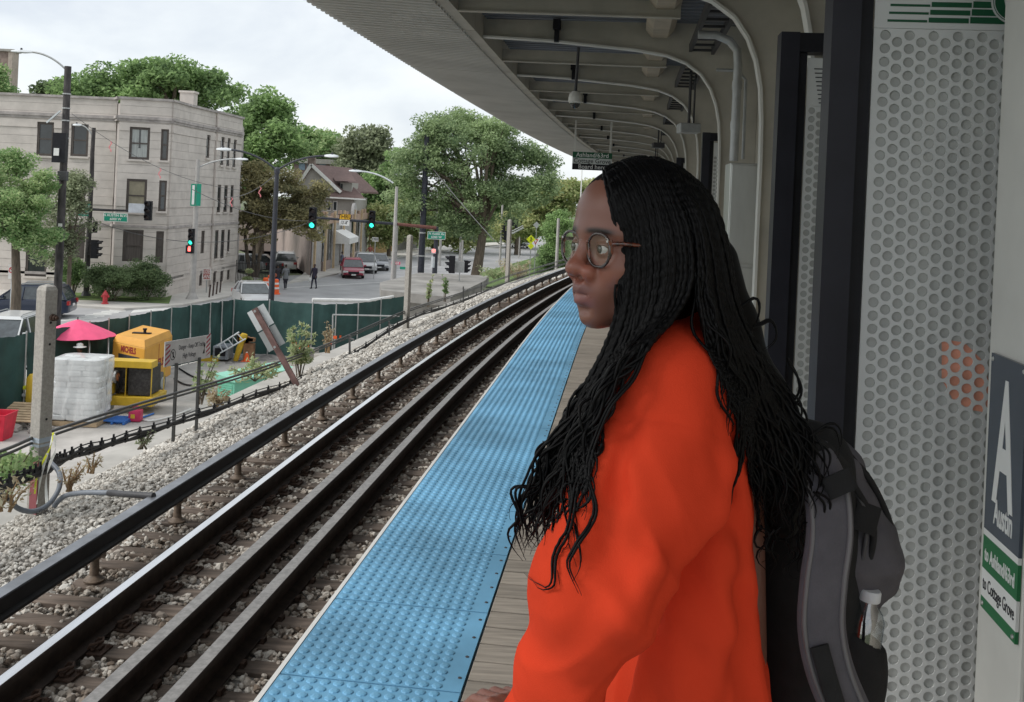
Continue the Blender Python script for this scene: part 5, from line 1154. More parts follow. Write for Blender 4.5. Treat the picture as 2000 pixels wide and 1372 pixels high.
# ================================================================= FENCES
M_mesh = mat('green_privacy_mesh', (.030, .075, .070), .75, var=.25, scale=1.0, bump=.15, bscale=3)
M_picket = mat('picket_black', (.02, .02, .022), .6)
ft_ = [(-160, 690), (0, 660), (55, 650), (100, 643), (178, 630), (215, 623.5), (255, 617), (297, 609), (337, 601), (375, 596), (413, 591), (436, 588), (459, 585), (528, 587), (612, 593), (658, 594), (701, 592), (745, 585), (793, 578)]
fn = thing('construction_fence', 'chain link construction fence panels covered in dark green privacy mesh around the yard', 'fence', G(459, 585, -3.2)*1.0)
fn.location.z = GZ
ps = [G(u, v, -3.2) for u, v in ft_]
for i in range(len(ps)-1):
    A, B = ps[i], ps[i+1]; d_ = (B-A); nn_ = Vector((d_.y, -d_.x, 0)).normalized(); vs = []; nx, nz = 10, 8
    for a in range(nx+1):
        for b in range(nz+1):
            f, g = a/nx, b/nz; w_ = noise.noise(Vector((i*3.1+f*2, g*1.6, 4)))*.14*math.sin(math.pi*f)+.02*math.sin(f*40+g*5)
            vs.append(Vector((A.x+d_.x*f, A.y+d_.y*f, GZ+.03+g*2.27-.06*(1-abs(2*f-1))*(b == nz)*(.3+.7*RNG.random())))+nn_*w_)
    fs = [(a*(nz+1)+b, (a+1)*(nz+1)+b, (a+1)*(nz+1)+b+1, a*(nz+1)+b+1) for a in range(nx) for b in range(nz)]
    mb = MB(); mb.add(vs, fs); obj('mesh_panel', mb, M_mesh, fn, sm=60)
for p in ps:
    mb = MB(); q = Vector((p.x, p.y, GZ)); off = Vector((0, -.1, 0)); mb.tube([q+off, q+off+Z_*2.36], .028, 8); obj('fence_post', mb, M_galv, fn)
mb = MB(); mb.tube([P(650, 615, 39), P(780, 618, 39.5)], .03, 6); mb.tube([P(650, 615, 39), Vector((P(650, 690, 39).x, 39, GZ))], .03, 6); obj('gate_frame', mb, M_galv, fn)
A = G(700, 600, GZ); 
wp = thing('white_pipe', 'long white plastic pipe lying along the top of the far fence', 'pipe', P(650, 588, 46)); mb = MB(); mb.tube([P(610, 586, 46), P(660, 587, 46.5), P(720, 588, 47), P(800, 575, 50)], .09, 8); obj('pipe', mb, M_white, wp)
wf = thing('wooden_fence', 'tan wooden board fence behind the grey parked car', 'fence', G(745, 497)); A, B = G(723, 500), G(772, 492)
for k in range(22):
    p = A.lerp(B, k/22); q = A.lerp(B, (k+.9)/22); mb = MB(); mb.bar(Vector((p.x, p.y, GZ+.85)), Vector((q.x, q.y, GZ+.85)), .04, 1.7+RNG.uniform(-.04, .04)); obj('board', mb, mat('tan_boards', (.36, .25, .11), .8, var=.15), wf)
wf = thing('grey_fence', 'grey weathered board fence right of the tan fence', 'fence', G(800, 490)); A, B = G(772, 492), G(815, 486)
for k in range(18):
    p = A.lerp(B, k/18); q = A.lerp(B, (k+.9)/18); mb = MB(); mb.bar(Vector((p.x, p.y, GZ+.8)), Vector((q.x, q.y, GZ+.8)), .04, 1.6+RNG.uniform(-.04, .04)); obj('board', mb, mat('grey_boards', (.22, .215, .20), .8, var=.15), wf)
pf = thing('picket_fence', 'black iron picket fence under the browning tree by the parking lot', 'fence', G(480, 556)); A, B = G(460, 556), G(532, 553)
for k in range(26):
    p = A.lerp(B, k/25); mb = MB(); mb.bar(Vector((p.x, p.y, GZ)), Vector((p.x, p.y, GZ+1.75)), .035, .035); obj('picket', mb, M_picket, pf)
for z in (.25, 1.5): mb = MB(); mb.bar(Vector((A.x, A.y-.03, GZ+z)), Vector((B.x, B.y-.03, GZ+z)), .04, .04); obj('rail', mb, M_picket, pf)
b = G(483, 560); t = thing('bush', 'light green weeds growing through the picket fence', 'shrub', b); V, F = leaves([(b.x, b.y, b.z+.5, .4), (b.x+.1, b.y, b.z+1.1, .3), (b.x+1.0, b.y-.2, b.z+.35, .4), (b.x+1.6, b.y-.2, b.z+.3, .3)], 1500, .07, None); nmesh('foliage', V, F, LMt('weed'), t, sm=False); mb = MB(); mb.tube([b, b+Z_*1.1], .02, 5); obj('stem', mb, M_bark, t)

# ================================================================= TRACKSIDE POSTS, CABLES, SIGNS
for lb, u, vt, vb, Y, w_ in (('nearest tall square concrete post at the lower left, cables strapped to it', 93, 556, 985, 9.05, 13.6), ('second square concrete post in the middle beside the green fence end', 801, 459, 640, 21.9, 4.6), ('third concrete post far along the curve left of the evergreen', 996, 429, 548, 38, 3.4)):
    b = P(u-(vb-vt)*.045/1, vb, Y); tp_ = P(u, vt, Y); b = Vector((tp_.x, Y, b.z-.1)); hw = w_*Y/FPX; t = thing('concrete_post', lb, 'post', b, 'concrete posts along the ballast shoulder'); mb = MB()
    ca_, sa_ = math.cos(TH+.35), math.sin(TH+.35); ax, ay = Vector((ca_, -sa_, 0)), Vector((sa_, ca_, 0)); H_ = tp_.z-b.z; vs = []
    for z, w2 in ((0, hw*1.03), (H_-.05, hw), (H_-.015, hw*.8), (H_, hw*.25)):
        for i, j in ((-1, -1), (1, -1), (1, 1), (-1, 1)): vs.append(b+ax*i*w2+ay*j*w2+Z_*z)
    mb.add(vs, [(3, 2, 1, 0), (12, 13, 14, 15)]+[(k*4+i, k*4+(i+1) % 4, (k+1)*4+(i+1) % 4, (k+1)*4+i) for k in range(3) for i in range(4)]); obj('shaft', mb, mat('speckled_post_concrete', (.36, .34, .31), .9, var=.16, scale=40, bump=.06, bscale=120), t, bevel=.006)
    if Y < 10:
        for z in (H_-.35, H_-.55, .9): mb = MB(); mb.lathe(b+ax*hw+Z_*z, [(.012, 0), (.012, .004)], 8, axis=ax); obj('bolt_hole', mb, M_black, t)
        mb = MB(); q = b+ax*hw+Z_*(H_-.30); mb.tube([q, q+ax*.09], .016, 8); mb.lathe(q+ax*.02, [(.035, 0), (.035, .02)], 6, axis=ax); mb.lathe(q+ax*.05, [(.028, 0), (.028, .02)], 6, axis=ax); obj('through_bolt', mb, M_rust, t)
        for k, z in enumerate((.66, .70, .72)): mb = MB(); c = b+Z_*z; vs = [c+ax*i*hw*1.05+ay*j*hw*1.05+Z_*dz for dz in (-.012, .012) for i, j in ((-1, -1), (1, -1), (1, 1), (-1, 1))]; mb.add(vs, [(i, (i+1) % 4, 4+(i+1) % 4, 4+i) for i in range(4)]); obj('strap', mb, mat('pale_tape', (.42, .48, .55), .5), t)
        mb = MB(); mb.ob(b-ay*hw*1.01+Z_*.28+ax*.02, ax*.05, ay*.004, Z_*.25); obj('faded_sticker', mb, mat('rust_red_band', (.24, .07, .08), .7), t)
        PST = (b, ax, ay, hw)
M_cable = mat('black_cable', (.035, .035, .037), .5, var=.3); M_rail_g = mat('grey_pipe', (.10, .10, .10), .45, .4, var=.2)
def cat_(pts, n=6):
    out = []
    for i in range(len(pts)-1):
        p0, p1, p2, p3 = pts[max(i-1, 0)], pts[i], pts[i+1], pts[min(i+2, len(pts)-1)]
        for k in range(n):
            t = k/n; out.append(.5*((2*p1)+(p2-p0)*t+(2*p0-5*p1+4*p2-p3)*t*t+(3*p1-p0-3*p2+p3)*t**3))
    out.append(pts[-1]); return out
up_ = [P(-200, 945, 7.0), P(0, 882, 8.4), P(90, 846, 9.25), P(250, 795, 10.7), P(500, 722, 14.2), P(650, 668, 18), P(795, 606, 22.1), P(900, 572, 29), P(995, 538, 38), P(1050, 522, 43), P(1115, 503, 52)]
t = thing('handrail_pipe', 'pair of grey pipes running along the outer side of the concrete posts', 'pipe', up_[2]); 
for dz, r in ((0, .016), (-.045, .014)): mb = MB(); mb.tube([p+Z_*dz for p in cat_(up_)], r, 7); obj('pipe', mb, M_rail_g, t, sm=60)
lo_ = [P(-200, 1035, 6.9), P(0, 950, 8.1), P(90, 915, 8.8), P(140, 888, 9.4), P(300, 838, 11), P(500, 771, 14), P(650, 715, 17.5), P(795, 625, 21.6), P(900, 588, 28), P(995, 549, 37.5), P(1060, 528, 44), P(1115, 512, 52)]
t = thing('cable_run', 'bundle of black cables clipped to a messenger wire along the ballast shoulder', 'cable', lo_[2])
for k, (dz, dy, r) in enumerate(((0, 0, .017), (-.038, .02, .017), (-.02, -.03, .014), (.045, 0, .007))):
    pts = [p+Z_*(dz+.012*math.sin(i*1.3+k*2))+Vector((0, dy, 0)) for i, p in enumerate(cat_(lo_, 8))]; mb = MB(); mb.tube(pts, r, 7); obj('cable', mb, M_cable, t, sm=60)
cs = cat_(lo_, 14)
for i in range(4, len(cs)-8, 2):
    if cs[i].y > 34: break
    mb = MB(); c = cs[i]; mb.ob(c+Z_*-.005, X_*.012, (0, .035, 0), Z_*.042); mb.ob(c+Z_*.045, X_*.008, (0, .01, 0), Z_*.03); obj('cable_clip', mb, M_black, t)
# cable supports
for k, (u, v1, v2, Y) in enumerate(((683, 655, 735, 18.3), (760, 628, 668, 21), (905, 560, 600, 28), (940, 552, 575, 32))):
    b = P(u, v2, Y); t = thing('cable_stanchion', ['short steel stake holding the cables left of the second concrete post', 'bent bracket stake just left of the second concrete post', 'thin stake holding the cables beyond the slab', 'last thin stake before the third concrete post'][k], 'stake', b, 'stakes holding up the cable run'); mb = MB(); mb.bar(b, P(u, v1, Y), .035, .035); obj('stake', mb, M_rail_g, t); mb = MB(); mb.bar(P(u, v1+6, Y), P(u, v1+6, Y)+Vector((.12, -.2, 0)), .02, .03); obj('hook', mb, M_rail_g, t)
# flexible conduits at first post
M_cond = mat('grey_flex_conduit', (.17, .19, .22), .45)
t = thing('flexible_conduit', 'grey flexible conduit looping round the foot of the nearest concrete post', 'conduit', P(90, 1000, 8.6)); mb = MB(); mb.tube(cat_([P(-60, 955, 7.8), P(8, 970, 8.1), P(35, 993, 8.2), P(65, 999, 8.3), P(95, 985, 8.4), P(115, 955, 8.5), P(116, 925, 8.7), P(100, 905, 8.8)]), .022, 8); obj('hose', mb, M_cond, t, sm=60)
mb = MB(); mb.lathe(P(3, 968, 8.05), [(.03, 0), (.03, .06)], 8, axis=(1, 0, -.3)); obj('coupling', mb, M_black, t)
t = thing('buried_conduit', 'grey conduit crossing the ballast from the first post to the black contact rail', 'conduit', P(200, 965, 8.2)); mb = MB(); mb.tube(cat_([P(105, 990, 8.5), P(125, 970, 8.5), P(160, 963, 8.35), P(215, 963, 8.2)]), .022, 8); obj('hose', mb, M_cond, t, sm=60); mb = MB(); mb.tube(cat_([P(213, 963, 8.2), P(250, 966, 8.0), P(300, 969, 7.85)]), .027, 8); obj('sleeve', mb, M_darkgrey, t, sm=60)
# caution tape
t = thing('caution_tape', 'tangled white and yellow caution tape hanging from the first concrete post', 'tape', P(90, 900, 8.8)); M_tw = mat('white_tape', (.66, .66, .62), .5); M_ty = mat('yellow_tape', (.70, .72, .05), .5)
def ribbon(pts, w_, m, nm='strip'):
    pts = cat_(pts, 5); mb = MB(); vs = []
    for i, p in enumerate(pts): a = i*.35; o = (X_*math.cos(a)*.8+Z_*.2)*w_; vs += [p-o, p+o]
    mb.add(vs, [(2*i, 2*i+1, 2*i+3, 2*i+2) for i in range(len(pts)-1)]); o = obj(nm, mb, m, t); o.modifiers.new('t', 'SOLIDIFY').thickness = .001
ribbon([P(105, 848, 8.75), P(95, 880, 8.7), P(82, 920, 8.7), P(72, 985, 8.6)], .018, M_tw); ribbon([P(104, 845, 8.72), P(100, 870, 8.7), P(85, 900, 8.7), P(72, 930, 8.7), P(68, 965, 8.6)], .012, M_ty); ribbon([P(106, 850, 8.7), P(108, 880, 8.7), P(98, 905, 8.7), P(90, 940, 8.65), P(92, 990, 8.5)], .016, M_tw)
o_ = P(88, 1000, 8.35); text('CAUTION', .055, P(80, 1003, 8.3)+Z_*.01, (1, -.3, .1), (.1, .4, .9), M_black, t, name='lettering')
# danger sign
a, b_ = P(321, 693, 11.6), P(411, 676, 12.8); r = (b_-a); Wd = r.length; r.normalize(); c = (a+b_)/2; n_ = r.cross(Z_).normalized(); ds = thing('danger_sign', 'white sign reading Danger Keep Off Tracks High Voltage with red striped ends', 'sign', Vector((c.x, c.y, c.z-1)))
hH = .150; u_ = n_.cross(r)*-1 if False else Z_
mb = MB(); mb.ob(c, r*Wd/2, n_*.004, u_*hH); obj('panel', mb, mat('sign_offwhite', (.62, .61, .62), .5), ds)
M_red = mat('stripe_red', (.42, .05, .09), .6)
for sx in (-1, 1):
    for k in range(5):
        cc = c+r*sx*(Wd/2-.075)+u_*(-hH+.03+k*.06)+n_*.0055; mb = MB(); w2 = .055; q = [cc-r*w2-u_*.022, cc+r*w2+u_*.03, cc+r*w2+u_*.055, cc-r*w2+u_*.003]
        q = [p if abs((p-c).dot(u_)) < hH else p+u_*((hH-.002)*(1 if (p-c).dot(u_) > 0 else -1)-(p-c).dot(u_)) for p in q]; mb.add(q+[p-n_*.001 for p in q], [(0, 1, 2, 3), (7, 6, 5, 4)]); obj('red_stripe', mb, M_red, ds)
nn_ = n_
text('Danger - Keep Off Tracks', .082, c+r*.08+u_*.05+nn_*.0055, r, u_, mat('sign_text_dark', (.05, .05, .07), .6), ds, sx=.80); text('High Voltage', .082, c+r*.02-u_*.06+nn_*.0055, r, u_, mat('sign_text_dark', (.05, .05, .07), .6), ds, sx=.82)
mb = MB(); ce = c-r*(Wd/2-.20)-u_*.02+nn_*.006; n = 20; vs = []
for k in range(n):
    an = 2*math.pi*k/n
    for q in (.058, .068): vs.append(ce+r*math.cos(an)*q+u_*math.sin(an)*q)
mb.add(vs, [(2*k, 2*k+1, 2*((k+1) % n)+1, 2*((k+1) % n)) for k in range(n)]); mb.bar(ce-r*.04+u_*.045, ce+r*.04-u_*.045, .002, .012, up=n_); mb.bar(ce+u_*.035, ce-u_*.035, .002, .018, up=n_); obj('no_entry_symbol', mb, M_black, ds)
mb = MB(); ce = c+r*(Wd/2-.20)-u_*.03+nn_*.006; mb.add([ce-r*.03-u_*.05, ce+r*.03-u_*.05, ce+r*.02+u_*.03, ce-u_*.0], [(0, 1, 2, 3)]); mb.add([ce+u_*.05-r*.01, ce+r*.03+u_*.09, ce+r*.04+u_*.05, ce+r*.01+u_*.02], [(0, 1, 2, 3)]); obj('falling_figure_symbol', mb, M_black, ds)
for u, vt, vb, Y in ((338, 708, 862, 11.85), (383, 697, 843, 12.4)):
    mb = MB(); mb.bar(P(u, vb, Y), P(u+(vb-vt)*.045, vt+2, Y), .045, .03); obj('post', mb, mat('dark_sign_post', (.06, .06, .058), .6), ds)
# leaning sign
b = P(583, 758, 15.0); tp_ = P(497, 603, 15.05); ls = thing('leaning_sign', 'blank grey sign seen from behind on a leaning rusty red post', 'sign', b); ax = (tp_-b).normalized(); sd_ = ax.cross(Vector((0, 1, 0))).normalized()
mb = MB(); mb.bar(b, tp_, .085, .05, up=(0, 1, 0)); obj('post', mb, mat('rusty_red_post', (.20, .12, .11), .85, var=.3, scale=6), ls)
for f0, f1, m_ in ((.50, .74, mat('aluminium_dark', (.34, .36, .36), .5, .3)), (.755, 1.0, mat('aluminium_light', (.58, .61, .62), .4, .3))):
    L_ = (tp_-b).length; mb = MB(); c = b+ax*L_*(f0+f1)/2+Vector((0, .045, 0)); mb.ob(c, sd_*.145, (0, .004, 0), ax*L_*(f1-f0)/2); obj('plate', mb, m_, ls)
    for f in (f0+.05, f1-.05): mb = MB(); mb.ob(b+ax*L_*f+Vector((0, .03, 0)), sd_*.05, (0, .012, 0), ax*.015); obj('bracket', mb, M_galv, ls)
for f in (.52, .97): mb = MB(); mb.lathe(b+ax*L_*f-Vector((0, .045, 0)), [(.02, 0), (.02, .02)], 6, axis=(0, -1, 0)); obj('bolt', mb, M_galv, ls)
# ================================================================= CONSTRUCTION YARD
M_plas = mat('machine_orange_yellow', (.66, .33, .05), .5, var=.07, scale=2); M_yel = mat('machine_yellow', (.56, .37, .03), .5, var=.10, scale=3)
M_mred = mat('maroon_lettering', (.28, .03, .03), .6); M_orange = mat('safety_orange', (.85, .13, .03), .5, var=.05)
# umbrella
c = P(152, 624, 32); b = Vector((c.x, c.y, GZ)); t = thing('parasol', 'hot pink parasol shading the worker in the yard', 'parasol', b); M_pink = mat('pink_canvas', (.80, .10, .22), .7, var=.05)
R_ = 1.22; vs = [c]; n = 8; rim = []
for k in range(n*4):
    a = 2*math.pi*k/(n*4)+.2; f = abs((k % 4)-2)/2; rr = R_*(.955+.045*f**1)
    rim.append((a, rr, f))
for j in (1, 2, 3, 4):
    for a, rr, f in rim: q = j/4; vs.append(c+Vector((math.cos(a)*rr*q, math.sin(a)*rr*q, -.52*q**1.15+(.02 if f < .3 else 0)*q)))
m_ = n*4; fs = [(0, 1+k, 1+(k+1) % m_) for k in range(m_)]+[(1+j*m_+k, 1+(j+1)*m_+k, 1+(j+1)*m_+(k+1) % m_, 1+j*m_+(k+1) % m_) for j in range(3) for k in range(m_)]
mb = MB(); mb.add(vs, fs); o = obj('canopy', mb, M_pink, t); o.modifiers.new('t', 'SOLIDIFY').thickness = .01
mb = MB(); mb.tube([b, c+Z_*.08], .022, 8); obj('pole', mb, M_darkgrey, t)
for k in range(8): a = 2*math.pi*k/8+.2; mb = MB(); mb.tube([c-Z_*.02, c+Vector((math.cos(a)*R_*.97, math.sin(a)*R_*.97, -.53))], .008, 4); obj('rib', mb, M_darkgrey, t)
# pallet of wrapped bags
c = G(158, 826); t = thing('wrapped_pallet', 'tall stack of white bags under torn clear plastic wrap beside the first concrete post', 'pallet load', c); M_bag = mat('bag_white', (.60, .62, .62), .6, var=.07, scale=3)
mb = MB(); mb.ob((0, 0, 0), (.215, 0, 0), (0, .19, 0), (0, 0, .078)); b0 = None
for r in range(11):
    for i in range(3):
        for j in range(2):
            if j == 1 and 0 < i < 2: continue
            if b0 is None: b0 = obj('bag', mb, M_bag, t, world=False, bevel=.035); o = b0
            else: o = b0.copy(); C.objects.link(o); o.parent = t
            o.location = ((i-1)*.44+(.08 if r % 2 else -.08)*.5+RNG.uniform(-.02, .02), -.3+j*.5+RNG.uniform(-.03, .03), .16+.08+r*.158); o.rotation_euler = (0, 0, RNG.uniform(-.04, .04))
mb = MB(); mb.box(c.x-.68, c.x+.68, c.y-.55, c.y+.5, GZ+.02, GZ+.14); obj('pallet_base', mb, mat('pallet_wood', (.40, .30, .19), .85, var=.2), t)
mfilm = bpy.data.materials.new('milky_film'); mfilm.use_nodes = True; nn = mfilm.node_tree; nn.nodes.clear()
o1 = nn.nodes.new('ShaderNodeOutputMaterial'); t1 = nn.nodes.new('ShaderNodeBsdfTransparent'); p1 = nn.nodes.new('ShaderNodeBsdfPrincipled'); p1.inputs['Base Color'].default_value = (.80, .82, .82, 1); p1.inputs['Roughness'].default_value = .3; x1 = nn.nodes.new('ShaderNodeMixShader'); x1.inputs[0].default_value = .5
nn.links.new(t1.outputs[0], x1.inputs[1]); nn.links.new(p1.outputs[0], x1.inputs[2]); nn.links.new(x1.outputs[0], o1.inputs[0])
mb = MB(); vs = []; nx, nz = 60, 34; zt_ = GZ+1.9
for i in range(nx+1):
    a = 2*math.pi*i/nx; ca, sa = math.cos(a), math.sin(a); w_, h_ = .70, .60; k = 1/max(abs(ca)/w_, abs(sa)/h_); k = min(k, .80)
    for j in range(nz+1):
        f = j/nz; fold = .035*math.sin(a*9+f*5+math.sin(a*3)*2)*(f**.7)+.02*math.sin(a*23+f*9)*f; pin = .10*math.exp(-((f-.55)/.12)**2)*(1 if sa < 0 else .3); low = .30+.62*(.5+.5*math.sin(a*1.0+2.6))
        if j == 0: p = c+Vector((0, 0, 1.92))
        elif j < 5: p = c+Vector((ca*k*j/5, sa*k*j/5, 1.94-.01*j+.02*math.sin(a*5+j)))
        else:
            g = (j-5)/(nz-5); p = c+Vector((ca*(k+.02+fold-pin*.5), sa*(k+.02+fold-pin*.5), 1.91-g*(1.72*min(1, low+.15))))
        vs.append(p)
mb.add(vs, [(i*(nz+1)+j, (i+1)*(nz+1)+j, (i+1)*(nz+1)+j+1, i*(nz+1)+j+1) for i in range(nx) for j in range(nz)]); obj('plastic_wrap', mb, mfilm, t, sm=80)
# compressor
def oface(A, d, n_, t0, t1, z0, z1, o0, o1, mb=None): return fbox(A, d, n_, t0, t1, z0, z1, o0, o1, mb)
A = P(282, 700, 31.0); A.z = GZ; B = P(219, 700, 32.0); B.z = GZ; D = P(335, 700, 33.6); D.z = GZ
cp = thing('air_compressor', 'large orange yellow towable compressor marked MICHELS in the yard', 'compressor', A)
quad = [B, A, D, D+(B-A)]; zt_ = GZ+1.98
mb = MB(); mb.prism([(p.x, p.y) for p in quad], GZ+.42, zt_-.22); bd = obj('body', mb, M_plas, cp, bevel=.04)
ctr = sum(quad, Vector())/4; mb = MB(); vs = [Vector((p.x, p.y, zt_-.22)) for p in quad]+[Vector((ctr.x+(p.x-ctr.x)*.88, ctr.y+(p.y-ctr.y)*.9, zt_)) for p in quad]
mb.add(vs, [(4, 5, 6, 7)]+[(k, (k+1) % 4, 4+(k+1) % 4, 4+k) for k in range(4)]); obj('hood', mb, M_plas, cp, fix=True)
dl = (A-B).normalized(); nl = Vector((dl.y, -dl.x, 0)); Ll = (A-B).length; dr_ = (D-A).normalized(); nr_ = Vector((dr_.y, -dr_.x, 0)); Lr_ = (D-A).length
text('MICHELS', .27, B+dl*Ll*.5+nl*.004+Z_*1.58, dl, Z_, M_mred, cp, bold=.012, sx=.78); text('MICHELS', .36, A+dr_*Lr_*.42+nr_*.004+Z_*1.05, dr_, Z_, M_mred, cp, bold=.015)
obj('louvre_panel', fbox(B, dl, nl, Ll*.2, Ll*.85, GZ+1.1, GZ+1.42, 0, .01), M_darkgrey, cp); obj('door_seam', fbox(A, dr_, nr_, Lr_*.5, Lr_*.51, GZ+.5, GZ+1.7, 0, .006), M_mred, cp)
for k in range(2): obj('latch', fbox(A, dr_, nr_, Lr_*(.25+.5*k), Lr_*(.28+.5*k), GZ+.8, GZ+.88, 0, .02), M_black, cp)
mb = MB(); mb.lathe(ctr+Vector((.15, -.3, zt_-GZ)), [(.05, -.02), (.05, .12), (.07, .14), (.07, .18)], 10); mb.ob(ctr+Vector((.05, -.3, zt_-GZ+.01)), X_*.3, (0, .08, 0), Z_*.03); obj('exhaust', mb, M_black, cp)
for w0 in (A+dr_*Lr_*.55,):
    c = w0+nr_*.1+Z_*.38; mb = MB(); mb.lathe(c-nr_*.22, [(.32, 0), (.37, .04), (.37, .2), (.32, .24)], 20, axis=nr_); wh = obj('wheel', mb, mat('dusty_tyre', (.12, .12, .12), .9), cp, sm=40); mb = MB(); mb.lathe(c+nr_*.03, [(.2, 0), (.18, .015), (.05, .03)], 14, axis=nr_); obj('rim', mb, M_galv, wh)
    mb = MB(); mb.lathe(c-nr_*1.4, [(.32, 0), (.37, .04), (.37, .2), (.32, .24)], 16, axis=nr_); obj('wheel', mb, M_tyre, cp, sm=40)
# pump machine
Yp = 29.6; pm = thing('pump_unit', 'yellow framed pump machine with dark engine standing before the orange compressor', 'pump', Vector((P(255, 780, Yp).x, Yp, GZ)))
def pb(u0, u1, v0, v1, y0, y1, m, nm, bv=.01): a, b2 = P(u0, v1, Yp), P(u1, v0, Yp); mb = MB(); mb.box(a.x, b2.x, y0, y1, max(a.z, GZ), b2.z); return obj(nm, mb, m, pm, bevel=bv)
pb(211, 299, 707, 716, Yp-.1, Yp+.42, M_yel, 'top_plate'); pb(219, 301, 776, 790, Yp-.15, Yp+1.1, M_yel, 'base_frame', .02)
for u in (212, 245, 295): pb(u, u+4, 716, 777, Yp-.08, Yp-.02, M_yel, 'upright'); pb(u, u+4, 716, 777, Yp+1.0, Yp+1.06, M_yel, 'upright')
pb(249, 294, 718, 772, Yp+.0, Yp+.9, mat('dark_radiator', (.035, .033, .032), .6, var=.5, scale=14), 'engine_guard'); pb(216, 244, 722, 768, Yp+.15, Yp+.85, mat('greasy_engine', (.06, .055, .05), .6, var=.7, scale=9), 'engine')
for k in range(7): mb = MB(); q = [P(218+k*3.5, 720+(k*13) % 30, Yp+.05), P(226+k*2.4, 740+(k*7) % 20, Yp-.03), P(232-k, 768, Yp+.05)]; mb.tube(cat_(q, 4), .018, 6); obj('hose', mb, M_black, pm)
mb = MB(); mb.tube([P(199, 736, Yp-.2), P(231, 737, Yp+.1)], .14, 14); obj('drum', mb, mat('rust_orange', (.30, .11, .04), .7, var=.3), pm)
mb = MB(); mb.lathe(P(226, 736, Yp+.0), [(.2, -.03), (.2, .03)], 14, axis=(1, .1, 0)); obj('flange', mb, M_galv, pm); pb(198, 222, 748, 768, Yp-.2, Yp+.3, M_yel, 'tray')
pb(195, 219, 768, 800, Yp-.3, Yp+.2, M_galv, 'grey_case'); 
c = P(266, 790, 28.6); gc = thing('fuel_can', 'red fuel can with a yellow mark beside the pump base', 'fuel can', Vector((c.x, c.y, GZ))); mb = MB(); mb.box(c.x-.18, c.x+.18, c.y-.12, c.y+.12, GZ+.02, GZ+.36); obj('body', mb, mat('can_red', (.50, .03, .10), .4), gc, bevel=.03); mb = MB(); mb.tube([Vector((c.x-.1, c.y, GZ+.36)), Vector((c.x-.05, c.y, GZ+.46)), Vector((c.x+.06, c.y, GZ+.46)), Vector((c.x+.1, c.y, GZ+.36))], .018, 6); obj('handle', mb, mat('can_red', (.5, .03, .1), .4), gc); mb = MB(); mb.box(c.x-.1, c.x+.02, c.y-.128, c.y-.121, GZ+.12, GZ+.24); obj('label_plate', mb, M_yel, gc)
c = P(225, 802, 28.4); t = thing('blue_pallet', 'bright blue flat pallet on the ground left of the fuel can', 'pallet', Vector((c.x, c.y, GZ))); M_blu = mat('bright_blue', (.04, .16, .50), .5)
for k in range(5): mb = MB(); mb.box(c.x-.42, c.x+.42, c.y-.3+k*.14, c.y-.2+k*.14, GZ+.09, GZ+.12); obj('slat', mb, M_blu, t)
for x in (-.38, 0, .34): mb = MB(); mb.box(c.x+x, c.x+x+.06, c.y-.3, c.y+.36, GZ+.01, GZ+.088); obj('bearer', mb, M_blu, t)
# tank on stand
Yt = 30; c = P(47, 712, Yt); t = thing('water_tank', 'dirty white plastic tank on thin legs at the left by the green fence', 'tank', Vector((c.x, Yt, GZ))); r0 = 16.5*Yt/FPX; h0 = 52*Yt/FPX; mb = MB(); mb.lathe(c, [(r0*.86, 0), (r0*.9, .02), (r0, h0*.9), (r0*1.03, h0*.91), (r0*1.03, h0*.96), (r0*.8, h0), (r0*.3, h0*1.05)], 20); obj('body', mb, mat('stained_plastic', (.58, .59, .57), .4, var=.2, scale=4, stretch=(1, 1, .4)), t, sm=35)
for a in range(4): x, y = r0*.8*math.cos(a*1.57+.5), r0*.8*math.sin(a*1.57+.5); mb = MB(); mb.tube([Vector((c.x+x, c.y+y, c.z)), Vector((c.x+x*1.15, c.y+y*1.15, GZ))], .03, 6); obj('leg', mb, M_galv, t)
mb = MB(); mb.tube([c-Z_*.02, c-Z_*.3+X_*.2, P(60, 760, Yt)], .02, 6); obj('drain_hose', mb, M_black, t)
c = P(69, 735, 28.8); t = thing('yellow_cylinder', 'yellow upright cylinder half hidden behind the first concrete post', 'machine', Vector((c.x, c.y, GZ))); mb = MB(); mb.lathe(Vector((c.x, c.y, GZ+.4)), [(.22, 0), (.24, .05), (.24, .7), (.16, .82)], 14); obj('body', mb, M_yel, t, sm=40); mb = MB(); mb.lathe(Vector((c.x, c.y, GZ)), [(.25, 0), (.25, .05), (.1, .1), (.1, .4)], 12); obj('stand', mb, M_black, t)
# valve manifold
M_lime = mat('lime_yellow', (.62, .66, .03), .5); c = G(56, 800); t = thing('valve_stand', 'lime yellow valve stand with blue hoses near the wooden pallet', 'valve', c)
mb = MB(); mb.tube([c, c+Z_*.62], .075, 10); mb.lathe(c+Z_*.6, [(.09, 0), (.12, .03), (.12, .08), (.05, .12)], 12); obj('stem', mb, M_lime, t); mb = MB(); mb.ob(c+Z_*.66, X_*.18, (0, .05, 0), Z_*.05); obj('hand_bar', mb, M_lime, t)
mb = MB(); n = 12; pts = [c+Z_*(.79+.06*math.sin(2*math.pi*k/n))+X_*.06*math.cos(2*math.pi*k/n) for k in range(n+1)]; mb.tube(pts, .014, 6); obj('lifting_eye', mb, M_lime, t)
mb = MB(); mb.tube([c+Vector((-.45, 0, .42)), c+Vector((.4, 0, .42))], .055, 10); mb.lathe(c+Vector((-.45, 0, .42)), [(.08, -.03), (.08, .05)], 10, axis=(1, 0, 0)); obj('pipe', mb, M_galv, t)
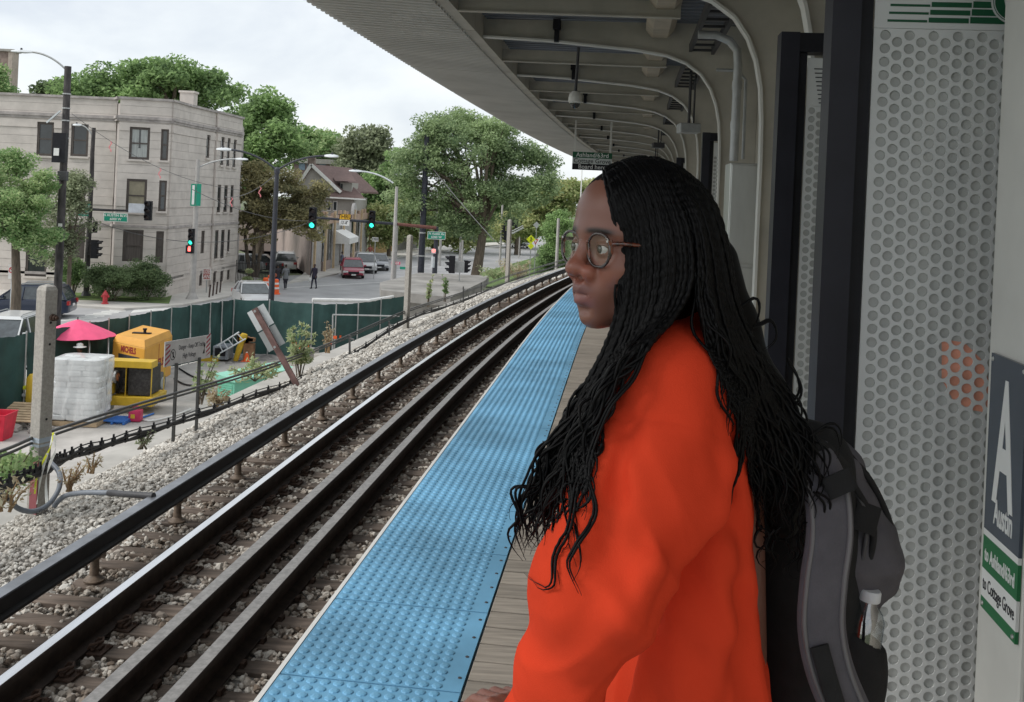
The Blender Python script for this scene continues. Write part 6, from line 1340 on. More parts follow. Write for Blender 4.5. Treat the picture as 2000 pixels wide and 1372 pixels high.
for sx in (-1, 1): mb = MB(); mb.tube(cat_([c+Vector((sx*.38, 0, .42)), c+Vector((sx*.5, -.1, .3)), c+Vector((sx*.6, -.2, .02)), c+Vector((sx*.7-.2, -.7, .03))], 5), .045, 8); obj('blue_hose', mb, M_blu, t)
# wooden pallet on rubble
c = G(46, 832); t = thing('wooden_pallet', 'unpainted wooden pallet lying tilted on rubble at the far left of the yard', 'pallet', c); M_pw = mat('pallet_wood', (.40, .30, .19), .85, var=.2)
for k in range(8): p = c+Vector((-.62+k*.0, -.5+k*.15, .26+k*.035)); mb = MB(); mb.ob(p+X_*.62, X_*.60, (0, .052, .012), Vector((0, -.002, .011))); obj('slat', mb, M_pw, t)
for x in (0, .58, 1.12): mb = MB(); mb.ob(c+Vector((-.58+x, .02, .30)), X_*.035, (0, .55, .13), Vector((0, -.01, .045))); obj('bearer', mb, M_pw, t)
RV, RF = [], []
for k in range(46):
    p = c+Vector((RNG.uniform(-.8, .9), RNG.uniform(-.8, .3), .02)); s_ = RNG.uniform(.07, .2); RV.append(IV*np.array([s_, s_, s_*.7])*(1+RNG.uniform(-.2, .2, (12, 1)))+np.array(p)+np.array([0, 0, s_*.25])); RF.append(IF+12*k)
tag(nmesh('rubble', np.concatenate(RV), np.concatenate(RF), M_concrete, None, sm=False, kind='stuff'), 'loose grey broken rubble lying under and around the tilted wooden pallet', 'rubble')
c = G(3, 858); t = thing('red_bin', 'bright red plastic bin cut off by the left frame edge', 'bin', c); mb = MB(); vs = []
for z, s_ in ((0, .26), (.68, .34), (.72, .36), (.72, .31), (.08, .24)):
    for i, j in ((-1, -1), (1, -1), (1, 1), (-1, 1)): vs.append(c+Vector((i*s_-.1, j*s_, z)))
mb.add(vs, [(3, 2, 1, 0), (16, 17, 18, 19)]+[(k*4+i, k*4+(i+1) % 4, (k+1)*4+(i+1) % 4, (k+1)*4+i) for k in range(4) for i in range(4)]); obj('body', mb, mat('bin_red', (.60, .02, .05), .4), t, bevel=.01); mb = MB(); mb.box(c.x-.3, c.x+.1, c.y-.36, c.y-.33, GZ+.5, GZ+.58); obj('grip', mb, mat('bin_red', (.6, .02, .05), .4), t)
# teal utility box
A = P(458, 760, 31.0); A.z = GZ; D = P(572, 760, 33.5); D.z = GZ; d_ = (D-A).normalized(); n_ = Vector((d_.y, -d_.x, 0)); L_ = (D-A).length; t = thing('transformer_box', 'mint green sloped top utility box behind the leaning sign post', 'utility box', A); M_teal = mat('mint_green', (.17, .48, .35), .5, var=.05)
obj('body', fbox(A, d_, n_, 0, L_, GZ, GZ+.80, -.75, 0), M_teal, t, bevel=.02); mb = MB(); q = [A+d_*a-n_*o+Z_*z for a in (-.06, L_+.06) for o, z in ((-.07, .80), (-.07, .88), (.80, 1.0), (.80, .80))]; mb.add(q, [(0, 1, 2, 3), (7, 6, 5, 4), (0, 4, 5, 1), (1, 5, 6, 2), (2, 6, 7, 3), (0, 3, 7, 4)]); obj('lid', mb, mat('mint_green_light', (.26, .58, .45), .5, var=.04), t, fix=True)
for k in range(9): mb = MB(); q = A-d_*.004-n_*(.2+0)+Z_*(.12+k*.07); mb.ob(q-n_*.18, d_*.012, n_*.30, Z_*.022); obj('louvre', mb, M_teal, t)
obj('door_seam', fbox(A, d_, n_, L_*.5, L_*.505, GZ+.08, GZ+.76, 0, .006), M_darkgrey, t); mb = fbox(A, d_, n_, L_*.52, L_*.55, GZ+.45, GZ+.6, 0, .03); obj('handle', mb, M_darkgrey, t)
# cones, barrels, markers
def cone(u, v, h, lb, m=M_orange, grp='traffic cones in the yard', z=GZ):
    b = G(u, v, z); t = thing('traffic_cone', lb, 'traffic cone', b, grp); s_ = h; mb = MB(); mb.lathe(b, [(.2*s_, .03), (.12*s_, .35*s_)], 14); mb.lathe(b, [(.1*s_, .52*s_), (.035*s_, .98*s_)], 14); obj('cone', mb, m, t, sm=60) if False else None
    mb = MB(); mb.lathe(b, [(.19*s_, .03), (.035*s_, s_)], 14); obj('cone', mb, m, t, sm=40); mb = MB(); mb.box(b.x-.22*s_, b.x+.22*s_, b.y-.22*s_, b.y+.22*s_, b.z, b.z+.03); obj('base', mb, m, t)
    mb = MB(); mb.lathe(b, [(.138*s_, .38*s_), (.108*s_, .56*s_)], 14); obj('collar', mb, M_white, t, sm=60); return t
cone(483, 706, .95, 'orange traffic cone right of the yellow hydraulic arm'); cone(556, 690, .6, 'small orange cone left of the tall channelizer posts'); cone(645, 700, .5, 'low orange cone by the red topped stakes')
def barrel(u, v, lb, H_=1.0, z=GZ, r=.24, grp='orange traffic barrels'):
    b = G(u, v, z); t = thing('traffic_barrel', lb, 'traffic barrel', b, grp); mb = MB(); mb.lathe(b, [(r*1.25, 0), (r*1.25, .06), (r, .08), (r*.72, H_*.95), (r*.5, H_)], 16); obj('drum', mb, M_orange, t, sm=40)
    for f in (.35, .65): mb = MB(); mb.lathe(b, [(r*(1-.28*f)+.012, H_*f), (r*(1-.28*(f+.12))+.012, H_*(f+.12))], 16); obj('white_band', mb, M_white, t)
barrel(518, 572, 'orange white barrel left of the twin lamp post beyond the fence'); barrel(538, 575, 'orange white barrel right of the twin lamp post beyond the fence'); barrel(527, 566, 'orange barrel farthest back behind the twin lamp post')
for k, (u, v, h) in enumerate(((588, 694, 1.25), (604, 692, 1.15), (577, 690, .8))):
    b = G(u, v); t = thing('channelizer_post', ['tallest orange channelizer post in the yard corner', 'second orange channelizer post with white rings', 'shortest orange channelizer at the left of the pair'][k], 'traffic post', b, 'orange channelizer posts'); mb = MB(); mb.lathe(b, [(.30, 0), (.30, .08), (.14, .12), (.12, h*.5), (.08, h*.55), (.07, h)], 12); obj('post', mb, M_orange, t, sm=40); mb = MB(); mb.lathe(b, [(.125, h*.3), (.125, h*.42)], 12); obj('white_band', mb, M_white, t); 
c = G(594, 700); t = thing('cable_reel', 'small orange and white reel at the foot of the channelizer posts', 'reel', c); mb = MB(); mb.lathe(c+Vector((-.18, 0, .28)), [(.28, 0), (.28, .04), (.14, .05), (.14, .31), (.28, .32), (.28, .36)], 16, axis=(1, 0, 0)); obj('reel', mb, M_orange, t); mb = MB(); mb.lathe(c+Vector((-.12, 0, .28)), [(.19, 0), (.19, .24)], 16, axis=(1, 0, 0)); obj('cable', mb, M_white, t)
for k, (u, v, m_) in enumerate(((611, 700, M_yel), (622, 700, M_white), (633, 700, M_orange), (642, 702, M_orange), (660, 700, M_orange), (651, 706, M_orange), (573, 706, M_orange), (688, 690, M_orange))):
    b = G(u, v); t = thing('marker_stake', ['yellow headed marker stake just right of the channelizer posts', 'white headed marker stake second from the channelizer posts', 'orange headed marker stake third from the channelizer posts', 'orange headed marker stake beside the low orange cone', 'rightmost but one orange marker stake, nearer the gate frame', 'orange marker stake right of the low cone, set nearer the track', 'orange marker stake left of all channelizer posts', 'last orange marker stake by the concrete blocks at right'][k], 'stake', b, 'marker stakes'); h = RNG.uniform(.6, 1.0); mb = MB(); mb.bar(b, b+Z_*h, .03, .03); obj('stake', mb, M_galv, t); mb = MB(); mb.ob(b+Z_*h, X_*.10, (0, .03, 0), Z_*.06); obj('head', mb, m_, t)
# concrete blocks
for k, (u0, u1, v) in enumerate(((575, 615, 716), (618, 668, 722), (700, 730, 700))):
    a, b2 = G(u0, v), G(u1, v-8); mb = MB(); mb.bar(a+Z_*.3, b2+Z_*.3, .4, .6); t = obj('concrete_block', mb, M_concrete, None, bevel=.03); tag(t, ['left long concrete block behind the cable run by the orange stakes', 'middle long concrete block with pale top behind the cable run', 'right short concrete block in front of the gate frame'][k], 'concrete block')
# hydraulic arm machine, ladder, box
c = G(462, 706); t = thing('hydraulic_breaker', 'yellow hydraulic arm tool on a grey wheeled frame at the fence corner', 'machine', c); mb = MB(); mb.tube([P(460, 705, c.y), P(468, 680, c.y), P(475, 662, c.y)], [.10, .13, .10], 10); mb.lathe(P(476, 658, c.y), [(.13, -.15), (.16, 0), (.12, .12)], 10, axis=(.3, 0, 1)); obj('arm', mb, M_yel, t, sm=50)
mb = MB(); a, b2 = P(419, 700, c.y), P(450, 675, c.y); mb.box(a.x, b2.x, c.y-.3, c.y+.5, a.z, b2.z); obj('engine_box', mb, mat('grey_machine', (.25, .27, .30), .5, var=.3, scale=6), t, bevel=.03); mb = MB(); mb.box(a.x+.1, b2.x-.1, c.y-.33, c.y-.301, a.z+.15, b2.z-.08); obj('grille', mb, M_black, t); mb = MB(); mb.box(P(418, 0, c.y).x, P(462, 0, c.y).x, c.y-.35, c.y+.5, GZ, GZ+.14); obj('skid', mb, M_yel, t)
t = thing('ladder', 'pale metal ladder leaning diagonally over the grey machine at the fence corner', 'ladder', G(470, 700)); Yl = 38.6
for (a, b2) in (((424, 676), (467, 649)), ((430, 690), (480, 662))): mb = MB(); mb.tube([P(*a, Yl), P(*b2, Yl+.3)], .03, 6); obj('rail', mb, M_lamp, t)
for k in range(5): f = (k+.5)/5; mb = MB(); mb.tube([P(424+43*f, 676-27*f, Yl+.3*f), P(430+50*f, 690-28*f, Yl+.3*f)], .02, 6); obj('rung', mb, M_lamp, t)
c = P(487, 664, 39.2); t = thing('timber_pile', 'brown broken crate and timber leaning by the fence corner', 'crate', Vector((c.x, c.y, GZ)))
for k in range(6): q = c+Vector((RNG.uniform(-.25, .25), 0, RNG.uniform(-.15, .15))); mb = MB(); mb.ob(q, X_*.24+Z_*RNG.uniform(-.06, .06), (0, .10, 0), Z_*.07); obj('plank', mb, mat('brown_timber', (.24, .13, .07), .8, var=.3), t)
mb = MB(); mb.box(c.x-.2, c.x+.2, c.y-.1, c.y+.2, GZ, c.z-.15); obj('support', mb, mat('brown_timber', (.24, .13, .07), .8), t)
for k, pts in enumerate((((350, 720), (375, 735), (400, 745), (395, 765), (420, 775)), ((340, 740), (365, 752), (405, 752), (440, 742)), ((255, 812), (290, 822), (330, 815), (372, 800)), ((180, 815), (230, 826), (270, 818), (300, 808)), ((560, 712), (540, 722), (500, 716), (470, 722)))):
    mb = MB(); mb.tube(cat_([G(u, v, GZ+.04) for u, v in pts], 6), .03, 6); o = obj('ground_hose', mb, (M_black, M_darkgrey, M_white, M_blu, M_black)[k], None, sm=60); tag(o, ('black hose snaking behind the danger sign', 'dark grey hose lying right of the compressor wheel', 'pale hose on the ground in front of the fuel can', 'blue hose lying in front of the wrapped pallet', 'black hose behind the mint green utility box')[k], 'hose')
sheet('rubble_strip', [G(440, 712), G(700, 690), G(760, 660), G(760, 650), G(640, 670), G(440, 690)], GZ+.01, mat('broken_rubble', (.25, .24, .23), .95, var=.5, scale=5, bump=.3, bscale=9))

# ================================================================= SMALL PEOPLE
def figure(label, base, face, cols, H_=1.75, stride=.1, hat=None, arms=((.12, 0), (.12, 0)), hem=None, bag=None, group=None):
    """cols: skin, hair, top, trousers, shoes; body is one continuous mesh, coloured by garment zones"""
    h = .024; X = grid((-.42, -.42, -.02), (.42, .42, 1.80), h); k = 1.0
    hipz, shz = .92, 1.44
    d = scap(X, (0, 0, .98), (0, 0, 1.30), .135, .155); d = su(d, sell(X, (0, 0, 1.38), (.205, .115, .09)), .06)
    for sx in (-1, 1):
        fy = sx*stride; d = su(d, scap(X, (sx*.09, 0, .92), (sx*.095, fy*.5+.02, .5), .088, .062), .04); d = su(d, scap(X, (sx*.095, fy*.5+.02, .5), (sx*.095, fy-.0, .09), .06, .042), .03); d = su(d, scap(X, (sx*.095, fy-.03, .045), (sx*.10, fy+.14, .035), .045, .035), .03)
        ay, ax_ = arms[0 if sx < 0 else 1]; e_ = (sx*(.24+ax_*.3), ay*.3, 1.14); w_ = (sx*(.23+ax_), ay+.03, .90 if ay < .3 else 1.12)
        d = su(d, scap(X, (sx*.19, 0, 1.40), e_, .055, .045), .04); d = su(d, scap(X, e_, w_, .042, .03), .03); d = su(d, sell(X, (w_[0], w_[1]+.02, w_[2]-.07), (.03, .045, .075)), .02)
    if hem: d = su(d, scap(X, (0, 0, 1.1), (0, 0, hem), .13, .19), .05)
    d = su(d, scap(X, (0, 0, 1.42), (0, .01, 1.55), .052), .03); d = su(d, sell(X, (0, .015, 1.635), (.075, .095, .115)), .02); d = su(d, sell(X, (0, .10, 1.62), (.014, .02, .02)), .01)
    V, F = surfnet(d, (-.42, -.42, -.02), h); V[:, 2] *= H_/1.75; fc = V[F].mean(1); z = fc[:, 2]*1.75/H_; mi = np.full(len(F), 2)
    mi[z < hipz+.02 if not hem else z < hem] = 3; mi[z < .09] = 4; mi[z > 1.50] = 0; mi[(z > 1.60) & ((fc[:, 1] < .05) | (z > 1.70))] = 1
    hands = (np.abs(fc[:, 0]) > .21) & (z < .93) & (z > .7); mi[hands] = 0
    ca_, sa_ = math.cos(face), math.sin(face); W = V.copy(); W[:, 0] = V[:, 0]*ca_-V[:, 1]*sa_; W[:, 1] = V[:, 0]*sa_+V[:, 1]*ca_; W += np.array(base)
    t = thing('person', label, 'person', base, group); M_ = [mat('p_%d_%d_%d' % tuple(int(q*999) for q in c_), c_, .8) for c_ in cols]; nmesh('body', W, F, M_, t, mi=mi)
    if hat: mb = MB(); c = Vector(base)+Z_*(1.70*H_/1.75)+Vector((-sa_*.015, ca_*.015, 0)); mb.lathe(c, [(.20, -.005), (.20, .01), (.105, .03), (.10, .10), (.05, .13)], 16); obj('hat', mb, hat, t, sm=50)
    return t
SK = (.12, .065, .045)
figure('worker in orange vest and white brimmed hat under the pink parasol', G(152, 782), 2.6, (SK, (.02, .02, .02), (.75, .12, .04), (.06, .07, .12), (.05, .04, .03)), hat=M_white)
figure('pedestrian in dark coat crossing the road carrying white shopping bags', G(613, 564), 2.7, (SK, (.02, .02, .02), (.035, .03, .05), (.03, .03, .05), (.02, .02, .02)), stride=.16, hem=.85)
c = G(610, 562); t = thing('shopping_bag', 'white carrier bags held by the pedestrian crossing the road', 'bag', c+Z_*.45)
for dx in (-.16, .2): 
    X = grid((-.3, -.3, -.4), (.3, .3, .4), .03); V, F = surfnet(sell(X, (0, 0, -.08), (.13, .10, .2)), (-.3, -.3, -.4), .03); nmesh('bag', V+np.array(c+Vector((dx, -.08, .60))), F, M_white, t)
figure('pedestrian in long grey coat walking near the orange barrels', G(557, 566), .6, (SK, (.02, .02, .02), (.16, .17, .18), (.03, .03, .04), (.5, .5, .5)), hem=.75, stride=.12)
figure('pedestrian in black coat half hidden by the twin lamp post', G(541, 566), .4, (SK, (.02, .02, .02), (.03, .028, .035), (.05, .07, .14), (.02, .02, .02)), hem=.8)
c = G(537, 566); X = grid((-.3, -.3, -.4), (.3, .3, .4), .03); V, F = surfnet(sell(X, (0, 0, 0), (.14, .08, .14)), (-.3, -.3, -.4), .03); o = nmesh('shoulder_bag', V+np.array(c+Vector((.02, -.22, 1.0))), F, mat('brick_red_bag', (.32, .09, .05), .6), None); tag(o, 'brick red shoulder bag of the pedestrian behind the twin lamp post', 'bag')
figure('pedestrian in blue grey hoodie standing at the shop wall behind the maroon car', G(667, 531), 1.8, (SK, (.02, .02, .02), (.13, .14, .19), (.04, .04, .06), (.02, .02, .02)))
figure('person in rust red top standing behind the silver parked vehicle', G(722, 512), 3.0, ((.35, .2, .14), (.3, .3, .3), (.30, .10, .08), (.04, .06, .12), (.02, .02, .02)), arms=((.2, .3), (.2, .3)))
# ================================================================= THE WOMAN
YH = 1.42; PSI = math.radians(32)
fwd = Vector((-math.cos(PSI), -math.sin(PSI), 0)); lef = Vector((math.sin(PSI), -math.cos(PSI), 0))
HC = P(1245, 482, YH)   # between the ears at eye height
pb_ = Vector((P(1345, 1372, 1.5).x-.012, 1.50, 0)); wo = thing('person', 'young woman with glasses and long black braids in an orange sweatshirt looking left', 'person', pb_)
def h2w(V): V = np.asarray(V); return V[:, :1]*np.array(fwd)+V[:, 1:2]*np.array(lef)+V[:, 2:]*np.array((0, 0, 1))+np.array(HC)
def hw(x, y, z): return HC+fwd*x+lef*y+Z_*z
h = .0022; lo = (-.13, -.10, -.25); X = grid(lo, (.14, .10, .15), h)
d = sell(X, (-.012, 0, .038), (.098, .074, .088))
d = su(d, sell(X, (.040, 0, .040), (.054, .058, .058)), .03)
d = su(d, sell(X, (.035, 0, -.028), (.056, .057, .078)), .03)
d = su(d, sell(X, (.040, 0, -.078), (.042, .042, .030)), .03)
d = su(d, sell(X, (.074, 0, -.100), (.019, .020, .016)), .022)
for s in (-1, 1):
    d = su(d, scap(X, (-.012, s*.056, -.03), (.030, s*.045, -.082), .016, .016), .03)      # jaw
    d = su(d, scap(X, (.088, s*.010, .020), (.072, s*.044, .018), .010, .008), .018)        # brow
    d = su(d, sell(X, (.062, s*.040, -.030), (.024, .022, .024)), .025)                      # cheek
    d = ss(d, sell(X, (.104, s*.031, -.002), (.022, .018, .014)), .016)                      # socket
    d = su(d, sell(X, (.0785, s*.031, -.002), (.0148, .0158, .0142)), .004)                  # lids
    d = ss(d, sell(X, (.0935, s*.031, -.0030), (.0110, .0150, .0050)), .0015)                # opening
    d = su(d, sell(X, (.099, s*.0170, -.0360), (.0120, .0100, .0105)), .006)                 # ala
d = su(d, sell(X, (.082, 0, -.063), (.020, .029, .023)), .02)
d = su(d, scap(X, (.089, 0, .012), (.107, 0, -.024), .0075, .0100), .010)
d = su(d, sell(X, (.1115, 0, -.0310), (.0130, .0135, .0115)), .007)
for s in (-1, 1): d = ss(d, sell(X, (.1045, s*.0090, -.0440), (.0075, .0042, .0045)), .003)
d = ss(d, scap(X, (.108, 0, -.046), (.106, 0, -.051), .0022), .004)
for s in (-1, 1):
    d = su(d, scap(X, (.0995, s*.0045, -.0590), (.084, s*.0250, -.0670), .0088, .0040), .004)
    d = su(d, scap(X, (.0970, 0, -.0760), (.084, s*.0220, -.0700), .0098, .0045), .004)
    d = ss(d, scap(X, (.110, 0, -.0672), (.086, s*.0275, -.0688), .0012, .0016), .002)
d = ss(d, sell(X, (.102, 0, -.0905), (.012, .018, .0050)), .010)
for s in (-1, 1): d = su(d, sell(X, (-.005, s*.075, -.005), (.018, .008, .030)), .008)
d = su(d, scap(X, (-.022, 0, -.06), (-.045, 0, -.25), .050, .056), .03)
V, F = surfnet(d, lo, h); n1 = len(V)
x, y, z = V.T; base = np.array((.200, .084, .057)); col = np.tile(base, (len(V), 1))
def blend(mask, c): global col; m = np.clip(mask, 0, 1)[:, None]; col = col*(1-m)+np.array(c)*m
blend(.5*np.exp(-(((z+.04)/.03)**2+((x-.11)/.02)**2)), (.36, .11, .07)); blend(.35*np.exp(-(((z+.03)/.025)**2+((np.abs(y)-.04)/.02)**2)), (.34, .125, .085))
blend(1.3*np.exp(-(((z+.0600+.0*np.abs(y))/.0070)**2)**1.2-((np.abs(y)/.026)**4))*(x > .078), (.175, .076, .066)); blend(1.3*np.exp(-(((z+.0760)/.0080)**2)**1.2-((np.abs(y)/.024)**4))*(x > .078), (.23, .092, .082))
blend(1.2*np.exp(-(((z-.0225+.10*np.maximum(np.abs(y)-.03, 0))/.0045)**2)**1.3-(((np.abs(y)-.030)/.020)**4))*(x > .06), (.022, .014, .012)); blend(.9*np.exp(-(((z+.0005)/.0035)**2)-(((np.abs(y)-.031)/.014)**4))*(x > .06), (.03, .016, .012))
W = h2w(V)
# lower body parts of the same mesh (trunk, legs, hands) in world space
def wp_(u, v, Y): return tuple(P(u, v, Y))
zf = 0.0; hipc = (pb_.x+.01, 1.50)
g2_ = .010; lo2 = (pb_.x-.25, 1.22, 0.0); hi2 = (pb_.x+.25, 1.78, 1.32); X = grid(lo2, hi2, g2_)
d2 = scap(X, (hipc[0], 1.5, .92), (hipc[0]-.01, 1.5, 1.25), .115, .105)
dl = None
for s in (-1, 1):
    q = scap(X, (hipc[0], 1.5+s*.075, .86), (hipc[0]+.005, 1.5+s*.09, .48), .076, .056); q = su(q, scap(X, (hipc[0]+.005, 1.5+s*.09, .48), (hipc[0]+.03, 1.5+s*.09, .10), .056, .042), .03); d2 = su(d2, q, .03)
V2, F2 = surfnet(d2, lo2, g2_)
# hands
def hand(wr, dirv, upv, side):
    wr, dv, uv = Vector(wr), Vector(dirv).normalized(), Vector(upv).normalized(); sv = dv.cross(uv).normalized()*side
    L_ = lambda a, b_, c_: tuple(wr+dv*a+sv*b_+uv*c_)
    lo3 = tuple(wr[i]-.13 for i in range(3)); hi3 = tuple(wr[i]+.20 if False else wr[i]+.13 for i in range(3)); cc = wr+dv*.07; lo3 = tuple(cc[i]-.125 for i in range(3)); hi3 = tuple(cc[i]+.125 for i in range(3)); X = grid(lo3, hi3, .003)
    d = scap(X, L_(-.04, 0, 0), L_(.01, 0, 0), .024, .024)
    for b_ in (-.027, -.009, .009, .026): d = su(d, scap(X, L_(.015, b_*.6, 0), L_(.078, b_, .002), .0135, .0105), .010)
    for b_, ln in ((-.027, .85), (-.009, 1.0), (.009, .95), (.026, .76)):
        a0 = L_(.080, b_, .002); a1 = L_(.080+.036*ln, b_*1.05, -.008); a2 = L_(.080+.054*ln, b_*1.05, -.030*ln); a3 = L_(.080+.050*ln, b_, -.052*ln)
        f = np.minimum(np.minimum(scap(X, a0, a1, .0092, .0082), scap(X, a1, a2, .0082, .0074)), scap(X, a2, a3, .0074, .0062)); d = su(d, f, .004)
    f = np.minimum(scap(X, L_(.02, -.024, -.008), L_(.055, -.046, -.022), .0125, .010), scap(X, L_(.055, -.046, -.022), L_(.085, -.047, -.034), .0098, .0075)); d = su(d, f, .008)
    return surfnet(d, lo3, .003)
wrist = P(1060, 1436, 1.275); V3, F3 = hand(wrist, (-.62, .76, .12), (.1, 0, 1), 1)
wrist2 = Vector((pb_.x-.13, 1.72, .82)); V4, F4 = hand(wrist2, (-.35, 0, -.93), (-.9, .1, .3), -1)
VV = np.concatenate([W, V2, V3, V4]); FF = np.concatenate([F, F2+len(W), F3+len(W)+len(V2), F4+len(W)+len(V2)+len(V3)])
cols = np.concatenate([col, np.tile(base, (len(V2), 1)), np.tile(base*np.array((1.05, 1, 1)), (len(V3)+len(V4), 1))])
ms = bpy.data.materials.new('brown_skin'); ms.use_nodes = True; n = ms.node_tree; p = n.nodes['Principled BSDF']; at = n.nodes.new('ShaderNodeAttribute'); at.attribute_name = 'tone'; n.links.new(at.outputs['Color'], p.inputs['Base Color'])
p.inputs['Roughness'].default_value = .38; p.inputs['Specular IOR Level'].default_value = .5; p.inputs['Subsurface Weight'].default_value = .08; p.inputs['Subsurface Radius'].default_value = (.012, .005, .003); p.inputs['Subsurface Scale'].default_value = .5
tn = n.nodes.new('ShaderNodeTexNoise'); tn.inputs['Scale'].default_value = 900; g_ = n.nodes.new('ShaderNodeNewGeometry'); n.links.new(g_.outputs['Position'], tn.inputs['Vector']); bp = n.nodes.new('ShaderNodeBump'); bp.inputs['Strength'].default_value = .25; bp.inputs['Distance'].default_value = .0006; n.links.new(tn.outputs[0], bp.inputs['Height']); n.links.new(bp.outputs[0], p.inputs['Normal'])
bo = nmesh('body', VV, FF, ms, wo); ca = bo.data.color_attributes.new('tone', 'FLOAT_COLOR', 'POINT'); ca.data.foreach_set('color', np.concatenate([cols, np.ones((len(cols), 1))], 1).astype(np.float32).ravel())
# eyes
M_scl = mat('eye_white', (.50, .47, .44), .15, var=.03, coat=.6); M_iris = mat('dark_iris', (.018, .010, .007), .1, coat=1)
for s in (-1, 1):
    c = hw(.0796, s*.031, -.0030); gz = (fwd*1.0+lef*(-.12)+Z_*.02).normalized(); mb = MB(); pr = [(.0128*math.sin(math.pi*k/14), -.0128*math.cos(math.pi*k/14)) for k in range(1, 14)]; mb.lathe(c, pr, 20, axis=gz); ey = obj('eye', mb, M_scl, wo, sm=80)
    mb = MB(); mb.lathe(c+gz*.0118, [(.0058, -.001), (.0056, .0010), (.003, .0016), (.001, .0017)], 18, axis=gz); obj('iris', mb, M_iris, ey, sm=80)
# shoes and trousers
M_trs = mat('black_trousers', (.02, .02, .022), .85); M_shoe = mat('white_trainers', (.45, .45, .45), .6)
X = grid(lo2, (hi2[0], hi2[1], .98), .011); dt = None
for s in (-1, 1):
    q = scap(X, (hipc[0], 1.5+s*.075, .86), (hipc[0]+.005, 1.5+s*.09, .48), .088, .075); q = su(q, scap(X, (hipc[0]+.005, 1.5+s*.09, .48), (hipc[0]+.03, 1.5+s*.09, .09), .076, .066), .03); dt = q if dt is None else np.minimum(dt, q)
dt = su(dt, sell(X, (hipc[0], 1.5, .90), (.105, .125, .09)), .03); V, F = surfnet(dt, lo2, .011); nmesh('trousers', V, F, M_trs, wo)
for s in (-1, 1):
    lo5 = (hipc[0]-.2, 1.5+s*.09-.08, -.02); X = grid(lo5, (hipc[0]+.14, 1.5+s*.09+.08, .16), .006); q = sell(X, (hipc[0]-.03, 1.5+s*.09, .035), (.135, .047, .035)); q = su(q, sell(X, (hipc[0]+.02, 1.5+s*.09, .07), (.06, .045, .055)), .03); q = np.maximum(q, -(X[2]-.004)); V, F = surfnet(q, lo5, .006); nmesh('shoe', V, F, M_shoe, wo)
# ---- sweatshirt
YT = 1.50
lv = [(628, 1350, .040, .045), (650, 1352, .072, .085), (685, 1338, .098, .14), (740, 1325, .112, .185), (850, 1318, .112, .190), (1000, 1330, .105, .180), (1200, 1338, .108, .175), (1372, 1334, .138, .185), (1500, 1340, .145, .19), (1600, 1335, .13, .18)]
lp = [(P(c, v, YT), rx, ry_) for v, c, rx, ry_ in lv]; zs = np.array([q[0].z for q in lp])[::-1]; cxs = np.array([q[0].x for q in lp])[::-1]; rxs = np.array([q[1] for q in lp])[::-1]; rys = np.array([q[2] for q in lp])[::-1]
h = .0045; lo = (P(1000, 1400, 1.2).x-.03, 1.10, .66); hi = (P(1530, 900, 1.5).x+.05, 1.76, P(0, 610, YT).z+.06); X = grid(lo, hi, h)
Zc = np.clip(X[2], zs[0], zs[-1]); cx = np.interp(Zc, zs, cxs).astype(np.float32); rx = np.interp(Zc, zs, rxs).astype(np.float32); ry_ = np.interp(Zc, zs, rys).astype(np.float32)
th_ = np.arctan2(X[1]-YT, X[0]-cx); rmp = np.clip((1.42-X[2])/.35, 0, 1); k0 = np.sqrt(((X[0]-cx)/rx)**2+((X[1]-YT)/ry_)**2); dT = (k0-1)*np.minimum(rx, ry_); dT = dT+(.011*(np.abs(np.sin(th_*3.5+X[2]*2.2+1.1))**.8-.6)*rmp+.004*(np.abs(np.sin(th_*8+X[2]*5))-.6)*rmp).astype(np.float32); dT = np.maximum(dT, X[2]-zs[-1]); dT = np.maximum(dT, zs[0]-X[2])
S_, M1, E_, W1, CU = wp_(1300, 775, 1.335), wp_(1245, 950, 1.275), wp_(1170, 1150, 1.225), wp_(1102, 1310, 1.245), wp_(1042, 1385, 1.265)
dA = scap(X, S_, M1, .078, .089); dA = su(dA, scap(X, M1, E_, .089, .082), .03); dA = su(dA, scap(X, E_, W1, .080, .058), .035); dA = su(dA, scap(X, W1, CU, .062, .036), .03)
ux = np.array(M1)-np.array(S_); ln_ = np.linalg.norm(ux); ux /= ln_; tt = (X[0]-S_[0])*ux[0]+(X[1]-S_[1])*ux[1]+(X[2]-S_[2])*ux[2]
dA = dA+.0030*np.exp(-((tt-.055-.02*np.sin(X[0]*14))/.0055)**2)
ge_ = np.exp(-(((X[0]-E_[0])/.15)**2+((X[2]-E_[2])/.14)**2)); gw_ = np.exp(-(((X[0]-W1[0])/.10)**2+((X[2]-W1[2])/.10)**2)); cr1 = np.abs(np.sin(34*(X[0]*.75+X[2]*.62)+1.6*np.sin(X[0]*19+X[2]*7)+2*X[1]))**.7-.55; cr2 = np.abs(np.sin(46*(X[2]*.9-X[0]*.4)+1.8*np.sin(X[0]*23)+1))**.7-.55
dA = dA+(.0085*cr1*ge_+.006*cr2*gw_+.004*(np.abs(np.sin(15*(X[0]*1.1+X[2]*.35)+2.5))**.7-.5)*np.clip((1.30-X[2])/.1, 0, 1)).astype(np.float32)
d = su(dT, dA, .007); d = su(d, scap(X, wp_(1352, 668, 1.45), wp_(1300, 760, 1.345), .055, .075), .05)
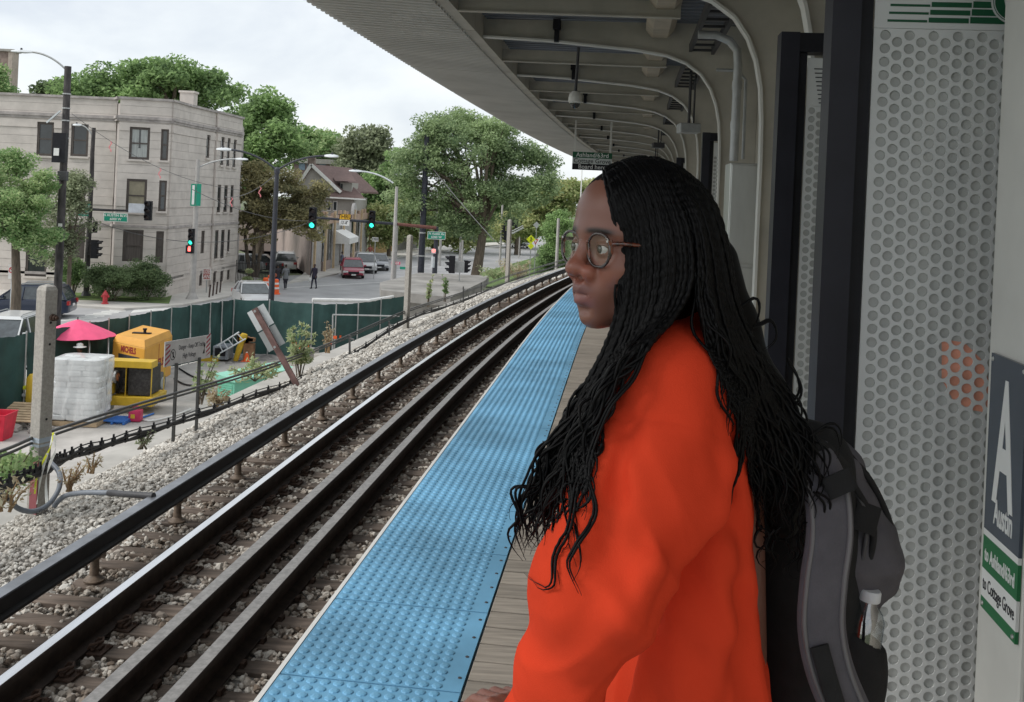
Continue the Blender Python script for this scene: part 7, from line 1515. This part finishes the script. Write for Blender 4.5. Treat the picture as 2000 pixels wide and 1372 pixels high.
# folds
def fold(pts, r, k, add=True):
    global d
    for a, b_ in zip(pts[:-1], pts[1:]):
        q = scap(X, wp_(*a), wp_(*b_), r); d = su(d, q, k) if add else ss(d, q, k)
fold([(1385, 800, 1.310), (1405, 900, 1.278), (1388, 985, 1.255), (1335, 1060, 1.230)], .018, .03)
fold([(1350, 850, 1.262), (1352, 930, 1.248), (1330, 1010, 1.232)], .012, .03)
fold([(1418, 960, 1.335), (1372, 1030, 1.285), (1325, 1110, 1.255), (1290, 1205, 1.25), (1200, 1290, 1.238), (1185, 1340, 1.235)], .010, .028, False)
fold([(1230, 830, 1.232), (1195, 960, 1.19), (1170, 1080, 1.155)], .006, .030, False); fold([(1165, 905, 1.235), (1130, 1050, 1.19), (1110, 1180, 1.175)], .010, .04)
fold([(1275, 1110, 1.155), (1215, 1200, 1.145), (1150, 1290, 1.18)], .010, .04)
fold([(1400, 1080, 1.325), (1395, 1220, 1.315), (1370, 1372, 1.31)], .012, .05); fold([(1335, 1180, 1.325), (1318, 1300, 1.318), (1312, 1560, 1.315)], .012, .045)
fold([(1268, 1270, 1.335), (1245, 1400, 1.33), (1240, 1560, 1.33)], .010, .04)
wv = .0022*np.sin(X[0]*38+np.sin(X[2]*17)*2.2+X[2]*9)*np.sin(X[2]*22+X[1]*31)+.0012*np.sin(X[2]*70+X[0]*60+np.sin(X[0]*40)*2)
d = d+wv.astype(np.float32); V, F = surfnet(d, lo, h); SWV = (d, np.array(lo), h)
ns = MSW = mat('orange_fleece', (.66, .056, .022), .92, var=.05, scale=7, bump=.022, bscale=650, spec=.05)
nmesh('sweatshirt', V, F, MSW, wo)
mb = MB(); pts = []
for k in range(25): a = 2*math.pi*k/24; q = P(1352, 644, 1.47); pts.append(q+Vector((math.cos(a)*.060-.012*math.sin(a)*0, math.sin(a)*.075, .006*math.cos(a))))
mb.tube(pts, .011, 8, cap=False); obj('collar', mb, MSW, wo, sm=80)
c = Vector(CU); dv = (Vector(CU)-Vector(W1)).normalized(); mb = MB(); mb.tube([c-dv*.02, c, c+dv*.03, c+dv*.034], [.040, .037, .034, .026], 18); obj('cuff', mb, MSW, wo, sm=60)
# ---- glasses
gl = thing('eyeglasses', 'rounded tortoiseshell eyeglasses with grey rims worn by the woman', 'glasses', hw(.1, 0, 0)); M_tort = mat('tortoiseshell', (.045, .012, .006), .12, var=.6, scale=90, col2=(.20, .035, .010), spec=.7, coat=.6); M_rim = mat('grey_rim', (.04, .022, .018), .2, var=.5, spec=.7, coat=.5)
mlens = glass('lens_glass', (.95, .96, .95), .7)
for s in (-1, 1):
    cy = s*.0325; n_ = 40; rim = []; 
    for k in range(n_+1):
        a = 2*math.pi*k/n_; r1, r2 = .0238*(1+.05*abs(math.sin(2*a))), .0228*(1+.05*abs(math.sin(2*a))); yy = r1*math.cos(a)*(1+.04*math.sin(a)); zz = r2*math.sin(a)-.004; rim.append(hw(.0965-.12*abs(cy+yy*1.0)**1*.35, cy+yy, zz))
    up2 = [p for k, p in enumerate(rim) if True]
    mb = MB(); mb.tube(rim, .0023, 8, cap=False); fr = obj('rim', mb, M_rim if True else M_tort, gl, sm=80)
    mb = MB(); cc = sum(rim[:-1], Vector())/n_; mb.add([cc]+rim[:-1], [(0, 1+k, 1+(k+1) % n_) for k in range(n_)]); obj('lens', mb, mlens, gl)
    mb = MB(); a0 = hw(.0965, s*.0545, .006); mb.tube([hw(.092, s*.0555, .006), hw(.083, s*.066, .007), hw(.06, s*.074, .006), hw(.01, s*.0795, .004), hw(-.02, s*.079, -.012)], [.0036, .0032, .0026, .0022, .002], 8); obj('temple', mb, M_tort, gl, sm=80)
    mb = MB(); mb.tube([hw(.0935, s*.0560, .011), hw(.092, s*.0568, -.004), hw(.0930, s*.0540, -.014)], [.0034, .003, .0024], 8); obj('end_piece', mb, M_tort, gl, sm=80)
    mb = MB(); mb.lathe(hw(.0955, s*.0530, .0095), [(.0022, 0), (.0018, .0015)], 8, axis=fwd); obj('rivet', mb, M_steel, gl)
    mb = MB(); mb.tube([hw(.0965, s*.0095, .004), hw(.0955, s*.0105, -.008), hw(.0955, s*.0125, -.018)], [.0032, .0028, .002], 8); obj('nose_pad', mb, M_tort, gl, sm=80)
mb = MB(); mb.tube([hw(.0965, -.0105, .006), hw(.1010, 0, .0085), hw(.0965, .0105, .006)], .0026, 8); obj('bridge', mb, M_tort, gl, sm=80)
# ---- hair
M_hair = mat('black_hair', (.0022, .0020, .0023), .5, var=.4, scale=60, spec=.15)
h = .005; lo = (HC.x-.32, 1.10, .72); hi = (HC.x+.36, 1.66, HC.z+.17); X = grid(lo, hi, h)
hx = (X[0]-HC.x)*fwd.x+(X[1]-HC.y)*fwd.y; hy = (X[0]-HC.x)*lef.x+(X[1]-HC.y)*lef.y; hz = X[2]-HC.z; Q = (hx, hy, hz)
d = sell(Q, (-.010, 0, .034), (.100, .082, .090)); d = su(d, sell(Q, (-.030, 0, -.02), (.078, .084, .11)), .03); d = su(d, sell(Q, (.036, 0, .052), (.054, .058, .053)), .02)
# keep the face clear
face = sell(Q, (.115, 0, -.025), (.075, .120, .108)); d = ss(d, face, .012)
face2 = sell(Q, (.075, .10, -.07), (.055, .06, .075)); d = ss(d, face2, .012)
def hm(a, b_, r0, r1, k=.03):
    global d; d = su(d, scap(X, wp_(*a), wp_(*b_), r0, r1), k)
hm((1375, 520, 1.45), (1420, 640, 1.47), .052, .042); hm((1420, 640, 1.47), (1480, 780, 1.485), .042, .042); hm((1480, 780, 1.485), (1530, 930, 1.475), .042, .042); hm((1530, 930, 1.475), (1530, 1020, 1.46), .040, .024)
hm((1265, 560, 1.385), (1238, 680, 1.365), .036, .028); hm((1238, 680, 1.365), (1185, 780, 1.345), .027, .020); hm((1185, 780, 1.345), (1115, 900, 1.33), .018, .012); hm((1115, 900, 1.33), (1068, 1000, 1.325), .011, .007)
V, F = surfnet(d, lo, h); hair = nmesh('hair', V, F, M_hair, wo)
guides = {'f': [
 [(1188, 345, 1.41), (1207, 390, 1.375), (1214, 470, 1.345), (1213, 540, 1.335), (1204, 620, 1.33), (1178, 690, 1.33), (1140, 760, 1.33), (1098, 830, 1.33), (1058, 920, 1.325), (1025, 1000, 1.32), (1022, 1070, 1.32), (1035, 1105, 1.32)],
 [(1200, 332, 1.42), (1236, 400, 1.36), (1252, 480, 1.33), (1250, 560, 1.325), (1236, 640, 1.32), (1206, 710, 1.31), (1165, 785, 1.305), (1124, 860, 1.31), (1090, 940, 1.31), (1058, 1020, 1.31), (1048, 1100, 1.31)],
 [(1225, 322, 1.43), (1282, 400, 1.345), (1302, 490, 1.318), (1298, 570, 1.315), (1272, 640, 1.30), (1228, 705, 1.268), (1178, 775, 1.25), (1140, 850, 1.245), (1112, 940, 1.24), (1085, 1030, 1.24), (1070, 1090, 1.24)],
 [(1255, 317, 1.43), (1325, 395, 1.345), (1350, 480, 1.32), (1350, 555, 1.315), (1318, 615, 1.295), (1256, 672, 1.265), (1194, 745, 1.25), (1155, 815, 1.245), (1128, 890, 1.24), (1105, 970, 1.24)]],
 'b': [
 [(1285, 316, 1.44), (1352, 390, 1.355), (1380, 490, 1.335), (1388, 590, 1.335), (1410, 680, 1.325), (1435, 770, 1.335), (1452, 860, 1.36), (1470, 960, 1.385), (1490, 1040, 1.39)],
 [(1302, 318, 1.45), (1370, 385, 1.38), (1402, 490, 1.36), (1424, 600, 1.36), (1468, 700, 1.37), (1500, 800, 1.38), (1530, 900, 1.385), (1540, 1000, 1.385), (1535, 1075, 1.385)],
 [(1316, 321, 1.46), (1384, 380, 1.42), (1418, 480, 1.41), (1436, 590, 1.42), (1480, 690, 1.42), (1540, 780, 1.42), (1582, 870, 1.40), (1605, 950, 1.39), (1590, 1030, 1.385)]]}
def cr_pts(pts, step=.0055):
    p = np.array([tuple(P(*q)) for q in pts]); p = np.vstack([2*p[0]-p[1], p, 2*p[-1]-p[-2]]); out = []
    for i in range(1, len(p)-2):
        L_ = np.linalg.norm(p[i+1]-p[i]); m = max(2, int(L_/step)); t = np.linspace(0, 1, m, endpoint=False)[:, None]
        out.append(.5*((2*p[i])+(p[i+1]-p[i-1])*t+(2*p[i-1]-5*p[i]+4*p[i+1]-p[i+2])*t*t+(3*p[i]-p[i-1]-3*p[i+1]+p[i+2])*t**3))
    return np.vstack(out)
HV, HF = [], []; hoff = 0
def strand(c, r0, braid_len, wav=.008, wl=.09, ph=None, n=5, kink=1):
    global hoff
    m = len(c); s = np.concatenate([[0], np.cumsum(np.linalg.norm(np.diff(c, axis=0), axis=1))]); T_ = np.gradient(c, axis=0); T_ /= np.linalg.norm(T_, axis=1)[:, None]+1e-9
    a = np.cross(T_, np.array((0, 1, 0))); a /= np.linalg.norm(a, axis=1)[:, None]+1e-9; b_ = np.cross(T_, a); ph = RNG.uniform(0, 6.28) if ph is None else ph
    am = wav*np.clip((s-braid_len+.06)/.16, 0, 1); c = c+a*(am*np.sin(s/wl*6.28+ph))[:, None]+b_*(am*.8*np.cos(s/wl*6.28*.9+ph*1.7))[:, None]
    br = s < braid_len; r = np.where(br, r0*(.88+.42*np.abs(np.sin(s/.0115*math.pi))), r0*.78); r = r*np.clip((s[-1]-s)/.05, .18, 1)
    an = np.arange(n)*2*math.pi/n; rr = r[:, None]*(1+.22*np.where(br, 1, 0)[:, None]*np.cos(2*an[None]+s[:, None]/.0115*math.pi))
    for _ in range(4):
        q = np.rint((c-SWV[1])/SWV[2]).astype(int); ok = ((q >= 0) & (q < np.array(SWV[0].shape))).all(1); dv_ = np.full(len(c), .1); qq = q[ok]; dv_[ok] = SWV[0][qq[:, 0], qq[:, 1], qq[:, 2]]; pen = np.clip(.0065-dv_, 0, .03); c = c.copy(); c[:, 1] -= pen*1.1
    V = c[:, None]+a[:, None]*(np.cos(an)[None, :, None]*rr[..., None])+b_[:, None]*(np.sin(an)[None, :, None]*rr[..., None]); V = V.reshape(-1, 3)
    i = np.arange(m-1)[:, None]*n; j = np.arange(n)[None]; q = np.stack([i+j, i+(j+1) % n, i+n+(j+1) % n, i+n+j], -1).reshape(-1, 4)
    HV.append(V); HF.append(q+hoff); hoff += len(V)
gp = {k: [cr_pts(g) for g in v] for k, v in guides.items()}
def resamp(c, m): i = np.linspace(0, len(c)-1, m); j = np.arange(len(c)); return np.stack([np.interp(i, j, c[:, q]) for q in range(3)], 1)
gp['m'] = [cr_pts(g) for g in ([(1262, 317, 1.44), (1338, 395, 1.35), (1362, 480, 1.325), (1364, 560, 1.32), (1378, 630, 1.31), (1402, 690, 1.31), (1425, 760, 1.325), (1440, 850, 1.35)], [(1275, 317, 1.44), (1350, 392, 1.35), (1378, 485, 1.33), (1386, 570, 1.328), (1398, 650, 1.315), (1420, 730, 1.325), (1444, 820, 1.35), (1460, 900, 1.375)])]
def pushout(c, e):
    q = c-np.array(HC); hx_ = q@np.array(fwd); hy_ = q@np.array(lef); hz_ = q[:, 2]; A_ = np.stack([hx_, hy_, hz_], 1)
    for cen, rad in (((-.010, 0, .034), (.100, .082, .090)), ((-.030, 0, -.02), (.078, .084, .11)), ((.036, 0, .052), (.054, .058, .053))):
        cen = np.array(cen); rad = np.array(rad)+.002+e; p = A_-cen; k = np.sqrt(((p/rad)**2).sum(1)); m_ = k < 1; A_[m_] = cen+p[m_]/k[m_][:, None]
    o_ = h2w(A_); kk = np.ones(15)/15; pd = np.pad(o_, ((7, 7), (0, 0)), 'edge'); return np.stack([np.convolve(pd[:, i], kk, 'valid') for i in range(3)], 1)
for key, cnt in (('f', 205), ('m', 46), ('b', 190)):
    G_ = gp[key]; m = 180; R_ = [resamp(g, m) for g in G_]
    for k in range(cnt):
        f = (k+.5)/cnt*(len(G_)-1)+RNG.uniform(-.05, .05); f = min(max(f, 0), len(G_)-1.001); i = int(f); c = R_[i]*(1-f+i)+R_[i+1]*(f-i)
        lay = RNG.uniform(-1, 1); t = np.linspace(0, 1, m)[:, None]; c = c+np.array([RNG.normal(0, .004), lay*.009, 0])*t**.6+np.array([RNG.normal(0, .010), RNG.normal(0, .008), 0])*np.clip(t-.5, 0, 1)*2.2
        mm = int(m*RNG.uniform(.80, 1.0)); c = c[:mm]; c = pushout(c, RNG.uniform(0, .005)); L_ = np.linalg.norm(np.diff(c, axis=0), axis=1).sum()
        strand(c, RNG.uniform(.0024, .0032), L_-RNG.uniform(.06, .20), wav=RNG.uniform(.006, .012), wl=RNG.uniform(.07, .12))
# loose wavy locks
for pts in ([(1285, 640, 1.285), (1230, 740, 1.235), (1165, 840, 1.222), (1152, 920, 1.20), (1158, 1000, 1.175), (1128, 1060, 1.165), (1108, 1095, 1.165), (1133, 1152, 1.16)],
            [(1255, 650, 1.29), (1190, 760, 1.255), (1140, 900, 1.23), (1110, 990, 1.21), (1085, 1060, 1.205), (1070, 1110, 1.205), (1015, 1118, 1.21)],
            [(1205, 560, 1.328), (1203, 640, 1.325), (1175, 740, 1.32), (1120, 860, 1.315), (1090, 960, 1.31), (1068, 1020, 1.31), (1065, 1080, 1.31)],
            [(1408, 660, 1.32), (1432, 740, 1.325), (1440, 840, 1.335), (1425, 920, 1.33), (1412, 960, 1.30), (1402, 1008, 1.28)],
            [(1415, 680, 1.32), (1440, 780, 1.33), (1448, 880, 1.335), (1425, 950, 1.325), (1425, 990, 1.32), (1397, 1035, 1.30)],
            [(1400, 650, 1.32), (1428, 740, 1.322), (1432, 830, 1.33), (1428, 930, 1.328), (1415, 975, 1.32)],
            [(1165, 800, 1.30), (1095, 870, 1.30), (1058, 900, 1.30), (1050, 950, 1.30), (1010, 960, 1.30), (1018, 1010, 1.30), (1002, 1045, 1.30), (1035, 1105, 1.30)],
            [(1180, 760, 1.31), (1100, 830, 1.305), (1045, 890, 1.30), (1030, 935, 1.30), (1012, 985, 1.30), (1030, 1040, 1.30), (1060, 1075, 1.30)],
            [(1450, 600, 1.41), (1478, 590, 1.41), (1478, 640, 1.41), (1452, 660, 1.41)], [(1470, 640, 1.41), (1505, 630, 1.41), (1512, 665, 1.41), (1480, 700, 1.41)], [(1580, 850, 1.39), (1625, 835, 1.39), (1640, 870, 1.39), (1625, 900, 1.39)],
            [(1540, 700, 1.42), (1560, 760, 1.41), (1552, 800, 1.41), (1580, 850, 1.40)], [(1590, 960, 1.38), (1615, 985, 1.38), (1600, 1030, 1.38), (1570, 1020, 1.38), (1575, 1060, 1.38)]):
    for k in range(2): c = cr_pts(pts); c = c+RNG.normal(0, .0022, 3); strand(c, .0026, -.2, wav=.0025, wl=.09)
# hairline braids rooted along the temple and crown
for k in range(110):   # small curls over the back mass
    u = RNG.uniform(1440, 1620); v = RNG.uniform(max(620, 640+(u-1440)*1.1), 1060); 
    if u > 1430+(v-560)*.42 or u < 1400+(v-560)*.16: continue
    Y = 1.385+RNG.uniform(-.01, .03); pts = [(u, v, Y), (u+RNG.uniform(-12, 14), v+24, Y), (u+RNG.uniform(-16, 18), v+52, Y), (u+RNG.uniform(-12, 22), v+88, Y)]; strand(cr_pts(pts), .0034, -.2, wav=.007, wl=.045)
V = np.concatenate(HV); F = np.concatenate(HF); nmesh('braids', V, F, M_hair, hair, kind='stuff')
# ---- backpack
bkp = thing('backpack', 'black and charcoal backpack with padded grey strap hanging behind the woman', 'backpack', P(1590, 1150, 1.58)); M_bk = mat('backpack_black', (.010, .010, .011), .85, var=.2, scale=30, bump=.03, bscale=300); M_bg = mat('backpack_charcoal', (.085, .080, .092), .85, var=.10, scale=20, bump=.03, bscale=300); M_edge = mat('strap_edge_grey', (.14, .135, .14), .8)
h = .007; a_ = P(1440, 1500, 1.6); lo = (a_.x-.02, 1.34, .60); hi = (P(1800, 900, 1.6).x, 1.86, P(1500, 780, 1.55).z); X = grid(lo, hi, h)
d = scap(X, wp_(1572, 915, 1.57), wp_(1590, 1420, 1.60), .078, .085); d = su(d, scap(X, wp_(1572, 915, 1.70), wp_(1560, 1420, 1.72), .085, .10), .03); d = su(d, scap(X, wp_(1530, 1100, 1.60), wp_(1545, 1420, 1.62), .05, .055), .05); V, F = surfnet(d, lo, h); nmesh('main_body', V, F, M_bk, bkp)
d = scap(X, wp_(1618, 925, 1.62), wp_(1650, 1075, 1.62), .062, .084); d = su(d, scap(X, wp_(1648, 1080, 1.62), wp_(1628, 1240, 1.62), .085, .050), .04); d = su(d, scap(X, wp_(1610, 940, 1.70), wp_(1645, 1080, 1.70), .05, .08), .04)
wv = .003*np.sin(X[0]*90+X[2]*40)+.002*np.sin(X[2]*120); V, F = surfnet(d+wv.astype(np.float32), lo, h); nmesh('front_compartment', V, F, M_bg, bkp)
for k, pts in enumerate(([(1612, 880, 1.535), (1668, 950, 1.53), (1706, 1030, 1.535), (1690, 1120, 1.54), (1655, 1200, 1.55)], [(1640, 870, 1.58), (1700, 940, 1.58), (1740, 1030, 1.59), (1738, 1090, 1.59), (1705, 1160, 1.6)])): mb = MB(); mb.tube(cat_([P(*q) for q in pts], 8), .0055, 8); obj('piping', mb, M_bk, bkp, sm=80)
mb = MB(); mb.tube(cat_([P(1650, 930, 1.532), P(1690, 1000, 1.53), P(1685, 1090, 1.532), P(1652, 1180, 1.54)], 8), [.004]*25, 6); obj('zip', mb, M_darkgrey, bkp, sm=80)
def strapm(pts, w_, th, m, nm, lift=0):
    q = cat_([P(*p) for p in pts], 8); n = len(q); fr = []
    for i in range(n):
        t_ = (q[min(i+1, n-1)]-q[max(i-1, 0)]).normalized(); s_ = t_.cross(Vector((0, -1, 0))).normalized(); nn2 = s_.cross(t_).normalized()
        if nn2.y > 0: nn2 = -nn2
        fr.append((q[i]+nn2*lift, s_, nn2))
    pr = [(-w_, -th*.3), (-w_*.9, th*.6), (-w_*.5, th), (w_*.5, th), (w_*.9, th*.6), (w_, -th*.3), (w_*.6, -th), (-w_*.6, -th)]; mb = MB(); mb.sweep(pr, fr); return obj(nm, mb, m, bkp, fix=True, sm=60)
SP = [(1575, 880, 1.44), (1612, 950, 1.405), (1622, 1040, 1.375), (1610, 1140, 1.36), (1606, 1230, 1.355), (1625, 1320, 1.36), (1668, 1420, 1.37)]
strapm(SP, .034, .008, M_bg, 'padded_strap'); strapm([(u-36 if k else u-36, v, Y-.004) for k, (u, v, Y) in enumerate(SP)], .0035, .006, M_edge, 'strap_edge'); strapm([(u+37, v, Y-.004) for u, v, Y in SP], .0035, .006, M_edge, 'strap_edge')
strapm([(1600, 1262, 1.342), (1616, 1320, 1.343), (1640, 1400, 1.35)], .013, .002, M_bk, 'webbing'); strapm([(1630, 925, 1.385), (1650, 965, 1.378)], .022, .003, M_bk, 'webbing'); strapm([(1560, 850, 1.43), (1610, 880, 1.43), (1650, 920, 1.45)], .012, .003, M_bk, 'haul_loop')
strapm([(1700, 985, 1.53), (1685, 1040, 1.52)], .02, .002, M_bk, 'webbing')
X = grid(lo, hi, .007); d = sell(X, wp_(1668, 1310, 1.55), (.050, .055, .105)); d = np.maximum(d, X[2]-(P(1680, 1235, 1.55).z-(X[0]-P(1680, 1235, 1.55).x)*.5)); V, F = surfnet(d, lo, .007); nmesh('side_pocket', V, F, M_bk, bkp)
# bottle
c = P(1688, 1245, 1.535); ax = (P(1699, 1165, 1.535)-c).normalized(); bt = thing('water_bottle', 'clear plastic water bottle with white cap in the backpack side pocket', 'bottle', c)
mpl = glass('clear_plastic', (.82, .86, .88), 2.5, .06); mb = MB(); L_ = (P(1699, 1165, 1.535)-c).length; mb.lathe(c-ax*.08, [(.005, 0), (.026, .002), (.027, .03), (.0255, .04), (.027, .05), (.027, .08+L_*.45), (.022, .08+L_*.65), (.013, .08+L_*.82), (.0125, .08+L_*.9)], 24, axis=ax); obj('body', mb, mpl, bt, sm=60)
mb = MB(); mb.lathe(c-ax*.078, [(.005, 0), (.0255, .003), (.0262, .08+L_*.3), (.003, .081+L_*.3)], 24, axis=ax); obj('water', mb, glass('water_clear', (.80, .84, .86), .5), bt, sm=60)
mb = MB(); mb.lathe(c+ax*(L_*.9), [(.0155, 0), (.0165, .002), (.0165, .014), (.015, .017)], 24, axis=ax); obj('cap', mb, mat('cap_white', (.55, .57, .60), .5), bt, sm=40)
